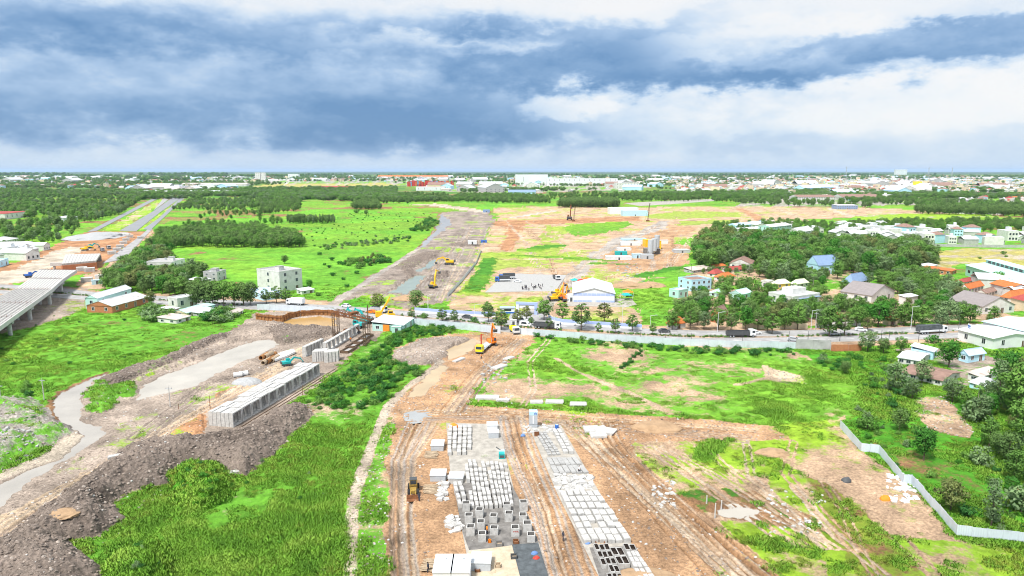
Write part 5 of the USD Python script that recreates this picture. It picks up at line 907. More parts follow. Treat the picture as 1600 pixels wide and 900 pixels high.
t = thing('steel_bin', 'dark rusty bin at the head of the casting strip', 'bin', gp(838.5, 681), 0); obj('body', cat(box(-.55, .55, -.5, -.45, 0, .9), box(-.55, .55, .45, .5, 0, .9), box(-.55, -.5, -.45, .45, 0, .9), box(.5, .55, -.45, .45, 0, .9)), 'rust', t); obj('floor', box(-.5, .5, -.45, .45, .02, .2), 'dark_grey', t)
for x, y, c, lb in ((918, 849, 'tarp_blue', 'blue sheet bundle at the left edge of the strip'), (835, 866, 'tarp_blue', 'blue rag on the dark sheeting'), (838, 873, 'red_paint', 'red rag on the dark sheeting'), (1383, 780, 'cloth_orange', 'orange tarpaulin bundle inside the zigzag fence'), (1322, 752, 'dark_grey', 'dark rubbish bundle on the pale soil'), (767, 680, 'cloth_orange', 'small orange bundle beside the white containers'), (817, 681, 'tarp_blue', 'small blue bundle beside the site board')):
    t = thing('bundle', lb, 'bundle', gp(x, y), .3); m_ = trimesh.creation.icosphere(2, 1.0); v = np.array(m_.vertices); v = v * (.75 + .5 * meshkit.fbm(v * 2.3 + x, 3, 2))[:, None]; v[:, 2] = np.maximum(v[:, 2], -.2); s_ = 1.0 if x > 1300 else .6; obj('cover', (v * [s_, s_ * .8, s_ * .8], np.array(m_.faces)), c, t, smooth=True); obj('tie', beam((-.4 * s_, 0, .6 * s_), (.4 * s_, 0, .6 * s_), .05, 4), 'dark_grey', t)
for x, y, w_, c, lb in ((778, 886, .9, 'wood', 'square timber frame on the beige floor'), (746, 893, .8, 'rust', 'orange brown box on the beige floor'), (765, 848, .5, 'orange_paint', 'orange box at the foot of the tall boxes'), (803, 872, 1.0, 'dark_grey', 'dark machine frame beside the wet sheeting'), (938, 852, 1.5, 'rust', 'rusty grating in front of the open dark chambers'), (780, 852, 1.1, 'concrete_dark', 'dark open mould at the foot of the tall boxes'), (806, 849, .9, 'rust', 'rusty mould below the tall box with red lettering')):
    t = thing('site_box', lb, 'box', gp(x, y, .08), .1); q = w_ / 2; obj('rim', cat(box(-q, q, -q, -q + .1, 0, .5), box(-q, q, q - .1, q, 0, .5), box(-q, -q + .1, -q, q, 0, .5), box(q - .1, q, -q, q, 0, .5)), c, t); obj('floor', box(-q + .1, q - .1, -q + .1, q - .1, 0, .12), 'wood', t)
# white gate posts in the weeds at the lower right
for x, y, h, lb in ((1117, 810, 22, 'left pale post standing by the white puddle'), (1104, 787, 12, 'short pale post behind the white puddle'), (1127, 795, 14, 'right pale post by the white puddle')): pole(x, y, h, lb, mt='concrete', kind='post', r=.16, cat_='post')
# ------------------------------------------------------------------ people
def capsules(bones, L=.05):
    hulls = []
    for (a, ra), (b, rb) in bones:
        s = [manifold3d.Manifold.sphere(r_, 10).translate(tuple(map(float, p_))) for p_, r_ in ((a, ra), (b, rb))]
        hulls.append(manifold3d.Manifold.batch_hull(s))
    m_ = manifold3d.Manifold.batch_boolean(hulls, manifold3d.OpType.Add).to_mesh()
    return np.array(m_.vert_properties[:, :3]), np.array(m_.tri_verts)
def person(px, py, rz, shirt, label, group, walk=.12):
    t = thing('person', label, 'person', gp(px, py, .12 if 758 < px < 885 and 425 < py < 458 else 0), rz, group)
    sh, hip, kn = 1.40, .92, .50
    head = [(((0, 0, 1.50), .06), ((0, 0, 1.40), .07)), (((.02, 0, 1.62), .105), ((0, 0, 1.66), .10)), (((.11, 0, 1.60), .02), ((.09, 0, 1.63), .015))]
    arms = []
    for s in (-1, 1):
        hx = .14 * s * (walk > .1); arms += [(((0, .2 * s, sh), .065), ((-.03, .25 * s, 1.13), .05)), (((-.03, .25 * s, 1.13), .05), ((hx * .5, .25 * s, .88), .038)), (((hx * .5, .25 * s, .88), .04), ((hx * .6, .25 * s, .78), .03))]
    legs = []
    for s in (-1, 1):
        f = walk * s; legs += [(((0, .09 * s, hip), .10), ((f, .1 * s, kn), .075)), (((f, .1 * s, kn), .07), ((f * .7, .1 * s, .08), .05)), (((f * .7, .1 * s, .05), .05), ((f * .7 + .16, .1 * s, .04), .04))]
    torso = [(((0, -.13, sh), .09), ((0, .13, sh), .09)), (((0, 0, sh), .13), ((0, 0, hip), .14))]
    obj('body', capsules(head + arms + legs + torso), 'skin', t)
    big = lambda bs, k: [((a, ra + k), (b, rb + k)) for (a, ra), (b, rb) in bs]
    obj('shirt', capsules(big(torso, .02) + big([arms[0], arms[3]], .02)), shirt, t); obj('trousers', capsules(big([legs[0], legs[1], legs[3], legs[4]], .02) + [(((0, -.05, hip), .15), ((0, .05, hip), .15))]), 'cloth_dark', t); obj('hair', capsules([(((-.01, 0, 1.68), .105), ((-.03, 0, 1.64), .11))]), 'hair', t)
    return t
pr = [person(816, 452, -1, 'cloth_dark', 'worker in dark clothes standing in the group on the grey pad', 'workers on the grey pad', .02), person(818.5, 453, 1.5, 'cloth_white', 'worker in a white shirt standing in the group on the grey pad', 'white shirted workers on the grey pad', .12)]
rp = random.Random(4)
for k in range(22):
    x = rp.uniform(815, 848); y = 447 + 6.5 * rp.random() if x > 830 else rp.uniform(450, 455)
    loc = P(x, y); loc[2] = .12; s_ = pr[k % 3 == 2]; copy(s_, loc, rp.uniform(0, 6.2))
person(1034, 664, 1.2, 'cloth_dark', 'person walking beside the tan soil heap', None); person(669, 894, .2, 'cloth_dark', 'worker in dark clothes on the haul road at the bottom', None); person(761, 835, .4, 'cloth_orange', 'worker in a bright vest between the tall boxes', None)

for x, y, lb in ((905, 509.5, 'white car on the far carriageway below the marquee hall'), (1345, 517.5, 'white car on the far carriageway before the large round tree'), (690, 494, 'grey car on the far carriageway left of the dark car'), (1240, 533, 'silver car on the near carriageway behind the hoarding end')): car(x, y, RD2 + (0 if y > 515 else math.pi), 'white_paint' if 'white' in lb else 'grey_paint', lb, z=.06)
for x, y, c, lb in ((752, 561, 'cloth_orange', 'worker in an orange vest in front of the crane lorry'), (655, 783, 'cloth_dark', 'worker in dark clothes beside the wheel loader'), (548, 534, 'cloth_orange', 'worker in an orange vest beside the culvert line'), (905, 478, 'cloth_white', 'person in white before the marquee hall'), (944, 478, 'cloth_dark', 'person in dark clothes before the marquee hall'), (880, 845, 'cloth_dark', 'worker on the haul road left of the casting strip'), (905, 740, 'cloth_white', 'worker in white among the broken concrete')): person(x, y, x * 1.7, c, lb, None)
# ------------------------------------------------------------------ buildings
FOOT = []
def house(name, L, N, R_, hpx, roof, wall, rmat, label, rise=None, cat_='house', win=None, over=.35, ridge='u', group=None, z=0.0, storey=3.2, winmat='glass_dark', extra=None):
    """A building from its nearest ground corner N and the ends L, R of the two walls that meet there. u runs N to R, v runs N to the L side."""
    far_off = N[1] < 335
    if far_off: L, R_ = (L[0], N[1]), (R_[0], N[1]); N = (L[0], N[1])
    n, l, r = P(*N), P(*L), P(*R_); u = r - n; W_ = np.linalg.norm(u); u /= W_; v = np.array([-u[1], u[0], 0]); D_ = (l - n) @ v
    if far_off: D_ = min(.6 * W_, 45)
    elif D_ < 3: D_ = max(3.0, np.linalg.norm(l - n))
    h = vpx(*N, hpx); rz = math.atan2(u[1], u[0]); t = thing(name, label, cat_, (n[0], n[1], z), rz, group); rise = (.28 * min(W_, D_)) if rise is None else vpx(*N, rise); o = over
    FOOT.append(Polygon([(n + u * a + v * b)[:2] for a, b in ((-1, -1), (W_ + 1, -1), (W_ + 1, D_ + 1), (-1, D_ + 1))]))
    wm = [box(0, W_, 0, D_, -.6, h)]
    if roof == 'gable':
        if ridge == 'u':
            wm += [xf(prism([(0, h - .02), (D_, h - .02), (D_ / 2, h + rise - .05)], 0, .2), (0, 0, 0), math.pi / 2), xf(prism([(0, h - .02), (D_, h - .02), (D_ / 2, h + rise - .05)], 0, .2), (W_ + .2 - .2, 0, 0), math.pi / 2)]
            for a, b in ((0, 1), (1, 0)):
                y0, y1 = (-o, D_ / 2) if a == 0 else (D_ + o, D_ / 2); z0 = h - o * rise / (D_ / 2)
                q = [(-o, y0, z0), (W_ + o, y0, z0), (W_ + o, y1, h + rise), (-o, y1, h + rise)]; q = q if a == 0 else q[::-1]
                obj('roof', hexa(q, [(x_, y_, z_ + .16) for x_, y_, z_ in q]), rmat, t)
            obj('ridge', box(-o, W_ + o, D_ / 2 - .15, D_ / 2 + .15, h + rise + .1, h + rise + .22), rmat, t)
        else:
            wm += [prism([(0, h - .02), (W_, h - .02), (W_ / 2, h + rise - .05)], 0, .2), prism([(0, h - .02), (W_, h - .02), (W_ / 2, h + rise - .05)], D_ - .2, D_)]
            for a in (0, 1):
                x0, x1 = (-o, W_ / 2) if a == 0 else (W_ + o, W_ / 2); z0 = h - o * rise / (W_ / 2)
                q = [(x0, D_ + o, z0), (x0, -o, z0), (x1, -o, h + rise), (x1, D_ + o, h + rise)]; q = q if a == 0 else q[::-1]
                obj('roof', hexa(q, [(x_, y_, z_ + .16) for x_, y_, z_ in q]), rmat, t)
            obj('ridge', box(W_ / 2 - .15, W_ / 2 + .15, -o, D_ + o, h + rise + .1, h + rise + .22), rmat, t)
    elif roof == 'hip':
        k = min(W_, D_) / 2; a = [(-o, -o, h), (W_ + o, -o, h), (W_ + o, D_ + o, h), (-o, D_ + o, h)]
        e = [(k, D_ / 2, h + rise), (W_ - k, D_ / 2, h + rise)] if W_ >= D_ else [(W_ / 2, k, h + rise), (W_ / 2, D_ - k, h + rise)]
        vv = np.array(a + e + [(x_, y_, z_ - .15) for x_, y_, z_ in a]); f = [[0, 1, 5], [0, 5, 4], [1, 2, 5], [2, 3, 4], [2, 4, 5], [3, 0, 4]] if W_ >= D_ else [[0, 1, 4], [1, 2, 5], [1, 5, 4], [2, 3, 5], [3, 0, 4], [3, 4, 5]]
        f += [[6, 7, 1], [6, 1, 0], [7, 8, 2], [7, 2, 1], [8, 9, 3], [8, 3, 2], [9, 6, 0], [9, 0, 3], [6, 9, 8], [6, 8, 7]]; obj('roof', (vv, np.array(f)), rmat, t)
        obj('ridge', beam(np.array(e[0]) + [0, 0, .05], np.array(e[1]) + [0, 0, .0501 + 1e-3], .12, 5) if np.linalg.norm(np.array(e[0]) - e[1]) > .3 else box(e[0][0] - .2, e[0][0] + .2, e[0][1] - .2, e[0][1] + .2, h + rise - .1, h + rise + .15), rmat, t)
    elif roof == 'shed':
        q = [(-o, -o, h), (W_ + o, -o, h), (W_ + o, D_ + o, h + rise), (-o, D_ + o, h + rise)]; obj('roof', hexa(q, [(x_, y_, z_ + .15) for x_, y_, z_ in q]), rmat, t)
        wm.append(prism([(0, h), (0.2, h), (.2, h + .01)], 0, .1)); wm.append(hexa([(0, D_ - .2, h - .01), (W_, D_ - .2, h - .01), (W_, D_, h - .01), (0, D_, h - .01)], [(0, D_ - .2, h + rise * .92), (W_, D_ - .2, h + rise * .92), (W_, D_, h + rise * .95), (0, D_, h + rise * .95)]))
    else:
        obj('roof', box(.22, W_ - .22, .22, D_ - .22, h - .35, h + .03), rmat, t)
        obj('parapet', cat(box(-.06, W_ + .06, -.06, .2, h, h + .55), box(-.06, W_ + .06, D_ - .2, D_ + .06, h, h + .55), box(-.06, .2, .2, D_ - .2, h, h + .55), box(W_ - .2, W_ + .06, .2, D_ - .2, h, h + .55)), wall, t)
    obj('wall', cat(wm), wall, t)
    ns = max(1, int(round(h / storey))) if win is None or len(win) < 3 else win[2]; nu, nv = (max(1, int(W_ / 3.4)), max(1, int(D_ / 3.8))) if win is None else win[:2]; sh = h / ns
    def window(side, s, k, n_, door=False):
        L_ = W_ if side == 0 else D_; c = L_ * (k + .5) / n_; ww = min(.62, L_ / n_ * .28); z0, z1 = (s * sh + .32 * sh, s * sh + .78 * sh) if not door else (0.0, min(2.3, sh * .8))
        if door: ww = min(.7, L_ / n_ * .3)
        fr = cat(box(c - ww - .1, c + ww + .1, -.05, .02, z0 - .1, z0), box(c - ww - .1, c + ww + .1, -.05, .02, z1, z1 + .1), box(c - ww - .1, c - ww, -.05, .02, z0, z1), box(c + ww, c + ww + .1, -.05, .02, z0, z1), box(c - .03, c + .03, -.045, .02, z0, z1))
        gl = box(c - ww, c + ww, -.015, .02, z0, z1)
        if side == 1: tr = lambda m_: xf((m_[0] * [-1, 1, 1] + [0, 0, 0], m_[1][:, ::-1]), (0, 0, 0), math.pi / 2 * -1); fr, gl = tr(fr), tr(gl); fr = (fr[0] * [1, 1, 1], fr[1]); 
        w_ = obj('door' if door else 'window', fr, 'white_paint' if wall != 'plaster_white' else 'grey_paint', t); obj('pane' if not door else 'leaf', gl, winmat if not door else 'steel_brown', w_)
    for s in range(ns):
        for k in range(nu): window(0, s, k, nu, s == 0 and k == nu // 2)
        for k in range(nv): window(1, s, k, nv)
    if extra: extra(t, W_, D_, h, rise)
    return t
def stair(x0, y0, w_, d_, hh, m_='plaster_white'):
    def f(t, W_, D_, h, rise): obj('stair_tower', box(x0 * W_, x0 * W_ + w_, y0 * D_, y0 * D_ + d_, h - .1, h + hh), m_, t); obj('tower_roof', box(x0 * W_ - .2, x0 * W_ + w_ + .2, y0 * D_ - .2, y0 * D_ + d_ + .2, h + hh, h + hh + .2), 'concrete_grey', t); obj('water_tank', cyl(.6, h, h + 1.3, 12, (W_ * .75, D_ * .6)), 'grey_paint', t)
    return f
house('house', (246, 420), (270, 425.5), (290, 419), 15, 'flat', 'plaster_white', 'concrete_grey', 'white flat roofed house standing alone in trees beside the left meadow', win=(2, 2, 2), extra=stair(.5, .2, 3, 3, 2.2))
house('house', (331, 435), (340, 439), (354, 435), 13, 'flat', 'plaster_grey', 'sheet_grey', 'grey rendered house with raised back behind the roadside trees', win=(2, 2, 2), extra=stair(.35, .3, 3.5, 3, 1.6, 'plaster_grey'))
house('shed', (300, 442), (318, 444), (330, 440), 5, 'shed', 'plaster_grey', 'sheet_white', 'low white sheet roofed shed left of the grey rendered house', 2, 'shed')
house('apartment_house', (412, 450), (438, 457), (473, 451), 31, 'flat', 'plaster_white', 'concrete_grey', 'tall white three storey house beside the boulevard at left', win=(2, 1, 3), extra=stair(.3, .3, 3, 3, 2.0))
house('house', (398, 463), (412, 470), (441, 466), 9, 'shed', 'plaster_blue', 'sheet_blue', 'long low pale blue building in front of the tall white house', 3, 'building')
house('house', (466, 458), (472, 460), (491, 457), 5, 'shed', 'plaster_white', 'sheet_white', 'little white house right of the tall white house', 2)
house('shed', (131, 484), (153, 483), (206, 466), 17, 'gable', 'plaster_mint', 'sheet_white', 'mint green workshop with white roof below the viaduct', 5, 'workshop', win=(3, 1, 1))
house('shed', (153.5, 483.5), (176, 489.5), (232, 474), 11, 'gable', 'brick_red', 'sheet_grey', 'long brick gabled shed with pale roof next to the mint workshop', 7, 'shed', win=(4, 2, 1))
house('house', (270, 479), (278, 483), (307, 478), 15, 'flat', 'plaster_white', 'sheet_white', 'white two storey box house behind the banana plants', win=(2, 1, 1))
house('house', (262, 488), (271, 492), (281, 489), 8, 'shed', 'brick_red', 'sheet_grey', 'small brick lean-to in front of the white box house', 2)
house('house', (280, 491), (292, 495), (320, 487), 6, 'gable', 'plaster_cream', 'sheet_mint', 'low house with mint sheet roof right of the brick lean-to', 4)
house('shed', (256, 501), (276, 506), (298, 500), 6, 'shed', 'plaster_white', 'sheet_rust', 'open porch with cream and rusty roof at the edge of the bright field', 2, 'shed')
house('shed', (306, 492), (318, 494), (338, 486), 4, 'shed', 'plaster_grey', 'sheet_white', 'white roofed shed behind the banana plants', 2, 'shed'); house('shed', (357, 493), (368, 495), (380, 489), 5, 'gable', 'plaster_white', 'sheet_rust', 'small red and white roofed hut near the sheet piling', 3, 'hut'); house('shed', (314, 483), (322, 485), (336, 481), 5, 'shed', 'plaster_blue', 'sheet_mint', 'mint roofed hut behind the roadside trees', 2, 'hut')
def mint(t, W_, D_, h, rise): obj('shutter', box(W_ * .0 + .3, W_ * .32, -.09, -.055, 0, h * .85), 'plaster_mint', t)
house('site_shed', (583, 516), (630, 518.5), (646, 507), 10, 'shed', 'plaster_mint', 'sheet_white', 'mint site shed with white roof at the end of the hoarding', 4, 'shed', win=(2, 3, 1))
t = thing('roller_door', 'orange curtain hanging across the mint site shed', 'curtain', P(604, 517.6), facing(583, 516, 630, 518.5)); obj('curtain', box(-1.3, 1.3, -.35, -.28, 0, 2.6), 'cloth_orange', t); obj('rail', box(-1.4, 1.4, -.36, -.2, 2.6, 2.7), 'dark_grey', t)
crate('site_cabin', 620, 519.5, 3.4, 2.0, 2.3, .05, 'plaster_mint', 'small mint cabin before the site shed', 'cabin', 'sheet_mint')
def hall(t, W_, D_, h, rise):
    for nm, z0, z1, c in (('blue_band', h * .72, h * .98, 'banner_blue'), ('blue_plinth', .05, h * .22, 'banner_blue')): obj(nm, cat(box(-.02, W_ + .02, -.06, -.02, z0, z1)), c, t)
    for x in np.linspace(.6, D_ - .6, 7): obj('side_post', xf(box(-.1, .1, -.12, .02, 0, h), (W_, x, 0), math.pi / 2), 'grey_paint', t)
    obj('entrance', box(W_ * .46, W_ * .54, -.07, -.03, 0, h * .5), 'white_paint', t)
a_ = house('event_hall', (896, 470.5), (896.2, 472), (960, 473), 13.5, 'flat', 'white_paint', 'white_roof', 'x', cat_='hall', win=(0, 0, 1)) if False else None
def big_hall():
    n, l, r = P(896, 472), None, P(960, 473); u = r - n; W_ = np.linalg.norm(u); u /= W_; D_ = 30; h = vpx(928, 472, 14); rise = vpx(928, 472, 8); t = thing('event_hall', 'large white marquee hall with blue bands on its front', 'hall', (n[0], n[1], .1), math.atan2(u[1], u[0]))
    obj('wall', cat(box(0, W_, 0, D_, -.2, h), prism([(0, h - .02), (W_, h - .02), (W_ / 2, h + rise - .05)], 0, .2), prism([(0, h - .02), (W_, h - .02), (W_ / 2, h + rise - .05)], D_ - .2, D_)), 'white_paint', t)
    for a in (0, 1):
        x0, x1 = (-.5, W_ / 2) if a == 0 else (W_ + .5, W_ / 2); q = [(x0, D_ + .5, h - .2), (x0, -.5, h - .2), (x1, -.5, h + rise), (x1, D_ + .5, h + rise)]; q = q if a == 0 else q[::-1]; obj('roof', hexa(q, [(x_, y_, z_ + .12) for x_, y_, z_ in q]), 'white_roof', t)
    hall(t, W_, D_, h, rise)
    for x in np.linspace(2, W_ - 2, 8): obj('front_post', box(x - .06, x + .06, -.09, -.055, 0, h), 'white_paint', t)
big_hall()
crate('site_cabin', 891, 470, 3.5, 5, 3.0, .1, 'white_paint', 'low white annex at the left end of the marquee hall', 'cabin', 'white_roof')
for x, y, m_, lb in ((898, 444, 'teal_paint', 'teal parasol behind the marquee hall'), (981, 463, 'orange_paint', 'orange canopy at the right end of the marquee hall'), (979, 468, 'teal_paint', 'teal canopy in front of the orange canopy'), (917, 442, 'orange_paint', 'small orange canopy behind the hall roof'), (908, 445, 'red_paint', 'small red canopy behind the hall roof')):
    t = thing('canopy', lb, 'canopy', gp(x, y), .2); w_ = 2.2; obj('cover', (np.array([(-w_, -w_, 2.3), (w_, -w_, 2.3), (w_, w_, 2.3), (-w_, w_, 2.3), (0, 0, 3.4), (0, 0, 2.35)], float), np.array([[0, 1, 4], [1, 2, 4], [2, 3, 4], [3, 0, 4], [1, 0, 5], [2, 1, 5], [3, 2, 5], [0, 3, 5]])), m_, t); [obj('pole', cyl(.06, -.2, 2.3, 6, (a * w_ * .95, b * w_ * .95)), 'white_paint', t) for a in (-1, 1) for b in (-1, 1)]
t = thing('entrance_gate', 'white site entrance arch with a blue beam', 'gate', P(823, 491), facing(808, 491, 838, 492)); obj('beam', box(-4.6, 4.6, -.5, .5, 4.2, 5.2), 'banner_blue', t); obj('panel', box(-3.4, 3.4, -.2, .2, 2.6, 4.19), 'white_paint', t); [obj('pillar', box(x - .6, x + .6, -.6, .6, -.2, 4.2), 'white_paint' if x < 0 else 'banner_blue', t) for x in (-3.9, 3.9)]
t = thing('guard_house', 'small white and blue guard house left of the entrance arch', 'booth', P(793, 489), .05); obj('wall', box(-3, 3, -1.3, 1.3, -.1, 2.4), 'white_paint', t); obj('roof', box(-3.3, 3.3, -1.6, 1.6, 2.4, 2.6), 'banner_blue', t); obj('plinth', box(-3.03, 3.03, -1.34, -1.31, 0, .7), 'blue_paint', t); obj('window', box(-1.5, 1.5, -1.33, -1.3, 1.1, 2.0), 'glass_dark', t)
crate('site_cabin', 802, 508.5, 2.4, 1.6, 2.4, .1, 'white_paint', 'white kiosk box on the boulevard median by the entrance', 'kiosk')
# the suburb on the right
H_ = house
H_('house', (1141, 419), (1173, 422), (1178, 416), 9, 'gable', 'plaster_white', 'tile_brown', 'house with brown roof and white gable before the dark wood', 7, ridge='v' if False else 'u')
H_('shed', (1112, 421), (1116, 422), (1134, 420), 5, 'shed', 'plaster_cream', 'tile_orange', 'flat bright orange roof between the grey and maroon roofs', 3, 'house'); H_('house', (1112, 430), (1117, 433), (1129, 430), 5, 'hip', 'plaster_white', 'tile_red', 'small house with pink red pyramid roof', 6); H_('house', (1132, 424), (1137, 426), (1161, 424), 4, 'gable', 'plaster_white', 'tile_red', 'long maroon roofed house in front of the white gable', 4); H_('house', (1123, 436), (1128, 439), (1149, 436), 5, 'hip', 'plaster_white', 'tile_orange', 'house with vivid orange roof above the mango trees', 6)
H_('shed', (1076, 424), (1082, 427), (1113, 423), 4, 'shed', 'plaster_grey', 'sheet_rust', 'long grey brown shed roof left of the bright orange roof', 3, 'shed'); H_('house', (1071, 449), (1080, 455), (1111, 452), 16, 'flat', 'plaster_blue', 'tile_brown', 'pale blue two storey house with brown roof at the suburb edge', win=(4, 2, 2)); H_('house', (1053, 462), (1060, 466), (1075, 463), 11, 'flat', 'plaster_mint', 'sheet_white', 'narrow mint house at the left edge of the suburb', win=(2, 1, 1))
H_('house', (1114, 461), (1120, 464), (1132, 461), 6, 'hip', 'plaster_mint', 'sheet_mint', 'small mint roofed house behind the rubble garden', 4); H_('house', (1149, 465), (1158, 470), (1174, 466), 10, 'gable', 'plaster_mint', 'sheet_mint', 'mint gabled house behind the old mango tree', 5, win=(1, 1, 1)); H_('house', (1195, 448), (1200, 451), (1208, 449), 10, 'flat', 'plaster_white', 'sheet_cream', 'narrow white house with cream roof left of the yellow walled row', win=(1, 1, 1)); H_('house', (1209, 450), (1213, 452), (1234, 450), 8, 'hip', 'plaster_yellow', 'sheet_cream', 'yellow walled house under a cream roof', 6); H_('house', (1239, 449), (1243, 451), (1263, 448), 7, 'hip', 'plaster_white', 'sheet_cream', 'cream roofed house right of the yellow walled house', 6)
H_('villa', (1218, 468), (1238, 478), (1280, 472), 13, 'flat', 'plaster_white', 'sheet_white', 'white villa with stepped blue and white roofs behind the garden wall', cat_='house', win=(4, 2, 1), extra=lambda t, W_, D_, h, r: (obj('upper_storey', box(W_ * .3, W_ * .8, D_ * .35, D_ * .8, h, h + 2.8), 'plaster_white', t), obj('canopy', box(W_ * .2, W_ * 1.02, -1.0, .3, h * .75, h * .78), 'tile_blue', t)))
H_('house', (1118, 500), (1124, 505), (1136, 500), 14, 'gable', 'brick_red', 'tile_brown', 'tall narrow house with steep maroon brown roof among garden trees', 9); H_('house', (1045, 512), (1050, 515), (1071, 512), 8, 'hip', 'plaster_white', 'tile_orange', 'white house with orange tiled hip roof beside the boulevard', 9)
H_('house', (1185, 510), (1190, 512), (1200, 510), 10, 'hip', 'brick_red', 'tile_brown', 'dark gatehouse with red pillar among the roadside trees', 3, win=(1, 1, 1))
H_('house', (1274, 425), (1278, 429.5), (1313, 427), 15, 'gable', 'plaster_blue', 'tile_blue', 'house with steep slate blue roof before the tall wood', 13, win=(3, 1, 1)); H_('pavilion', (1325, 442), (1332, 446), (1358, 441), 4, 'hip', 'plaster_white', 'tile_blue', 'blue pyramid roof right of the steep blue roof', 12, 'house'); H_('house', (1326, 463), (1361, 473), (1397, 465), 11, 'gable', 'plaster_white', 'tile_grey', 'broad house with big grey brown roof and white gable', 13, ridge='v', win=(2, 3, 1)); H_('house', (1410, 474), (1415, 477), (1433, 474), 12, 'shed', 'plaster_white', 'sheet_white', 'plain white end wall right of the grey brown roof', 2, win=(0, 0, 1)); H_('gatehouse', (1385, 508), (1388, 509), (1402, 508), 10, 'hip', 'plaster_cream', 'tile_orange', 'cream gateway with a small orange tiled roof', 3, 'gate', win=(1, 0, 1)); H_('pavilion', (1305, 503), (1308, 504), (1316, 503), 8, 'hip', 'plaster_white', 'tile_red', 'small red pyramid roof behind the roadside trees', 6, 'house')
H_('shed', (1442, 420), (1448, 423), (1464, 420), 6, 'shed', 'plaster_grey', 'sheet_white', 'white roofed shed at the edge of the dry field', 2, 'shed'); H_('shed', (1462, 418), (1486, 430), (1494, 427), 6, 'shed', 'brick_red', 'tile_orange', 'row of orange brick sheds beside the dry field', 2, 'shed', win=(1, 5, 1)); H_('house', (1498, 446), (1505, 449), (1524, 445), 8, 'hip', 'plaster_white', 'tile_red', 'white house with dark red hip roof left of the orange gable', 4); H_('house', (1505, 458), (1512, 461), (1536, 455), 10, 'gable', 'plaster_white', 'tile_orange', 'white house with orange gable roof above the grey villa', 6); H_('house', (1532, 460), (1540, 464), (1562, 458), 6, 'gable', 'plaster_white', 'tile_brown', 'low brown roofed house right of the orange gable', 4)
H_('villa', (1515, 477), (1534, 491), (1584, 488), 12, 'gable', 'plaster_white', 'tile_grey', 'white villa with wide grey tiled roof and arched porch', 13, 'house', ridge='v', win=(4, 2, 1)); H_('house', (1572, 470), (1580, 474), (1620, 468), 8, 'hip', 'plaster_white', 'tile_orange', 'house under a broad orange roof at the right edge', 10)
def clerestory(t, W_, D_, h, rise):
    obj('clerestory', box(.5, W_ - .5, D_ * .38, D_ * .62, h + rise * .6, h + rise + 1.3), 'plaster_mint', t); obj('ridge_roof', prism([(D_ * .33, h + rise + 1.3), (D_ * .67, h + rise + 1.3), (D_ * .5, h + rise + 2.0)], 0, 1) if False else box(0, W_, D_ * .35, D_ * .65, h + rise + 1.3, h + rise + 1.45), 'sheet_mint', t)
    for x in np.arange(3, W_ - 3, 5.0): obj('opening', box(x, x + 3.4, D_ * .38 - .03, D_ * .38 - .005, h + rise * .75, h + rise + 1.15), 'concrete_dark', t)
def long_factory():
    a, b = P(1508, 430), P(1690, 492); u = (b - a); W_ = np.linalg.norm(u); u /= W_; t = thing('factory', 'long pale mint factory with a raised row of roof vents at the right', 'factory', a, math.atan2(u[1], u[0])); h, D_, rise = 6.0, 26, 2.2
    obj('wall', box(0, W_, 0, D_, -.5, h), 'plaster_mint', t)
    for a_ in (0, 1):
        y0, y1 = (-.6, D_ / 2) if a_ == 0 else (D_ + .6, D_ / 2); q = [(-.6, y0, h - .1), (W_ + .6, y0, h - .1), (W_ + .6, y1, h + rise), (-.6, y1, h + rise)]; q = q if a_ == 0 else q[::-1]; obj('roof', hexa(q, [(x_, y_, z_ + .16) for x_, y_, z_ in q]), 'sheet_mint', t)
    clerestory(t, W_, D_, h, rise)
    for x in np.arange(3, W_ - 3, 6.0): obj('window', box(x, x + 3, -.03, .01, 2.0, 3.6), 'glass_dark', t)
long_factory()
H_('warehouse', (1511, 530), (1550, 546), (1614, 541), 17, 'gable', 'white_paint', 'sheet_white', 'white factory with pale mint roof and blue end sign beside the boulevard', 5, 'factory', ridge='v', win=(2, 2, 1), over=.5); H_('warehouse', (1556, 518), (1600, 536), (1680, 530), 18, 'gable', 'white_paint', 'sheet_mint', 'second mint roofed factory bay at the right edge', 5, 'factory', ridge='v', win=(1, 1, 1), over=.5)
t = thing('signboard', 'upright blue and white sign on the end of the white factory', 'sign', P(1512.5, 531), facing(1511, 530, 1550, 546)); obj('board', box(-.2, 1.6, -.5, -.3, 1.5, 6), 'white_paint', t); [obj('stripe', box(-.1, 1.5, -.53, -.505, 1.8 + .8 * k, 2.3 + .8 * k), 'blue_paint', t) for k in range(5)]
H_('shed', (1447, 573), (1471, 603), (1499, 590), 8, 'gable', 'plaster_white', 'tile_brown', 'long row of sheds under weathered red tiles at right', 5, 'shed', ridge='v', win=(2, 5, 1)); H_('shed', (1413, 560), (1436, 573), (1451, 562), 9, 'gable', 'plaster_white', 'sheet_white', 'white walled shed left of the tile roofed row', 3, 'shed', ridge='v', win=(1, 3, 1)); H_('shed', (1434, 548), (1457, 562), (1463, 557), 12, 'shed', 'plaster_blue', 'sheet_white', 'steep white lean-to with blue front left of the round tree', 4, 'shed', win=(1, 2, 1)); H_('house', (1505, 562), (1512, 567), (1538, 563), 12, 'gable', 'plaster_blue', 'sheet_blue', 'pale blue bungalow right of the round bright tree', 6, win=(2, 1, 1)); H_('shed', (1521, 590), (1530, 597), (1562, 588), 8, 'shed', 'plaster_white', 'sheet_rust', 'rusty roofed shed below the pale blue bungalow', 3, 'shed'); H_('shed', (1524, 604), (1536, 610), (1556, 601), 6, 'shed', 'plaster_blue', 'sheet_white', 'little white and blue hut among the lower right trees', 2, 'hut')
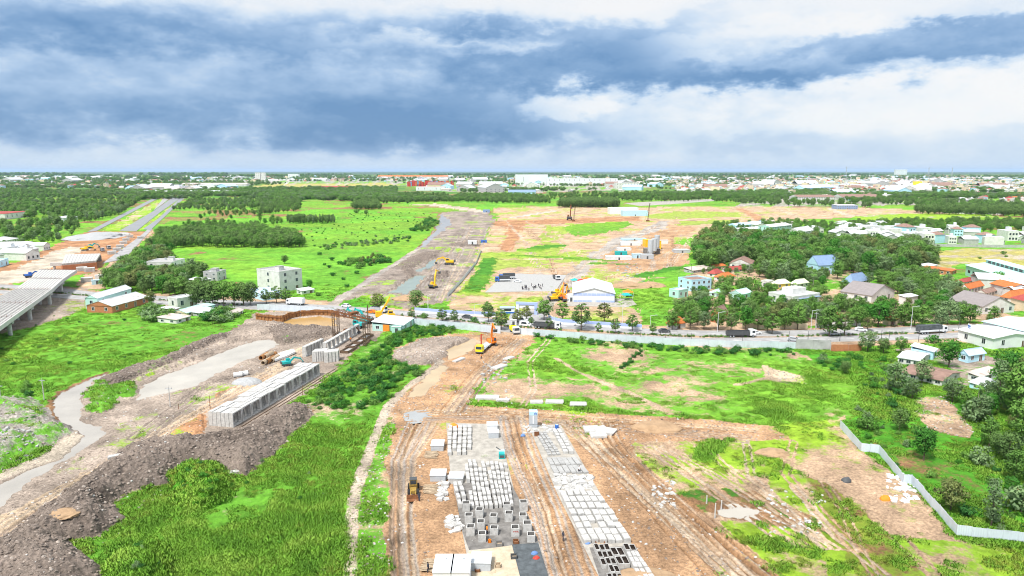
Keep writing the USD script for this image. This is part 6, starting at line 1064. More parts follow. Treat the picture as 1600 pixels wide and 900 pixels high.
# further off
H_('factory', (1198, 361), (1204, 364), (1236, 360), 9, 'gable', 'plaster_mint', 'sheet_white', 'mint factory block with white roof before the strip of trees', 3, 'factory'); H_('factory', (1143, 356), (1150, 358), (1197, 353), 5, 'gable', 'plaster_blue', 'sheet_blue', 'long pale blue roofed factory beyond the dark wood', 3, 'factory'); H_('factory', (1151, 361), (1155, 363), (1199, 360), 4, 'gable', 'plaster_white', 'sheet_white', 'long white roofed hall below the pale blue factory', 2, 'factory'); H_('house', (1241, 370), (1248, 373), (1270, 369), 10, 'gable', 'plaster_white', 'sheet_white', 'white house with steep white gables above the tall wood', 6); H_('house', (1309, 352), (1312, 353), (1324, 352), 5, 'gable', 'plaster_white', 'sheet_white', 'small white house in the far strip of trees', 2)
H_('shop', (1308, 324), (1313, 327), (1340, 325), 6, 'shed', 'tile_blue', 'sheet_white', 'blue fronted shop building beyond the far plots', 1, 'shop'); H_('factory', (1247, 310), (1256, 314), (1305, 310), 6, 'gable', 'plaster_white', 'tile_brown', 'purple grey factory roofs on the right of the far town', 3, 'factory'); H_('factory', (1316, 309), (1330, 313), (1376, 308), 5, 'gable', 'plaster_white', 'tile_brown', 'maroon and grey factory roofs right of the purple grey ones', 4, 'factory'); H_('factory', (1318, 293), (1322, 294), (1356, 292), 4, 'gable', 'plaster_white', 'sheet_white', 'long white factory roof in the far town', 2, 'factory')
H_('factory', (805, 287), (812, 289), (856, 287), 16, 'flat', 'white_paint', 'white_roof', 'big windowless white factory block on the far plain', cat_='factory', win=(2, 1, 1)); H_('factory', (854, 287), (862, 290), (965, 288), 11, 'flat', 'white_paint', 'white_roof', 'long white factory block right of the windowless one', cat_='factory', win=(14, 2, 2)); H_('factory', (962, 293), (966, 295), (998, 293), 9, 'flat', 'plaster_white', 'white_roof', 'white colonnaded building right of the long factory', cat_='factory', win=(8, 1, 2)); H_('factory', (946, 291), (949, 293), (966, 292), 6, 'gable', 'plaster_white', 'tile_brown', 'white house with dark roof before the long factory', 3)
H_('tower_block', (399, 282), (401, 283), (407, 282.5), 13, 'flat', 'plaster_white', 'concrete_grey', 'left of two white silo like towers on the far plain', cat_='tower', win=(2, 1, 4)); H_('tower_block', (408, 282), (409, 283), (415, 282.5), 13, 'flat', 'plaster_white', 'concrete_grey', 'right of two white silo like towers on the far plain', cat_='tower', win=(2, 1, 4)); H_('factory', (794, 301), (800, 304), (837, 300), 4, 'gable', 'plaster_blue', 'tile_blue', 'bright blue roofed sheds before the far factories', 3, 'factory'); H_('tower_block', (1429, 292), (1430, 295), (1440, 293), 11, 'flat', 'lemon_paint', 'concrete_grey', 'bright yellow building rising in the right hand town', cat_='building', win=(2, 1, 3)); H_('tower_block', (1399, 272), (1401, 273), (1417, 272.5), 8, 'flat', 'white_paint', 'white_roof', 'white block standing on the right skyline', cat_='building', win=(3, 1, 2)); H_('factory', (218, 302), (222, 303), (360, 300), 3, 'gable', 'plaster_white', 'sheet_white', 'long pale depot behind the end of the motorway', 2, 'factory', win=(10, 1, 1)); H_('factory', (283, 290), (288, 291), (385, 289), 3, 'gable', 'plaster_white', 'sheet_rust', 'long rust and white depot roof behind the motorway', 2, 'factory', win=(10, 1, 1)); H_('factory', (590, 278), (598, 279), (700, 276), 3, 'gable', 'plaster_white', 'tile_orange', 'very long orange roof on the far plain', 2, 'factory', win=(8, 1, 1)); H_('factory', (450, 277), (452, 278), (466, 277), 6, 'flat', 'white_paint', 'white_roof', 'white far factory block right of the twin towers', cat_='factory', win=(3, 1, 1)); H_('factory', (650, 294), (655, 298), (695, 296), 6, 'flat', 'white_paint', 'red_paint', 'white and red depot building before the container stacks', cat_='factory', win=(5, 1, 1)); H_('factory', (500, 294), (505, 296), (545, 294), 3, 'gable', 'plaster_white', 'tile_red', 'low red and white roofs among mid distance trees', 2, 'house', win=(4, 1, 1)); H_('house', (0, 335), (8, 343), (52, 338), 9, 'hip', 'plaster_white', 'tile_red', 'white mansion with red turret among trees at far left', 2, win=(6, 1, 1)); H_('house', (96, 345), (99, 347), (122, 344), 6, 'shed', 'white_paint', 'sheet_white', 'plain white walled shed in the far left trees', 1, 'shed', win=(1, 0, 1))
H_('house', (-20, 386), (18, 395), (52, 386), 9, 'flat', 'plaster_white', 'sheet_white', 'white long houses in the trees at the left edge', win=(5, 2, 1)); H_('house', (-20, 412), (0, 418), (14, 413), 9, 'flat', 'plaster_blue', 'sheet_white', 'pale house cut by the left edge beside the sandy shoulder', win=(2, 1, 1)); H_('house', (-12, 378), (4, 383), (30, 378), 6, 'gable', 'plaster_white', 'sheet_grey', 'grey roofed house behind the white long houses at left', 3)
# stacked shipping containers, far off
rs_ = random.Random(8); first = None
for k in range(58):
    x = 638 + (k % 29) * 2.5; zz = (k // 29); p = P(x, 291.5 - zz * 2 - rs_.random()); hgt = rs_.choice((10.4, 13.0, 15.6, 18.2, 18.2)); m_ = rs_.choice(['red_paint', 'red_paint', 'tile_red', 'red_paint', 'tile_orange', 'tile_blue'])
    nm, lb = 'container_stack', f'{"red" if m_ in ("red_paint", "tile_red") else "orange" if m_ == "tile_orange" else "blue"} stack of shipping containers in the far depot'
    t = thing(nm, lb, 'container stack', (p[0], p[1], -1), rs_.uniform(-.1, .1), lb.split()[0] + ' container stacks'); nlev = int(round(hgt / 2.6))
    for q in range(nlev): obj('container', box(-3, 3, -6, 6, 1 + q * 2.6, 1 + q * 2.6 + 2.54), m_, t)
# batching yard on the plots
for x, y, w_, d_, h, m_, lb in ((966, 405, 24, 12, 3.5, 'white_roof', 'broad white roofed store at the front of the batching yard'), (970, 398, 12, 8, 4, 'teal_paint', 'teal and black machine house of the batching yard'), (1011, 385, 7, 12, 9, 'yellow_paint', 'left yellow bin tower of the batching yard'), (1027, 388, 6, 12, 10, 'yellow_paint', 'right yellow bin tower of the batching yard'), (985, 383, 22, 12, 4, 'white_paint', 'white building at the back left of the batching yard'), (1020, 381, 36, 3, 5, 'white_paint', 'long white back wall building of the batching yard'), (995, 403, 9, 7, 5, 'light_blue', 'pale blue container offices in the batching yard'), (1010, 404, 12, 8, 5, 'grey_paint', 'grey hopper block in the batching yard'), (1018, 396, 16, 10, 6, 'concrete_dark', 'dark machinery block in the batching yard'), (975, 391, 14, 8, 3, 'white_paint', 'white low store behind the teal machine house'), (1064, 394, 16, 12, 3.5, 'grey_paint', 'lone grey hut right of the batching yard'), (990, 375, 30, 10, 2.5, 'light_blue', 'row of pale blue roofs beyond the batching yard')):
    crate('plant_building', x, y, w_ * .72, d_ * .7, h * .62, rs_.uniform(-.15, .15), m_, lb, 'building')
for x, y in ((1022, 398), (1026, 392), (1016, 401)):
    t = thing('cement_silo', {1022: 'middle', 1026: 'far', 1016: 'near'}[x] + ' grey cement silo of the batching yard', 'silo', gp(x, y)); obj('body', cyl(2.0, 3, 12, 14), 'grey_paint', t); obj('cone', beam((0, 0, 1.5), (0, 0, 3), .5, 14, 2.0), 'grey_paint', t); [obj('leg', beam((a * 1.5, b * 1.5, 0), (a * 1.5, b * 1.5, 4), .15, 4), 'dark_grey', t) for a in (-1, 1) for b in (-1, 1)]
crate('plant_building', 973, 334, 40, 20, 9, .05, 'white_paint', 'white site office block at the end of the far pale road', 'building'); crate('plant_building', 991, 337, 34, 16, 7, .05, 'light_blue', 'pale blue site office right of the white office block', 'building'); crate('plant_building', 760, 332, 10, 6, 4, 0, 'tile_blue', 'blue hut at the far end of the canal dig', 'hut'); crate('plant_building', 738, 384, 7, 5, 3, .1, 'white_paint', 'white hut in the canal dig', 'hut'); crate('plant_building', 756, 379, 5, 4, 2, .1, 'blue_paint', 'small blue box beside the canal dig', 'box')
for k, (x, y) in enumerate([(175, 397), (183, 392), (188, 387), (193, 381), (197, 376), (203, 371), (136, 440), (140, 424), (128, 423), (220, 373)]): crate('precast_unit', x, y, 5.5, 5, 2.2, .5, 'concrete', 'pale precast concrete unit in the line along the new motorway' if k < 6 else f'pale concrete unit on the {("bare soil beside", "weedy ground left of", "track under", "", "")[0] if k == 6 else ("weedy ground right of", "weedy ground behind")[k - 7] if k < 9 else "service lane above"} the viaduct', 'concrete unit'); 
for k in range(6): tag(stage.GetPrimAtPath('/World/precast_unit' + (f'_{k:03d}' if k else '')), group='precast units along the new motorway')
for x, y in ((157, 436), (152, 444)): crate('storage_container', x, y, 5, 2.4, 2.4, .6, 'white_paint' if x > 155 else 'light_blue', ('white' if x > 155 else 'pale blue') + ' cabin between viaduct and trees', 'cabin')
# ------------------------------------------------------------------ trees, shrubs and grass
leafmat('leaf_dark', [(0, (.08, .15, .045)), (.4, (.20, .34, .09)), (.7, (.33, .48, .13)), (1, (.46, .58, .20))]); leafmat('leaf_mid', [(0, (.08, .19, .035)), (.4, (.20, .39, .075)), (.7, (.33, .51, .11)), (1, (.46, .60, .18))]); leafmat('leaf_bright', [(0, (.04, .16, .022)), (.45, (.10, .34, .035)), (.75, (.18, .45, .05)), (1, (.30, .55, .09))])
leafmat('leaf_olive', [(0, (.10, .13, .05)), (.4, (.25, .30, .09)), (.7, (.37, .42, .13)), (1, (.50, .52, .20))]); leafmat('leaf_grey', [(0, (.10, .17, .08)), (.4, (.25, .38, .16)), (.7, (.38, .52, .23)), (1, (.52, .62, .32))]); leafmat('bush_leaf', [(0, (.03, .12, .03)), (.45, (.075, .28, .04)), (.75, (.14, .40, .055)), (1, (.25, .52, .09))], .25)
leafmat('grass_green', [(0, (.10, .27, .025)), (.28, (.20, .43, .04)), (.5, (.35, .57, .08)), (.7, (.53, .66, .17)), (1, (.70, .72, .36))], .15, .42, .15); leafmat('grass_yellow', [(0, (.14, .22, .025)), (.4, (.32, .40, .06)), (.7, (.45, .50, .10)), (1, (.55, .52, .20))], .12, .5, .15)
mat('bark', (.13, .10, .075), .9, .3, 2.0); mat('bark_pale', (.30, .27, .23), .9, .25, 2.0)
def quads(c, n_, s, rs, asp=1.0):
    """Leaf faces: centres, normals, sizes."""
    k = len(c); r = rs.normal(size=(k, 3)); u = np.cross(n_, r); u /= np.linalg.norm(u, axis=1, keepdims=True) + 1e-9; w_ = np.cross(n_, u); w_ /= np.linalg.norm(w_, axis=1, keepdims=True) + 1e-9
    s = s[:, None]; v = np.stack([c - u * s * asp, c - w_ * s * .6, c + u * s * asp, c + w_ * s * .6], 1).reshape(-1, 3)
    i = np.arange(k) * 4; return v, np.vstack([np.c_[i, i + 1, i + 2], np.c_[i, i + 2, i + 3]])
def crown(seed, lobes, per, leaf, flat_=.75, jit=.8):
    """lobes: (x, y, z, r) list; leaves lie in the outer shell of each lobe."""
    rs = np.random.RandomState(seed); C_, N_, O_ = [], [], []; mid_ = np.mean([l[:3] for l in lobes], 0)
    for x, y, z, r in lobes:
        d = rs.normal(size=(per, 3)); d[:, 2] += .25; d /= np.linalg.norm(d, axis=1, keepdims=True); rr = r * rs.uniform(.62, 1.06, (per, 1)) * (1 + .25 * rs.normal(size=(per, 1)) * .5)
        C_.append(np.array([x, y, z]) + d * rr * [1, 1, flat_]); o = d * .9 + (C_[-1] - mid_) / (np.linalg.norm(C_[-1] - mid_, axis=1, keepdims=True) + .3) * .6 + rs.normal(size=(per, 3)) * .28 + [0, 0, .35]; O_.append(o / np.linalg.norm(o, axis=1, keepdims=True)); n_ = d + rs.normal(size=(per, 3)) * jit + [0, 0, .5]; N_.append(n_ / np.linalg.norm(n_, axis=1, keepdims=True))
    c, n_, o_ = np.vstack(C_), np.vstack(N_), np.vstack(O_); v, f = quads(c, n_, leaf * rs.uniform(.6, 1.3, len(c)), rs); return v, f, np.repeat(o_, 4, 0)
def trunk(h, r, branches, seed, top=.75):
    rs = np.random.RandomState(seed); ms = [beam((0, 0, -.5), (rs.normal() * .1, rs.normal() * .1, h * .5), r, 8, r * .75), beam((0, 0, h * .48), (rs.normal() * .2, rs.normal() * .2, h * top), r * .75, 7, r * .3)]
    for x, y, z in branches: ms.append(beam((0, 0, z * rs.uniform(.45, .62)), (x * .8, y * .8, z), r * .4, 5, r * .12))
    return cat(ms)
TREEK = {}
def lobes_round(seed, n, R_, z0, z1, r, top=1.0):
    rs = np.random.RandomState(seed); out = []
    for k in range(n):
        t = (k + .5) / n; z = z0 + (z1 - z0) * t; prof = math.sqrt(max(0, 1 - (2 * t - 1) ** 2)) ** .7 * (1 if t < .5 else top); a = k * 2.4 + rs.uniform(-.5, .5); q = R_ * prof * rs.uniform(.35, 1.0)
        out.append((q * math.cos(a), q * math.sin(a), z + rs.uniform(-.4, .4), r * rs.uniform(.7, 1.25)))
    return out
def def_tree(kind, name, mt, H, lob, per, leaf, tr=.22, bark='bark', top=.75, cat_='tree', flat_=.75): TREEK[kind] = dict(name=name, H=H, cat=cat_, parts=[('crown', crown(hash_(kind), lob, per, leaf, flat_), mt)] + ([('trunk', trunk(H, tr, [l[:3] for l in lob[::3]], hash_(kind), top), bark)] if tr else []), proto=None)
def hash_(s): return sum(ord(c) * (i + 3) for i, c in enumerate(s)) % 9973
for k, m_ in enumerate(('leaf_dark', 'leaf_dark', 'leaf_mid', 'leaf_mid', 'leaf_olive', 'leaf_bright', 'leaf_grey')): def_tree(f'broad{k}', 'broadleaf_tree', m_, 10.0, lobes_round(10 + k, 24, 3.3, 2.6 + .3 * (k % 3), 9.2, 1.45), 85, .30)
for k, m_ in enumerate(('leaf_mid', 'leaf_dark', 'leaf_olive')):
    rs = np.random.RandomState(40 + k); lob = []
    for j in range(7):
        z = 3.2 + j * .85; R_ = (1.7, 2.5, 2.8, 2.7, 2.3, 1.7, 1.0)[j] * rs.uniform(.8, 1.15)
        for i in range(max(2, 5 - j // 2)): a = i * 2 * math.pi / max(2, 5 - j // 2) + rs.uniform(-.6, .6); lob.append((R_ * .7 * math.cos(a), R_ * .7 * math.sin(a), z + rs.uniform(-.2, .3), .95 * (1 - .05 * j)))
    def_tree(f'street{k}', 'street_tree', m_, 9.2, lob, 62, .24, .16, 'bark', .95, flat_=.5)
for k in range(2): def_tree(f'tall{k}', 'slender_tree', ('leaf_dark', 'leaf_grey')[k], 13.0, lobes_round(60 + k, 24, 1.7, 2.2, 12.4, 1.15, .8), 60, .27, .2)
for k, m_ in enumerate(('bush_leaf', 'leaf_mid', 'leaf_grey', 'leaf_bright')): def_tree(f'shrub{k}', 'shrub', m_, 2.4, lobes_round(80 + k, 11, 1.5, .35, 1.95, .75), 60, .19, None if k == 0 else .06, cat_='shrub')
def fronds(seed, H, n, L_, droop, wid, up):
    rs = np.random.RandomState(seed); V, F, b = [], [], 0
    for k in range(n):
        a = k * 2.4 + rs.uniform(-.2, .2); el = up * rs.uniform(.5, 1.2); pts = []
        for q in range(6):
            t = q / 5; r = L_ * t; pts.append((r * math.cos(a) * (1 - .2 * t), r * math.sin(a) * (1 - .2 * t), H + L_ * (el * t - droop * t * t)))
        pts = np.array(pts); sd = np.array([-math.sin(a), math.cos(a), 0])
        for q in range(6): w_ = wid * (math.sin(math.pi * min(1, .15 + q / 5 * .85)) + .05); V += [pts[q] - sd * w_ + [0, 0, -.3 * w_], pts[q], pts[q] + sd * w_ + [0, 0, -.3 * w_]]
        for q in range(5):
            i = b + q * 3; F += [[i, i + 1, i + 4], [i, i + 4, i + 3], [i + 1, i + 2, i + 5], [i + 1, i + 5, i + 4]]
        b += 18
    return np.array(V), np.array(F)
TREEK['palm'] = dict(name='palm_tree', H=9.0, cat='palm', parts=[('crown', fronds(3, 7.6, 22, 3.2, .75, .34, .75), 'leaf_mid'), ('trunk', beam((0, 0, -.4), (.3, .1, 7.6), .2, 8, .13), 'bark_pale')], proto=None)
TREEK['banana'] = dict(name='banana_plant', H=4.0, cat='plant', parts=[('crown', cat(fronds(5, 1.9, 10, 2.4, .55, .36, 1.15), xf(fronds(6, 1.6, 8, 2.0, .6, .3, 1.1), (1.2, .6, 0)), xf(fronds(7, 1.4, 8, 2.0, .6, .3, 1.1), (-1.0, .9, 0))), 'leaf_grey'), ('trunk', cat(beam((0, 0, -.3), (0, 0, 2.0), .16, 7, .1), beam((1.2, .6, -.3), (1.2, .6, 1.7), .14, 7, .1), beam((-1, .9, -.3), (-1, .9, 1.5), .14, 7, .1)), 'leaf_olive')], proto=None)
TREES = []
def plant(kind, px, py, hpx, label, group=None): p = P(px, py); TREES.append((p[0], p[1], vpx(px, py, hpx), kind, label, group, True))
BLOCK = shapely.union_all(FOOT + [n.buffer(.5) for n in NETS] + [f[0] for f in FLAT] + [w_.buffer(1) for w_ in WPOLY]); shapely.prepare(BLOCK)
VIEW = [(f_, np.array(f_.centroid.coords[0])) for f_ in FOOT if f_.centroid.y < 800]
def headroom(x, y):
    """How tall a tree may grow at each place without hiding a house behind it from the camera's side of the road."""
    hm = np.full(len(x), 99.0)
    for f_, c in VIEW:
        dd = np.linalg.norm(c); u = c / dd; lat = np.abs(x * u[1] - y * u[0]); s_ = dd - (x * u[0] + y * u[1]); w_ = math.sqrt(f_.area) * .62
        k = (lat < w_) & (s_ > 0) & (s_ < 80); hm[k] = np.minimum(hm[k], 2.6 + s_[k] * 60 / dd)
    return hm
def cluster(pts, spacing, hlo, hhi, kinds, label, group, seed, keep=1.0, clump=0.0):
    pl = wpoly(pts); r = np.random.RandomState(seed); b = pl.bounds; nx_, ny_ = int((b[2] - b[0]) / spacing) + 1, int((b[3] - b[1]) / spacing) + 1
    x, y = np.meshgrid(b[0] + (np.arange(nx_) + .5) * spacing, b[1] + (np.arange(ny_) + .5) * spacing); x = x.ravel() + r.uniform(-.45, .45, x.size) * spacing; y = y.ravel() + r.uniform(-.45, .45, y.size) * spacing
    k = shapely.contains_xy(pl, x, y) & ~shapely.contains_xy(BLOCK, x, y) & (r.rand(len(x)) < keep)
    if clump: k &= fbm(x, y, 1 / (spacing * 9), 3, seed) > clump
    hr = headroom(x[k], y[k]) * r.uniform(.8, 1.25, k.sum())
    for a, c, hm in zip(x[k], y[k], hr): TREES.append((a, c, min(hm, r.uniform(hlo, hhi)), kinds[r.randint(len(kinds))], label + place(a, c, x[k], y[k]), group, False))
def place(a, c, x, y):
    """Where in its group a thing stands, in words."""
    if len(x) < 8: return ''
    n_ = 5 if len(x) > 60 else 3; i = min(n_ - 1, int((x < a).mean() * n_)); j = min(2, int((y < c).mean() * 3))
    return ', ' + ('front', 'middle', 'back')[j] + ' ' + (('left', 'centre', 'right') if n_ == 3 else ('far left', 'left', 'centre', 'right', 'far right'))[i]
BR = ['broad0', 'broad1', 'broad2', 'broad3', 'broad0', 'broad6', 'broad4', 'broad5']
# trees along the boulevard, one by one
for x, y, h, k, lb in [(783, 515, 34, 'street1', 'street tree left of the white van at the site entrance'), (763, 503, 30, 'street1', 'street tree before the banner hoarding left of the guard house'), (808, 506, 25, 'street2', 'brownish street tree left of the entrance arch'), (823, 501, 25, 'street2', 'street tree in front of the entrance arch'), (830, 508, 14, 'street0', 'small bright street tree beside the entrance'), (850, 500, 32, 'broad2', 'dense street tree right of the entrance arch'), (858, 514, 18, 'street1', 'street tree standing over the dark sided lorry'), (879, 503, 32, 'street0', 'bright conical street tree left of the marquee hall'), (908, 516, 43, 'street1', 'largest street tree in front of the marquee hall'), (944, 505, 34, 'street2', 'brownish street tree before the right half of the marquee'), (935, 518, 15, 'street0', 'small street tree below the marquee hall'), (961, 521, 25, 'street1', 'thin street tree right of the marquee hall'), (988, 518, 28, 'street0', 'bright green street tree at the end of the banner hoarding'), (1020, 523, 20, 'street0', 'round street tree before the tiled gatehouse'),
                       (643, 498, 17, 'street1', 'small dark street tree right of the mint shed'), (663, 497, 10, 'shrub1', 'low dark bush tree by the blue banner'), (650, 483, 30, 'broad1', 'big dark tree behind the mint shed'), (691, 502, 22, 'street1', 'street tree in the median left of the dark car'), (710, 504, 22, 'street1', 'street tree in the median right of the dark car'), (761, 492, 22, 'street0', 'round street tree behind the banner hoarding'), (590, 486, 30, 'street2', 'half bare tree beside the yellow crane'), (741, 503, 9, 'shrub3', 'little bright bush in the median'),
                       (1206, 522, 34, 'street0', 'street tree at the corner of the cream garden wall'), (1142, 519, 32, 'street1', 'street tree before the maroon steep roof'), (1199, 518, 24, 'broad3', 'round tree over the dark gatehouse'), (1295, 526, 48, 'broad3', 'large round street tree before the white villa'), (1319, 525, 36, 'street1', 'slim street tree right of the large round one'), (1355, 517, 24, 'street2', 'yellowish street tree before the garden wall'), (1440, 513, 36, 'broad3', 'street tree behind the cab end of the covered lorry'), (1465, 514, 36, 'broad6', 'pale flowering street tree behind the covered lorry'), (1501, 507, 32, 'broad3', 'street tree behind the white factory'), (1553, 500, 22, 'broad3', 'tree in front of the grey roofed villa'), (1457, 536, 14, 'shrub3', 'bright little tree in the near verge below the lorry'), (1355, 549, 32, 'broad6', 'pale spreading tree left of the tile roofed sheds'), (1380, 552, 24, 'broad1', 'dark tree between the pale tree and the round one'), (1407, 552, 26, 'broad2', 'leafy tree beside the brick garden wall'), (1482, 574, 44, 'broad5', 'big round bright green tree beside the pale blue bungalow'), (1408, 508, 32, 'palm', 'palm beside the cream gateway'), (1335, 505, 24, 'palm', 'palm behind the garden wall'), (1270, 448, 22, 'palm', 'palm among the white villas'), (1185, 458, 20, 'palm', 'palm by the yellow walled row'), (1080, 430, 20, 'palm', 'palm at the upper corner of the suburb'), (1528, 628, 28, 'palm', 'palm by the rusty sheds at lower right'),
                       (1397, 612, 44, 'broad6', 'pale feathery tree in the lush scrub'), (1440, 600, 36, 'broad6', 'grey green tree against the tile roofed row'), (1425, 624, 32, 'broad6', 'round grey green tree before the tile roofed row'), (1320, 584, 20, 'broad1', 'small dark tree alone in the lush scrub'), (1405, 674, 36, 'broad1', 'dark bush like tree beside the bare clearing'), (1355, 670, 22, 'shrub1', 'dark shrub above the zigzag fence corner'), (1443, 718, 50, 'broad5', 'round yellow green tree inside the bend of the zigzag fence'), (1488, 628, 36, 'broad6', 'grey green tree before the rusty sheds'),
                       (1558, 642, 78, 'tall1', 'tall pale tree at the right edge'), (1590, 655, 84, 'broad3', 'largest crown at the right edge'), (1572, 610, 62, 'broad5', 'high bright crown behind the tall pale tree'), (1600, 690, 66, 'broad3', 'leafy tree cut by the right edge'), (1545, 700, 44, 'broad3', 'mid green tree below the tall pale tree'), (1575, 722, 46, 'broad1', 'dark tree below the leafy right edge tree'), (1532, 658, 40, 'broad6', 'rounded tree right of the bare clearing'), (1530, 724, 26, 'shrub2', 'grey green shrub right of the round yellow green tree'), (1585, 752, 46, 'broad3', 'spreading tree at the right edge below the dark one'), (1485, 797, 46, 'broad4', 'dark olive tree beside the zigzag fence'), (1548, 822, 70, 'tall1', 'tall feathery pale tree at the lower right'), (1580, 770, 26, 'broad5', 'bright small tree at the lower right edge'), (1560, 710, 34, 'broad1', 'dark round bush tree at right'), (1510, 640, 30, 'broad3', 'tree between palm and bare clearing'), (1600, 620, 60, 'broad4', 'olive leafy crown above the right edge'), (1596, 800, 40, 'shrub2', 'dense shrub at the right edge by the fence'),
                       (407, 348, 26, 'tall0', 'tall narrow tree alone left of the tree row'), (1308, 436, 30, 'broad3', 'full green tree right of the steep blue roof'), (1285, 448, 18, 'broad5', 'bright round tree below the steep blue roof'), (1318, 457, 22, 'broad3', 'round tree before the blue pyramid roof'), (1337, 452, 12, 'broad5', 'yellow green bush before the blue pyramid roof'), (1499, 452, 14, 'broad5', 'bright lime tree beside the dark red hip roof'), (1560, 450, 26, 'broad5', 'broad bright tree before the long mint factory'), (1545, 503, 14, 'broad3', 'small garden tree before the arched porch'), (1100, 470, 18, 'broad1', 'dark tree beside the pale blue house'), (1060, 492, 26, 'broad1', 'dark crown behind the tiled gatehouse'), (572, 336, 8, 'broad1', 'small round tree alone in the far meadow'), (557, 333, 7, 'shrub1', 'lone bush left of the small meadow tree'), (445, 412, 14, 'broad0', 'dark shrub behind the tall white house'), (484, 452, 16, 'broad5', 'bright tree right of the tall white house'), (1060, 440, 18, 'palm', 'palm left of the pale blue house')]: plant(k, x, y, h, lb)
for x, h in [(308, 38), (321, 36), (333, 40), (350, 40), (366, 38), (381, 36), (392, 38)]: plant(BR[x % 4], x, 479 - (x - 308) * .02, h, 'roadside tree of the dark row left of the tall white house', 'row of roadside trees by the white house')
for k_, (x, h) in enumerate([(1050, 30), (1078, 34), (1100, 28), (1122, 33), (1165, 36), (1184, 28), (1226, 33), (1246, 36), (1282, 30), (1338, 34), (1372, 38), (1392, 30), (1412, 36), (1428, 30), (1480, 36), (1515, 30)]): plant(('broad3', 'street0', 'broad6', 'broad2', 'broad5', 'street1')[k_ % 6], x, 515 - max(0, (x - 1250)) * .035, h * 1.02, f'{ORD[k_] if k_ < 14 else ("fifteenth", "last")[k_ - 14]} tree from the left in the tall row lining the far side of the boulevard', 'tall row along the far side of the boulevard')
for x, h in [(416, 24), (432, 28), (447, 24)]: plant('street1', x, 474, h, 'roadside tree standing right before the tall white house', 'trees before the tall white house')
W1 = 'tree of the dense dark wood behind the suburb'
cluster([(1088, 428), (1086, 392), (1110, 380), (1200, 380), (1320, 386), (1440, 394), (1458, 405), (1462, 420), (1420, 430), (1330, 432), (1300, 434), (1290, 446), (1210, 446), (1180, 432)], 6.8, 6.0, 14.5, ['broad0', 'broad0', 'broad1', 'broad2', 'broad3', 'broad4', 'broad5', 'broad6'], W1, 'trees of the dense dark wood', 1)
cluster([(1340, 445), (1430, 425), (1462, 432), (1470, 462), (1440, 476), (1400, 470), (1375, 446)], 5.5, 5, 8.5, ['broad2', 'broad6', 'broad1', 'broad3'], 'tree of the thicket right of the grey brown roof', 'trees of the thicket right of the grey brown roof', 2)
cluster([(1045, 510), (1200, 511), (1310, 507), (1420, 502), (1500, 499), (1512, 470), (1440, 474), (1400, 488), (1300, 482), (1200, 482), (1100, 478), (1050, 485)], 5.0, 3.8, 8.5, BR + ['broad5', 'broad6', 'broad3', 'street0', 'broad5'], 'garden tree between boulevard and suburb houses', 'garden trees along the suburb side of the boulevard', 3, .85)
cluster([(1075, 478), (1085, 455), (1150, 438), (1215, 455), (1280, 452), (1300, 470), (1215, 484), (1120, 482)], 7.0, 4, 7, ['broad2', 'broad3', 'broad5', 'shrub1', 'broad1', 'palm'], 'garden tree among the suburb houses', 'garden trees among the suburb houses', 4, .75)
cluster([(1470, 440), (1500, 452), (1515, 480), (1500, 500), (1460, 480)], 6, 5, 8, ['broad2', 'broad6', 'banana'], 'tree left of the grey roofed villa', 'trees left of the grey roofed villa', 5, .9)
cluster([(1090, 372), (1120, 354), (1200, 349), (1300, 354), (1420, 347), (1640, 347), (1640, 362), (1400, 364), (1300, 374), (1180, 376)], 9, 5, 8.5, ['broad2', 'broad1', 'broad3', 'broad0'], 'tree of the strip between far plots and row houses', 'trees of the strip beyond the row houses', 6, .8)
cluster([(1430, 335), (1480, 336), (1640, 340), (1640, 330), (1480, 329), (1430, 330)], 10, 9, 13, ['broad0', 'broad1'], 'tree of the dark wood behind the long white wall', 'trees of the wood behind the long white wall', 7)
cluster([(1000, 321), (1100, 313), (1120, 316), (1200, 322), (1300, 323), (1430, 328), (1640, 331), (1640, 318), (1400, 313), (1200, 305), (1000, 303), (860, 304), (850, 312), (960, 314)], 14, 7, 12, ['broad0', 'broad1', 'broad2'], 'tree of the far belt beyond the building land', 'trees of the far belt beyond the building land', 8, .75, .48)
cluster([(873, 324.5), (966, 324.5), (964, 318), (878, 318)], 6.5, 12, 14, ['broad0', 'tall0', 'broad0'], 'tree of the square dark plantation in the distance', 'trees of the square dark plantation', 9)
cluster([(690, 318), (800, 318.5), (868, 319), (850, 309), (790, 306), (720, 306)], 12, 7, 11, ['broad0', 'broad1', 'broad2'], 'tree of the far copse left of the plantation', 'trees of the far copse', 10, .9, .36)
cluster([(-60, 382), (0, 372), (60, 362), (120, 352), (185, 338), (235, 306), (200, 299), (-60, 300)], 11, 4, 12, ['broad0', 'broad1', 'broad2', 'broad6', 'broad3'], 'tree of the broad woods left of the new motorway', 'trees of the left woods', 11, .8, .42)
cluster([(-60, 405), (40, 385), (70, 385), (120, 366), (130, 350), (60, 364), (-60, 385)], 9, 5, 10, ['broad1', 'broad3', 'broad6', 'broad0'], 'tree among the houses at the far left', 'trees among the far left houses', 12, .65)
cluster([(160, 458), (178, 428), (222, 402), (248, 398), (285, 425), (318, 430), (330, 448), (310, 470), (240, 478), (190, 470)], 5.6, 6.5, 10.5, BR, 'tree of the dense clump beside the viaduct', 'trees of the clump beside the viaduct', 13)
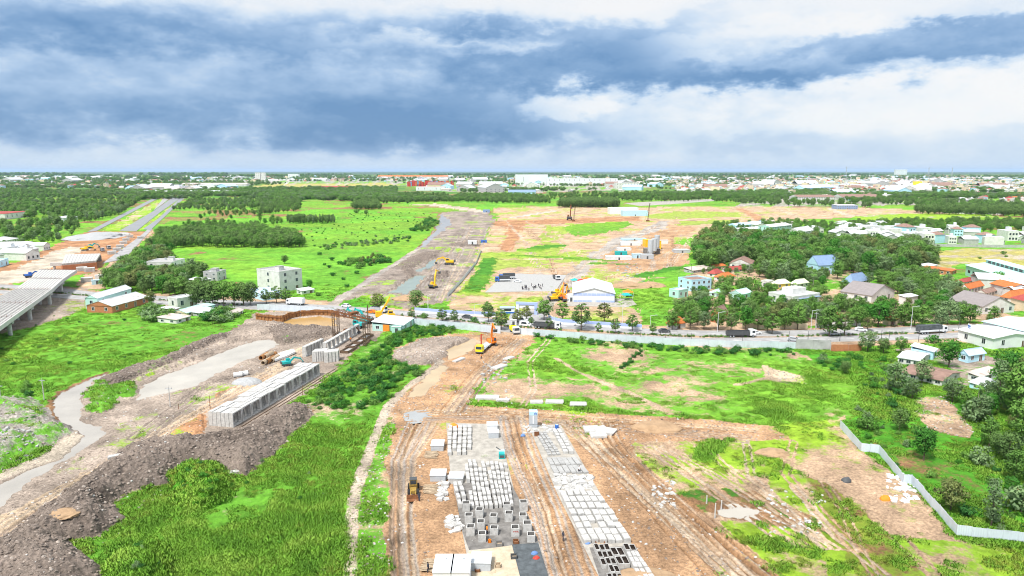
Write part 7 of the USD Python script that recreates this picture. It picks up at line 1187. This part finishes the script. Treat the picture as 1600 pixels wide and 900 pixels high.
cluster([(215, 492), (238, 482), (268, 492), (262, 505), (235, 506)], 3.4, 3, 4.6, ['banana', 'banana', 'shrub1'], 'banana plant before the brick gabled shed', 'banana plants before the brick shed', 14); cluster([(318, 500), (345, 488), (372, 490), (365, 502), (330, 509)], 3.2, 2.5, 4.5, ['banana', 'shrub1', 'shrub0'], 'banana plant at the far edge of the bright field', 'banana plants at the far edge of the field', 15)
cluster([(232, 390), (250, 366), (300, 362), (400, 360), (468, 374), (478, 387), (400, 388), (300, 386)], 6.0, 6, 10, ['broad0', 'broad2', 'broad1', 'broad3'], 'tree of the long dark plantation right of the motorway', 'trees of the long dark plantation', 16); cluster([(220, 402), (240, 376), (275, 384), (262, 404)], 5, 3, 6, ['broad5', 'broad3', 'shrub3'], 'bright young tree between clump and plantation', 'bright young trees by the plantation', 17)
cluster([(285, 352), (320, 334), (420, 332), (440, 350), (390, 358), (300, 358)], 10, 3.5, 9, ['broad2', 'broad3', 'broad1', 'broad5'], 'tree of the mid distance wood right of the motorway', 'trees of the mid distance wood', 18, .65, .46); cluster([(265, 330), (300, 314), (410, 312), (430, 326), (320, 336)], 11, 4, 10, ['broad0', 'broad1', 'broad2', 'broad6'], 'tree of the wood at the far end of the motorway', 'trees of the wood at the motorway end', 19, .7, .46)
cluster([(448, 350), (523, 350), (523, 346), (450, 345)], 6, 7, 10, ['tall0', 'broad0', 'tall1'], 'tree of the straight row in the middle of the meadows', 'trees of the straight meadow row', 20); cluster([(412, 372), (445, 366), (450, 382), (425, 388)], 6, 6, 9, ['broad0', 'broad1'], 'dark tree of the clump at the meadow edge', 'trees of the clump at the meadow edge', 21); cluster([(548, 328), (595, 328), (590, 318), (560, 318)], 8, 8, 11, ['broad0', 'broad1'], 'tree of the round grove in the far meadow', 'trees of the round far grove', 22); cluster([(405, 338), (470, 330), (470, 312), (400, 312)], 11, 6, 10, ['broad0', 'broad1', 'broad2'], 'tree of the scattered grove left of the far meadow', 'trees of the scattered far grove', 23, .7); cluster([(540, 318), (700, 320), (700, 304), (620, 304), (600, 297), (540, 304)], 15, 7, 11, ['broad0', 'broad1'], 'tree of the far groves behind the flooded plot', 'trees of the far groves behind the flooded plot', 24, .8, .42)
cluster([(525, 412), (600, 400), (612, 410), (560, 420)], 4.5, 2, 4, ['shrub1', 'broad4', 'shrub0'], 'shrub of the hedge beside the far canal track', 'shrubs beside the far canal track', 25, .8); cluster([(640, 362), (672, 340), (686, 348), (668, 362)], 6, 2.5, 5, ['shrub0', 'broad3', 'shrub1'], 'shrub at the bend of the grey canal reach', 'shrubs at the canal bend', 26, .7); cluster([(500, 385), (640, 370), (640, 378), (500, 392)], 6, 1.5, 3, ['shrub1', 'shrub2', 'shrub0'], 'low shrub of the long meadow hedge', 'shrubs of the long meadow hedge', 27, .7); cluster([(480, 398), (520, 395), (600, 440), (560, 452), (490, 465), (470, 440)], 16, 1.5, 3, ['shrub0', 'shrub1'], 'low shrub scattered on the meadow before the canal track', 'scattered meadow shrubs', 28, .4)
cluster([(480, 627), (510, 602), (540, 582), (588, 547), (612, 526), (640, 512), (700, 509), (718, 514), (700, 524), (655, 528), (616, 545), (608, 562), (640, 574), (668, 573), (655, 592), (632, 612), (598, 632), (560, 640), (500, 640)], 2.3, .9, 2.3, ['shrub0', 'shrub0', 'shrub3', 'shrub1'], 'dark green climbing bush of the thicket behind the culvert row', 'bushes of the thicket behind the culverts', 29, .9, .36)
cluster([(836, 525), (860, 529), (1000, 537), (1120, 546), (1240, 549), (1242, 556), (1100, 555), (1000, 546), (845, 532)], 2.6, .9, 2.2, ['shrub0', 'shrub0', 'shrub1'], 'bush of the green hedge under the long white hoarding', 'bushes under the long white hoarding', 30, .85); cluster([(1003, 545), (985, 560), (966, 574), (970, 577), (1004, 556)], 2.2, .8, 1.5, ['shrub0'], 'bush of the short diagonal hedge in the scrub field', 'bushes of the diagonal hedge', 31)
cluster([(1245, 552), (1380, 558), (1440, 575), (1425, 618), (1400, 640), (1340, 600), (1280, 570)], 3.6, .8, 2.2, ['shrub0', 'shrub3', 'shrub2', 'shrub1'], 'bush in the lush scrub before the right houses', 'bushes in the lush scrub', 32, .7, .4); cluster([(1340, 640), (1500, 700), (1640, 760), (1640, 845), (1500, 825), (1440, 760), (1350, 690)], 4.5, .8, 2.4, ['shrub0', 'shrub2', 'shrub3', 'shrub1'], 'bush on the green ground outside the zigzag fence', 'bushes outside the zigzag fence', 33, .55, .42); cluster([(1490, 600), (1640, 600), (1640, 720), (1540, 690), (1500, 650)], 6.5, 3, 6, ['broad6', 'broad3', 'broad5', 'shrub2', 'broad4'], 'tree of the thicket at the right edge', 'trees of the right edge thicket', 34, .6)
cluster([(262, 750), (285, 733), (330, 733), (358, 750), (355, 772), (330, 786), (290, 790), (272, 780)], 2.4, .5, 1.1, ['shrub0', 'shrub3'], 'low growth covering the grassy mound', 'low growth on the grassy mound', 35, .8); cluster([(180, 880), (200, 862), (240, 860), (255, 880), (250, 910), (190, 915)], 2.2, .5, 1.0, ['shrub0', 'shrub2'], 'low growth on the bottom left mound', 'low growth on the bottom left mound', 36, .8); cluster([(5, 690), (60, 640), (75, 655), (40, 700)], 5, .4, .9, ['shrub3', 'shrub0'], 'tuft on the overgrown rubble mound', 'tufts on the rubble mound', 37, .5); cluster([(30, 600), (60, 585), (60, 625), (30, 630)], 5, 1, 2.4, ['shrub0', 'shrub1'], 'bush beside the concrete pole at left', 'bushes by the left concrete pole', 38, .7); cluster([(1480, 418), (1560, 410), (1640, 420), (1640, 400), (1560, 396)], 12, 1.5, 3, ['shrub1', 'shrub0'], 'bush on the dry field', 'bushes on the dry field', 39, .3)
cluster([(300, 430), (480, 395), (640, 370), (680, 335), (560, 330), (430, 360), (480, 392)], 11, .6, 1.8, ['shrub0', 'shrub1', 'shrub2', 'shrub3'], 'bush scattered over the bright far meadow', 'bushes scattered over the far meadow', 41, .35); cluster([(0, 510), (140, 480), (330, 500), (330, 528), (150, 588), (0, 650)], 7, .4, 1.3, ['shrub0', 'shrub3', 'shrub1'], 'bush scattered in the bright overgrown field', 'bushes scattered in the overgrown field', 42, .22); cluster([(200, 800), (540, 660), (600, 700), (545, 900), (150, 900)], 6, .3, .9, ['shrub0', 'shrub3', 'shrub2'], 'low bush in the tall grass of the lower left', 'low bushes in the lower left grass', 43, .25)
# far belts: everything between two and nine kilometres
rs = np.random.RandomState(77); NF = 30000
d = 1 / rs.uniform(1 / 9000, 1 / 1350, NF); x = rs.uniform(-.86, .86, NF) * d; m1 = fbm(x, d * 1.6, 1 / 420., 3, 81); right = x / d
m1 = m1 + .5 * (fbm(x, d * 2.2, 1 / 130., 2, 83) - .5); mk = m1 > np.where(right > .3, .585, np.where(right < -.45, .47, .535)); mk &= ~((np.abs(right + .02) < .42) & (d < 1900) & (m1 < .6))
px_ = 800 + right * FOC; mk &= ~((px_ > 622) & (px_ < 722) & (d > 1500) & (d < 3300)); mk &= ~((px_ > 775) & (px_ < 1480) & (d < 1500)); mk &= ~((px_ > 380) & (px_ < 1010) & (d > 2400) & (d < 3600) & (m1 < .57))
FAR = np.c_[x[mk], d[mk], rs.uniform(7, 13, mk.sum()) * np.clip(d[mk] / 3000, 1, 1.7)]
for dist, lo, hi, th in ((4200, 12, 20, .50), (5200, 14, 22, .47), (6500, 18, 27, .44), (8600, 24, 36, .38)):
    xs = np.arange(-.9 * dist, .9 * dist, 9.0 * dist / 4000); yy = dist + rs.uniform(-160, 160, len(xs)); k = fbm(xs, xs * 0, 1 / (dist * .09), 3, int(dist)) > th + np.where(xs / dist > .35, .08, 0)
    FAR = np.vstack([FAR, np.c_[xs[k], yy[k], rs.uniform(lo, hi, k.sum()) * np.where(xs[k] < -.3 * dist, 1.35, 1.0)]])
def make_thing_of(kind, loc, rz, s, label, group):
    K = TREEK[kind]
    if K['proto'] is None:
        t = K['proto'] = thing(K['name'], label, K['cat'], loc, rz, group, s)
        for nm, m_, mt in K['parts']: obj(nm, m_, mt, t)
        return t
    return copy(K['proto'], loc, rz, label, group, s, K['name'], K['cat'])
rs = np.random.RandomState(5); by = {'tree': [], 'shrub': [], 'plant': [], 'palm': []}
for q in TREES: by[TREEK[q[3]]['cat']].append(q)
rest = []
for ct, L_ in by.items():
    L_.sort(key=lambda q: (not q[6], -q[2] / math.hypot(q[0], q[1])))
    for q in L_[:298]: s = q[2] / TREEK[q[3]]['H'] * np.array([1, 1, 1]) * np.array([*[rs.uniform(.9, 1.15) * (1.25 if q[3][:3] == 'str' else 1.0)] * 2, 1.0]); make_thing_of(q[3], (q[0], q[1], float(ground(q[0], q[1])) - .1), rs.uniform(0, 6.28), s, q[4], q[5])
    rest += L_[298:]
for k in TREEK:
    if TREEK[k]['proto'] is None: q = next((q for q in rest if q[3] == k), None); q and (rest.remove(q), make_thing_of(k, (q[0], q[1], float(ground(q[0], q[1])) - .1), 0, q[2] / TREEK[k]['H'], q[4], q[5]))
def instancer(name, label, cat_, protos_, pos, idx_, scl, yaw, kind='stuff'):
    pi = UsdGeom.PointInstancer.Define(stage, '/World/' + numbered('/World', name)); path = str(pi.GetPath()); paths = []
    for k, src in enumerate(protos_):
        pr_ = UsdGeom.Xform.Define(stage, f'{path}/prototype_{k:03d}'); paths.append(pr_.GetPath())
        for nm, m_, mt in src: soft(f'{path}/prototype_{k:03d}/{nm}', m_, mt) if len(m_) == 3 else usdkit.mesh(stage, f'{path}/prototype_{k:03d}/{nm}', m_, MAT[mt])
    pi.CreatePrototypesRel().SetTargets(paths); pi.CreatePositionsAttr(Vt.Vec3fArray.FromNumpy(np.asarray(pos, np.float32))); pi.CreateProtoIndicesAttr(Vt.IntArray.FromNumpy(np.asarray(idx_, np.int32)))
    sc = np.asarray(scl, np.float32); sc = np.repeat(sc[:, None], 3, 1) if sc.ndim == 1 else sc; pi.CreateScalesAttr(Vt.Vec3fArray.FromNumpy(np.ascontiguousarray(sc)))
    h = np.asarray(yaw) / 2; pi.CreateOrientationsAttr(Vt.QuathArray([Gf.Quath(float(c), 0.0, 0.0, float(s)) for c, s in zip(np.cos(h), np.sin(h))])); return tag(pi.GetPrim(), label, cat_, None, kind)
ks = [k for k in TREEK]; num = {k: i for i, k in enumerate(ks)}
RS = [q for q in rest]
pos = np.array([(q[0], q[1], 0) for q in RS]); pos[:, 2] = ground(pos[:, 0], pos[:, 1]) - .1
instancer('woodland', 'remaining trees and bushes of the woods and thickets', 'woodland', [TREEK[k]['parts'] for k in ks], pos, [num[q[3]] for q in RS], [q[2] / TREEK[q[3]]['H'] for q in RS], rs.uniform(0, 6.28, len(RS)))
fk = ['broad0', 'broad3', 'broad2', 'broad6']
instancer('far_woodland', 'far tree belts reaching to the blue skyline', 'woodland', [TREEK[k]['parts'][:1] for k in fk], np.c_[FAR[:, :2], np.full(len(FAR), -.8)], rs.randint(0, 4, len(FAR)), np.c_[FAR[:, 2] / 10 * 1.5, FAR[:, 2] / 10 * 1.5, FAR[:, 2] / 10], rs.uniform(0, 6.28, len(FAR)))
# grass
def tuft(seed, n, w_, h): 
    r = np.random.RandomState(seed); b = r.uniform(-w_, w_, (n, 2)); a = r.uniform(0, 6.28, n); hh = h * r.uniform(.5, 1.1, n); le = r.normal(size=(n, 2)) * .7 * hh[:, None]; ww = .055 * r.uniform(.7, 1.6, n)
    p0 = np.c_[b[:, 0] - np.cos(a) * ww, b[:, 1] - np.sin(a) * ww, np.full(n, -.1)]; p1 = np.c_[b[:, 0] + np.cos(a) * ww, b[:, 1] + np.sin(a) * ww, np.full(n, -.1)]; p2 = np.c_[b + le, hh]
    up = np.c_[r.normal(size=(n, 2)) * .3, np.ones(n)]; up /= np.linalg.norm(up, axis=1, keepdims=True)
    return np.stack([p0, p1, p2], 1).reshape(-1, 3), np.arange(3 * n).reshape(-1, 3), np.repeat(up, 3, 0)
gk = {'bright': 0, 'lush': 0, 'mid': 0, 'dark': 0, 'yellow': 1, 'olive': 1, 'straw': 1, 'sage': 1}
rs = np.random.RandomState(9); NG = 110000
gd = 1 / rs.uniform(1 / 360, 1 / 82, NG); gxx = rs.uniform(-.84, .84, NG) * gd
j = np.clip(np.searchsorted(YS, gd) - 1, 0, len(YS) - 2); ix = np.clip(np.round((gxx / gd - TX[0]) / (TX[1] - TX[0])), 0, len(TX) - 1).astype(int); cv_ = cover.reshape(ny, nx)[j, ix]; lb_ = label.reshape(ny, nx)[j, ix]
n_ = fbm(gxx, gd, .35, 3, 91); k = (cv_ + (n_ - .5) * 1.3 > .66) & (lb_ >= -1) & (rs.rand(NG) < np.where(cv_ < .86, .55, .95)) & ~shapely.contains_xy(shapely.union_all(NETS), gxx, gd)
which = np.array([gk[r[4]] for r in R] + [0])[lb_[k]]; which = np.where(rs.rand(len(which)) < .35, 1 - which * (rs.rand(len(which)) < .5), which) if False else np.where(rs.rand(len(which)) < np.where(fbm(gxx[k], gd[k], .09, 3, 95) > .52, .65, .15), 1 - which, which); sc = rs.uniform(.7, 1.5, k.sum()) * (.6 + 1.0 * fbm(gxx[k], gd[k], .08, 3, 93)) * np.where(which == 1, .72, 1.0) * np.where(cv_[k] < .86, .72, 1.0)
instancer('grass', 'tall grass and weeds over the near fields', 'grass', [[('blades', tuft(1, 90, .85, .26), 'grass_green')], [('blades', tuft(2, 60, .75, .24), 'grass_yellow')]], np.c_[gxx[k], gd[k], ground(gxx[k], gd[k])], which, sc, rs.uniform(0, 6.28, k.sum()))

MED = []
ma, mb = LineString([P(*p)[:2] for p in ROADLINES['boulevard'][0]]), LineString([P(*p)[:2] for p in ROADLINES['boulevard_near'][0]])
r_ = np.random.RandomState(31)
for s_ in np.linspace(.02, .98, 900):
    a, b = np.array(ma.interpolate(s_, True).coords[0]), np.array(mb.interpolate(s_, True).coords[0]); t_ = r_.uniform(.42, .60); q = a * (1 - t_) + b * t_ + r_.normal(size=2) * .3
    if math.sin(s_ * 60) + r_.normal() * .6 > -.3: MED.append((*q, 0))
instancer('median_planting', 'low dark shrubs planted along the median of the boulevard', 'planting', [TREEK['shrub1']['parts'][:1], TREEK['shrub2']['parts'][:1]], MED, r_.randint(0, 2, len(MED)), r_.uniform(.2, .42, len(MED)), r_.uniform(0, 6.28, len(MED)))
def scatter_on(names, n, smin, smax, seed, keep=lambda l: True):
    ids = [k for k, q in enumerate(R) if names(q)]; r = np.random.RandomState(seed); out = []
    for k in ids:
        pl = wpoly(R[k][2]); b = pl.bounds; m_ = int(n * min(1.0, pl.area / 4000.) ** .7); x = r.uniform(b[0], b[2], m_ * 4); y = r.uniform(b[1], b[3], m_ * 4); q = shapely.contains_xy(pl, x, y) & ~shapely.contains_xy(BLOCK, x, y); out.append(np.c_[x[q], y[q]][:m_])
    p = np.vstack(out); p = p[(p[:, 1] > 68) & (np.abs(p[:, 0]) < .88 * p[:, 1])]; return np.c_[p, ground(p[:, 0], p[:, 1])], smin * (smax / smin) ** r.rand(len(p)) ** 1.0, r.uniform(0, 6.28, len(p))
def clod(seed): m_ = trimesh.creation.icosphere(1, 1.0); v = np.array(m_.vertices); v = v * (.55 + .9 * meshkit.fbm(v * 1.4 + seed, 3, seed))[:, None] * [1, .8, .65]; return v, np.array(m_.faces)
mat('clod_dark', (.20, .163, .138), .95, .5, 1.2); mat('clod_pale', (.36, .31, .27), .95, .4, 1.0)
p_, s_, y_ = scatter_on(lambda q: q[3] == 'dark', 6500, .10, .42, 51); instancer('soil_clods', 'dark clods of dug soil on the spoil ridges', 'soil', [[('clod', clod(1), 'clod_dark')], [('clod', clod(2), 'clod_dark')], [('clod', clod(3), 'clod_pale')]], p_, np.random.RandomState(1).choice(3, len(p_), p=[.48, .48, .04]), s_, y_)
p_, s_, y_ = scatter_on(lambda q: q[0] in ('work_area', 'dirt_ground', 'bare_ground', 'rubble_mound', 'dirt_track'), 2200, .08, .30, 52); instancer('stones', 'stones and crumbs of soil scattered over the bare ground', 'stones', [[('stone', clod(4), 'clod_dark')], [('stone', clod(5), 'clod_pale')], [('stone', clod(6), 'concrete')]], p_, np.random.RandomState(2).choice(3, len(p_), p=[.45, .35, .2]), s_, y_)
# ------------------------------------------------------------------ row houses and the far town
def town_proto(kind):
    w_, d_, h, roof, wm, rm = kind; ps = [('wall', box(-w_ / 2, w_ / 2, -d_ / 2, d_ / 2, -1.5, h), wm)]
    if roof == 'flat': ps.append(('roof', cat(box(-w_ / 2 + .15, w_ / 2 - .15, -d_ / 2 + .15, d_ / 2 - .15, h - .1, h + .1), box(w_ * .1, w_ * .35, d_ * .05, d_ * .35, h, h + 2.2)), rm))
    elif roof == 'gable':
        r = w_ * .22; q = [(-w_ / 2 - .4, -d_ / 2 - .4, h), (0, -d_ / 2 - .4, h + r), (0, d_ / 2 + .4, h + r), (-w_ / 2 - .4, d_ / 2 + .4, h)]; q2 = [(0, -d_ / 2 - .4, h + r), (w_ / 2 + .4, -d_ / 2 - .4, h), (w_ / 2 + .4, d_ / 2 + .4, h), (0, d_ / 2 + .4, h + r)]
        ps[0] = ('wall', cat(ps[0][1], prism([(-w_ / 2, h - .01), (w_ / 2, h - .01), (0, h + r - .1)], -d_ / 2, -d_ / 2 + .2)), wm); ps.append(('roof', cat(hexa(q, [(a, b, c + .2) for a, b, c in q]), hexa(q2, [(a, b, c + .2) for a, b, c in q2])), rm))
    else:
        r = min(w_, d_) * .3; a = [(-w_ / 2 - .4, -d_ / 2 - .4, h), (w_ / 2 + .4, -d_ / 2 - .4, h), (w_ / 2 + .4, d_ / 2 + .4, h), (-w_ / 2 - .4, d_ / 2 + .4, h), (0, -d_ * .12, h + r), (0, d_ * .12, h + r)]; ps.append(('roof', (np.array(a, float), np.array([[0, 1, 4], [1, 2, 5], [1, 5, 4], [2, 3, 5], [3, 0, 4], [3, 4, 5], [0, 3, 2], [0, 2, 1]])), rm))
    k = 0
    for z in np.arange(.9, h - 1.2, 3.2):
        for x in np.linspace(-w_ / 2 + 1.5, w_ / 2 - 1.5, 3 if w_ < 14 else 5): ps.append((f'window_{k:03d}' if k else 'window', box(x - .6, x + .6, -d_ / 2 - .03, -d_ / 2 + .02, z, z + 1.4), 'glass_dark')); k += 1
    return ps
TK = [(8, 12, 4, 'gable', 'plaster_white', 'tile_orange', 'white house with orange gable roof'), (7, 14, 7, 'flat', 'plaster_white', 'sheet_white', 'tall narrow white house with flat roof'), (9, 12, 4, 'gable', 'plaster_grey', 'sheet_grey', 'grey house with sheet roof'), (10, 10, 4, 'hip', 'plaster_cream', 'tile_red', 'cream house with red hip roof'), (6, 15, 10, 'flat', 'plaster_cream', 'concrete_grey', 'cream three storey house'), (12, 16, 4, 'gable', 'plaster_white', 'sheet_rust', 'low shed with rusty roof'), (8, 12, 7, 'hip', 'plaster_blue', 'tile_brown', 'pale blue two storey house'), (9, 18, 4, 'gable', 'plaster_white', 'sheet_white', 'long white roofed house')]
BK = [(26, 60, 7, 'gable', 'plaster_white', 'sheet_white', 'long white factory hall'), (34, 50, 8, 'gable', 'plaster_grey', 'sheet_grey', 'grey factory hall'), (24, 44, 7, 'gable', 'plaster_blue', 'sheet_blue', 'blue roofed factory hall'), (30, 40, 9, 'flat', 'white_paint', 'white_roof', 'white box factory'), (26, 50, 6, 'gable', 'plaster_cream', 'tile_brown', 'brown roofed hall')]
TP = [town_proto(k[:6]) for k in TK + BK]
HS = []
def town(pts, n, seed, group, where, big=0.0, clump=.45, kinds=range(8), near=1.0):
    pl = wpoly(pts); r = np.random.RandomState(seed); b = pl.bounds; c = 0
    while c < n:
        d_ = 1 / r.uniform(1 / b[3], 1 / max(b[1], 1)); x = r.uniform(b[0], b[2])
        if not shapely.contains_xy(pl, x, d_) or fbm(np.array([x]), np.array([d_]), 1 / 260., 2, seed)[0] < clump: c += .02; continue
        if shapely.contains_xy(BLOCK, x, d_): c += .1; continue
        k = r.choice(list(kinds)) if r.rand() > big else 8 + r.randint(5); HS.append((x, d_, r.uniform(.85, 1.25) * (1.0 if d_ < 1500 else 1.35), k, r.choice([0, 0, .3, -.3, 1.57, 1.2, -1.2]) + r.uniform(-.15, .15), group, where)); c += 1
town([(1348, 378), (1370, 362), (1480, 364), (1560, 368), (1640, 360), (1640, 384), (1500, 382), (1450, 384), (1400, 380)], 46, 1, 'houses of the dense rows behind the tall wood', 'in the rows behind the wood', 0, 0, (1, 2, 7, 1, 6, 2))
town([(1290, 372), (1330, 366), (1370, 364), (1370, 374), (1320, 378)], 10, 2, 'pale houses at the left end of the dense rows', 'left of the dense rows', 0, 0, (1, 2, 7))
town([(1180, 318), (1330, 322), (1400, 316), (1640, 324), (2000, 324), (2000, 300), (1150, 300)], 190, 3, 'houses of the near town edge at right', 'at the near town edge, right', .05, .40)
town([(1060, 300), (2100, 300), (2300, 276), (1040, 276)], 4200, 4, 'houses of the wide town at right', 'in the wide right town', .04, .2)
town([(-200, 300), (230, 294), (280, 286), (-300, 284)], 60, 5, 'houses among the far left woods', 'in the far left woods', .05, .45)
town([(-400, 287), (280, 285), (420, 284), (640, 284), (820, 285), (1060, 290), (1100, 276), (-600, 276)], 1800, 6, 'houses of the far town at left', 'in the far left town', .10, .3)
town([(640, 296), (720, 300), (800, 300), (1000, 300), (1060, 298), (1000, 286), (760, 288)], 60, 7, 'sheds around the container depot', 'by the container depot', .3, .3)
town([(0, 402), (60, 384), (60, 395), (20, 412)], 9, 8, 'small houses at the left edge', 'at the left edge', 0, 0, (2, 7, 1)); town([(200, 300), (370, 298), (370, 291), (230, 292)], 26, 9, 'sheds at the motorway end', 'at the motorway end', .4, .2)
town([(1180, 350), (1300, 356), (1400, 352), (1400, 358), (1300, 366), (1180, 358)], 14, 10, 'houses in the strip of trees', 'in the far tree strip', 0, 0, (2, 7, 0, 5)); town([(1500, 450), (1640, 440), (1640, 500), (1590, 480)], 6, 11, 'small houses right of the villa', 'at the right edge', 0, 0, (0, 3, 7))
HS.sort(key=lambda q: -(q[2] * TK[q[3]][2] if q[3] < 8 else 30) / q[1])
made = {}
for x, y, s, k, rz, grp, where in HS[:299]:
    spec = (TK + BK)[k]; loc = (x, y, float(ground(x, y)) if y < 9000 else -1); same = [h_ for h_ in HS[:299] if h_[5] == grp]; lb = spec[6] + ' ' + where + place(x, y, np.array([h_[0] for h_ in same]), np.array([h_[1] for h_ in same])); nm, ct = ('town_house', 'house') if k < 8 else ('factory_hall', 'factory')
    if k not in made:
        made[k] = t = thing(nm, lb, ct, loc, rz, grp + ', ' + spec[6], s)
        for pn, m_, mt in TP[k]: obj(re.sub('_[0-9]+$', '', pn), m_, mt, t)
    else: copy(made[k], loc, rz, lb, grp + ', ' + spec[6], s, nm, ct)
RH = HS[299:]
instancer('far_town', 'remaining small houses and halls of the far towns', 'town', TP, [(q[0], q[1], -.8) for q in RH], [q[3] for q in RH], [q[2] for q in RH], [q[4] for q in RH])
HAZE = 2.2e-5
# ------------------------------------------------------------------ air
usdkit.material(stage, '/World/Looks/haze_air', {'v': ('principled_volume', {'color': (.52, .72, 1.0), 'density': HAZE, 'anisotropy': 0.0})}, [], volume='v.volume')
hz = trimesh.creation.box(bounds=[(-70000, -70000, -3.0), (70000, 70000, 190)])
MAT['haze_air'] = UsdShade.Material.Get(stage, '/World/Looks/haze_air')
obj('haze', (np.array(hz.vertices), np.array(hz.faces)), 'haze_air', label='thin bluish haze lying over the far plain', cat='haze', kind='stuff')
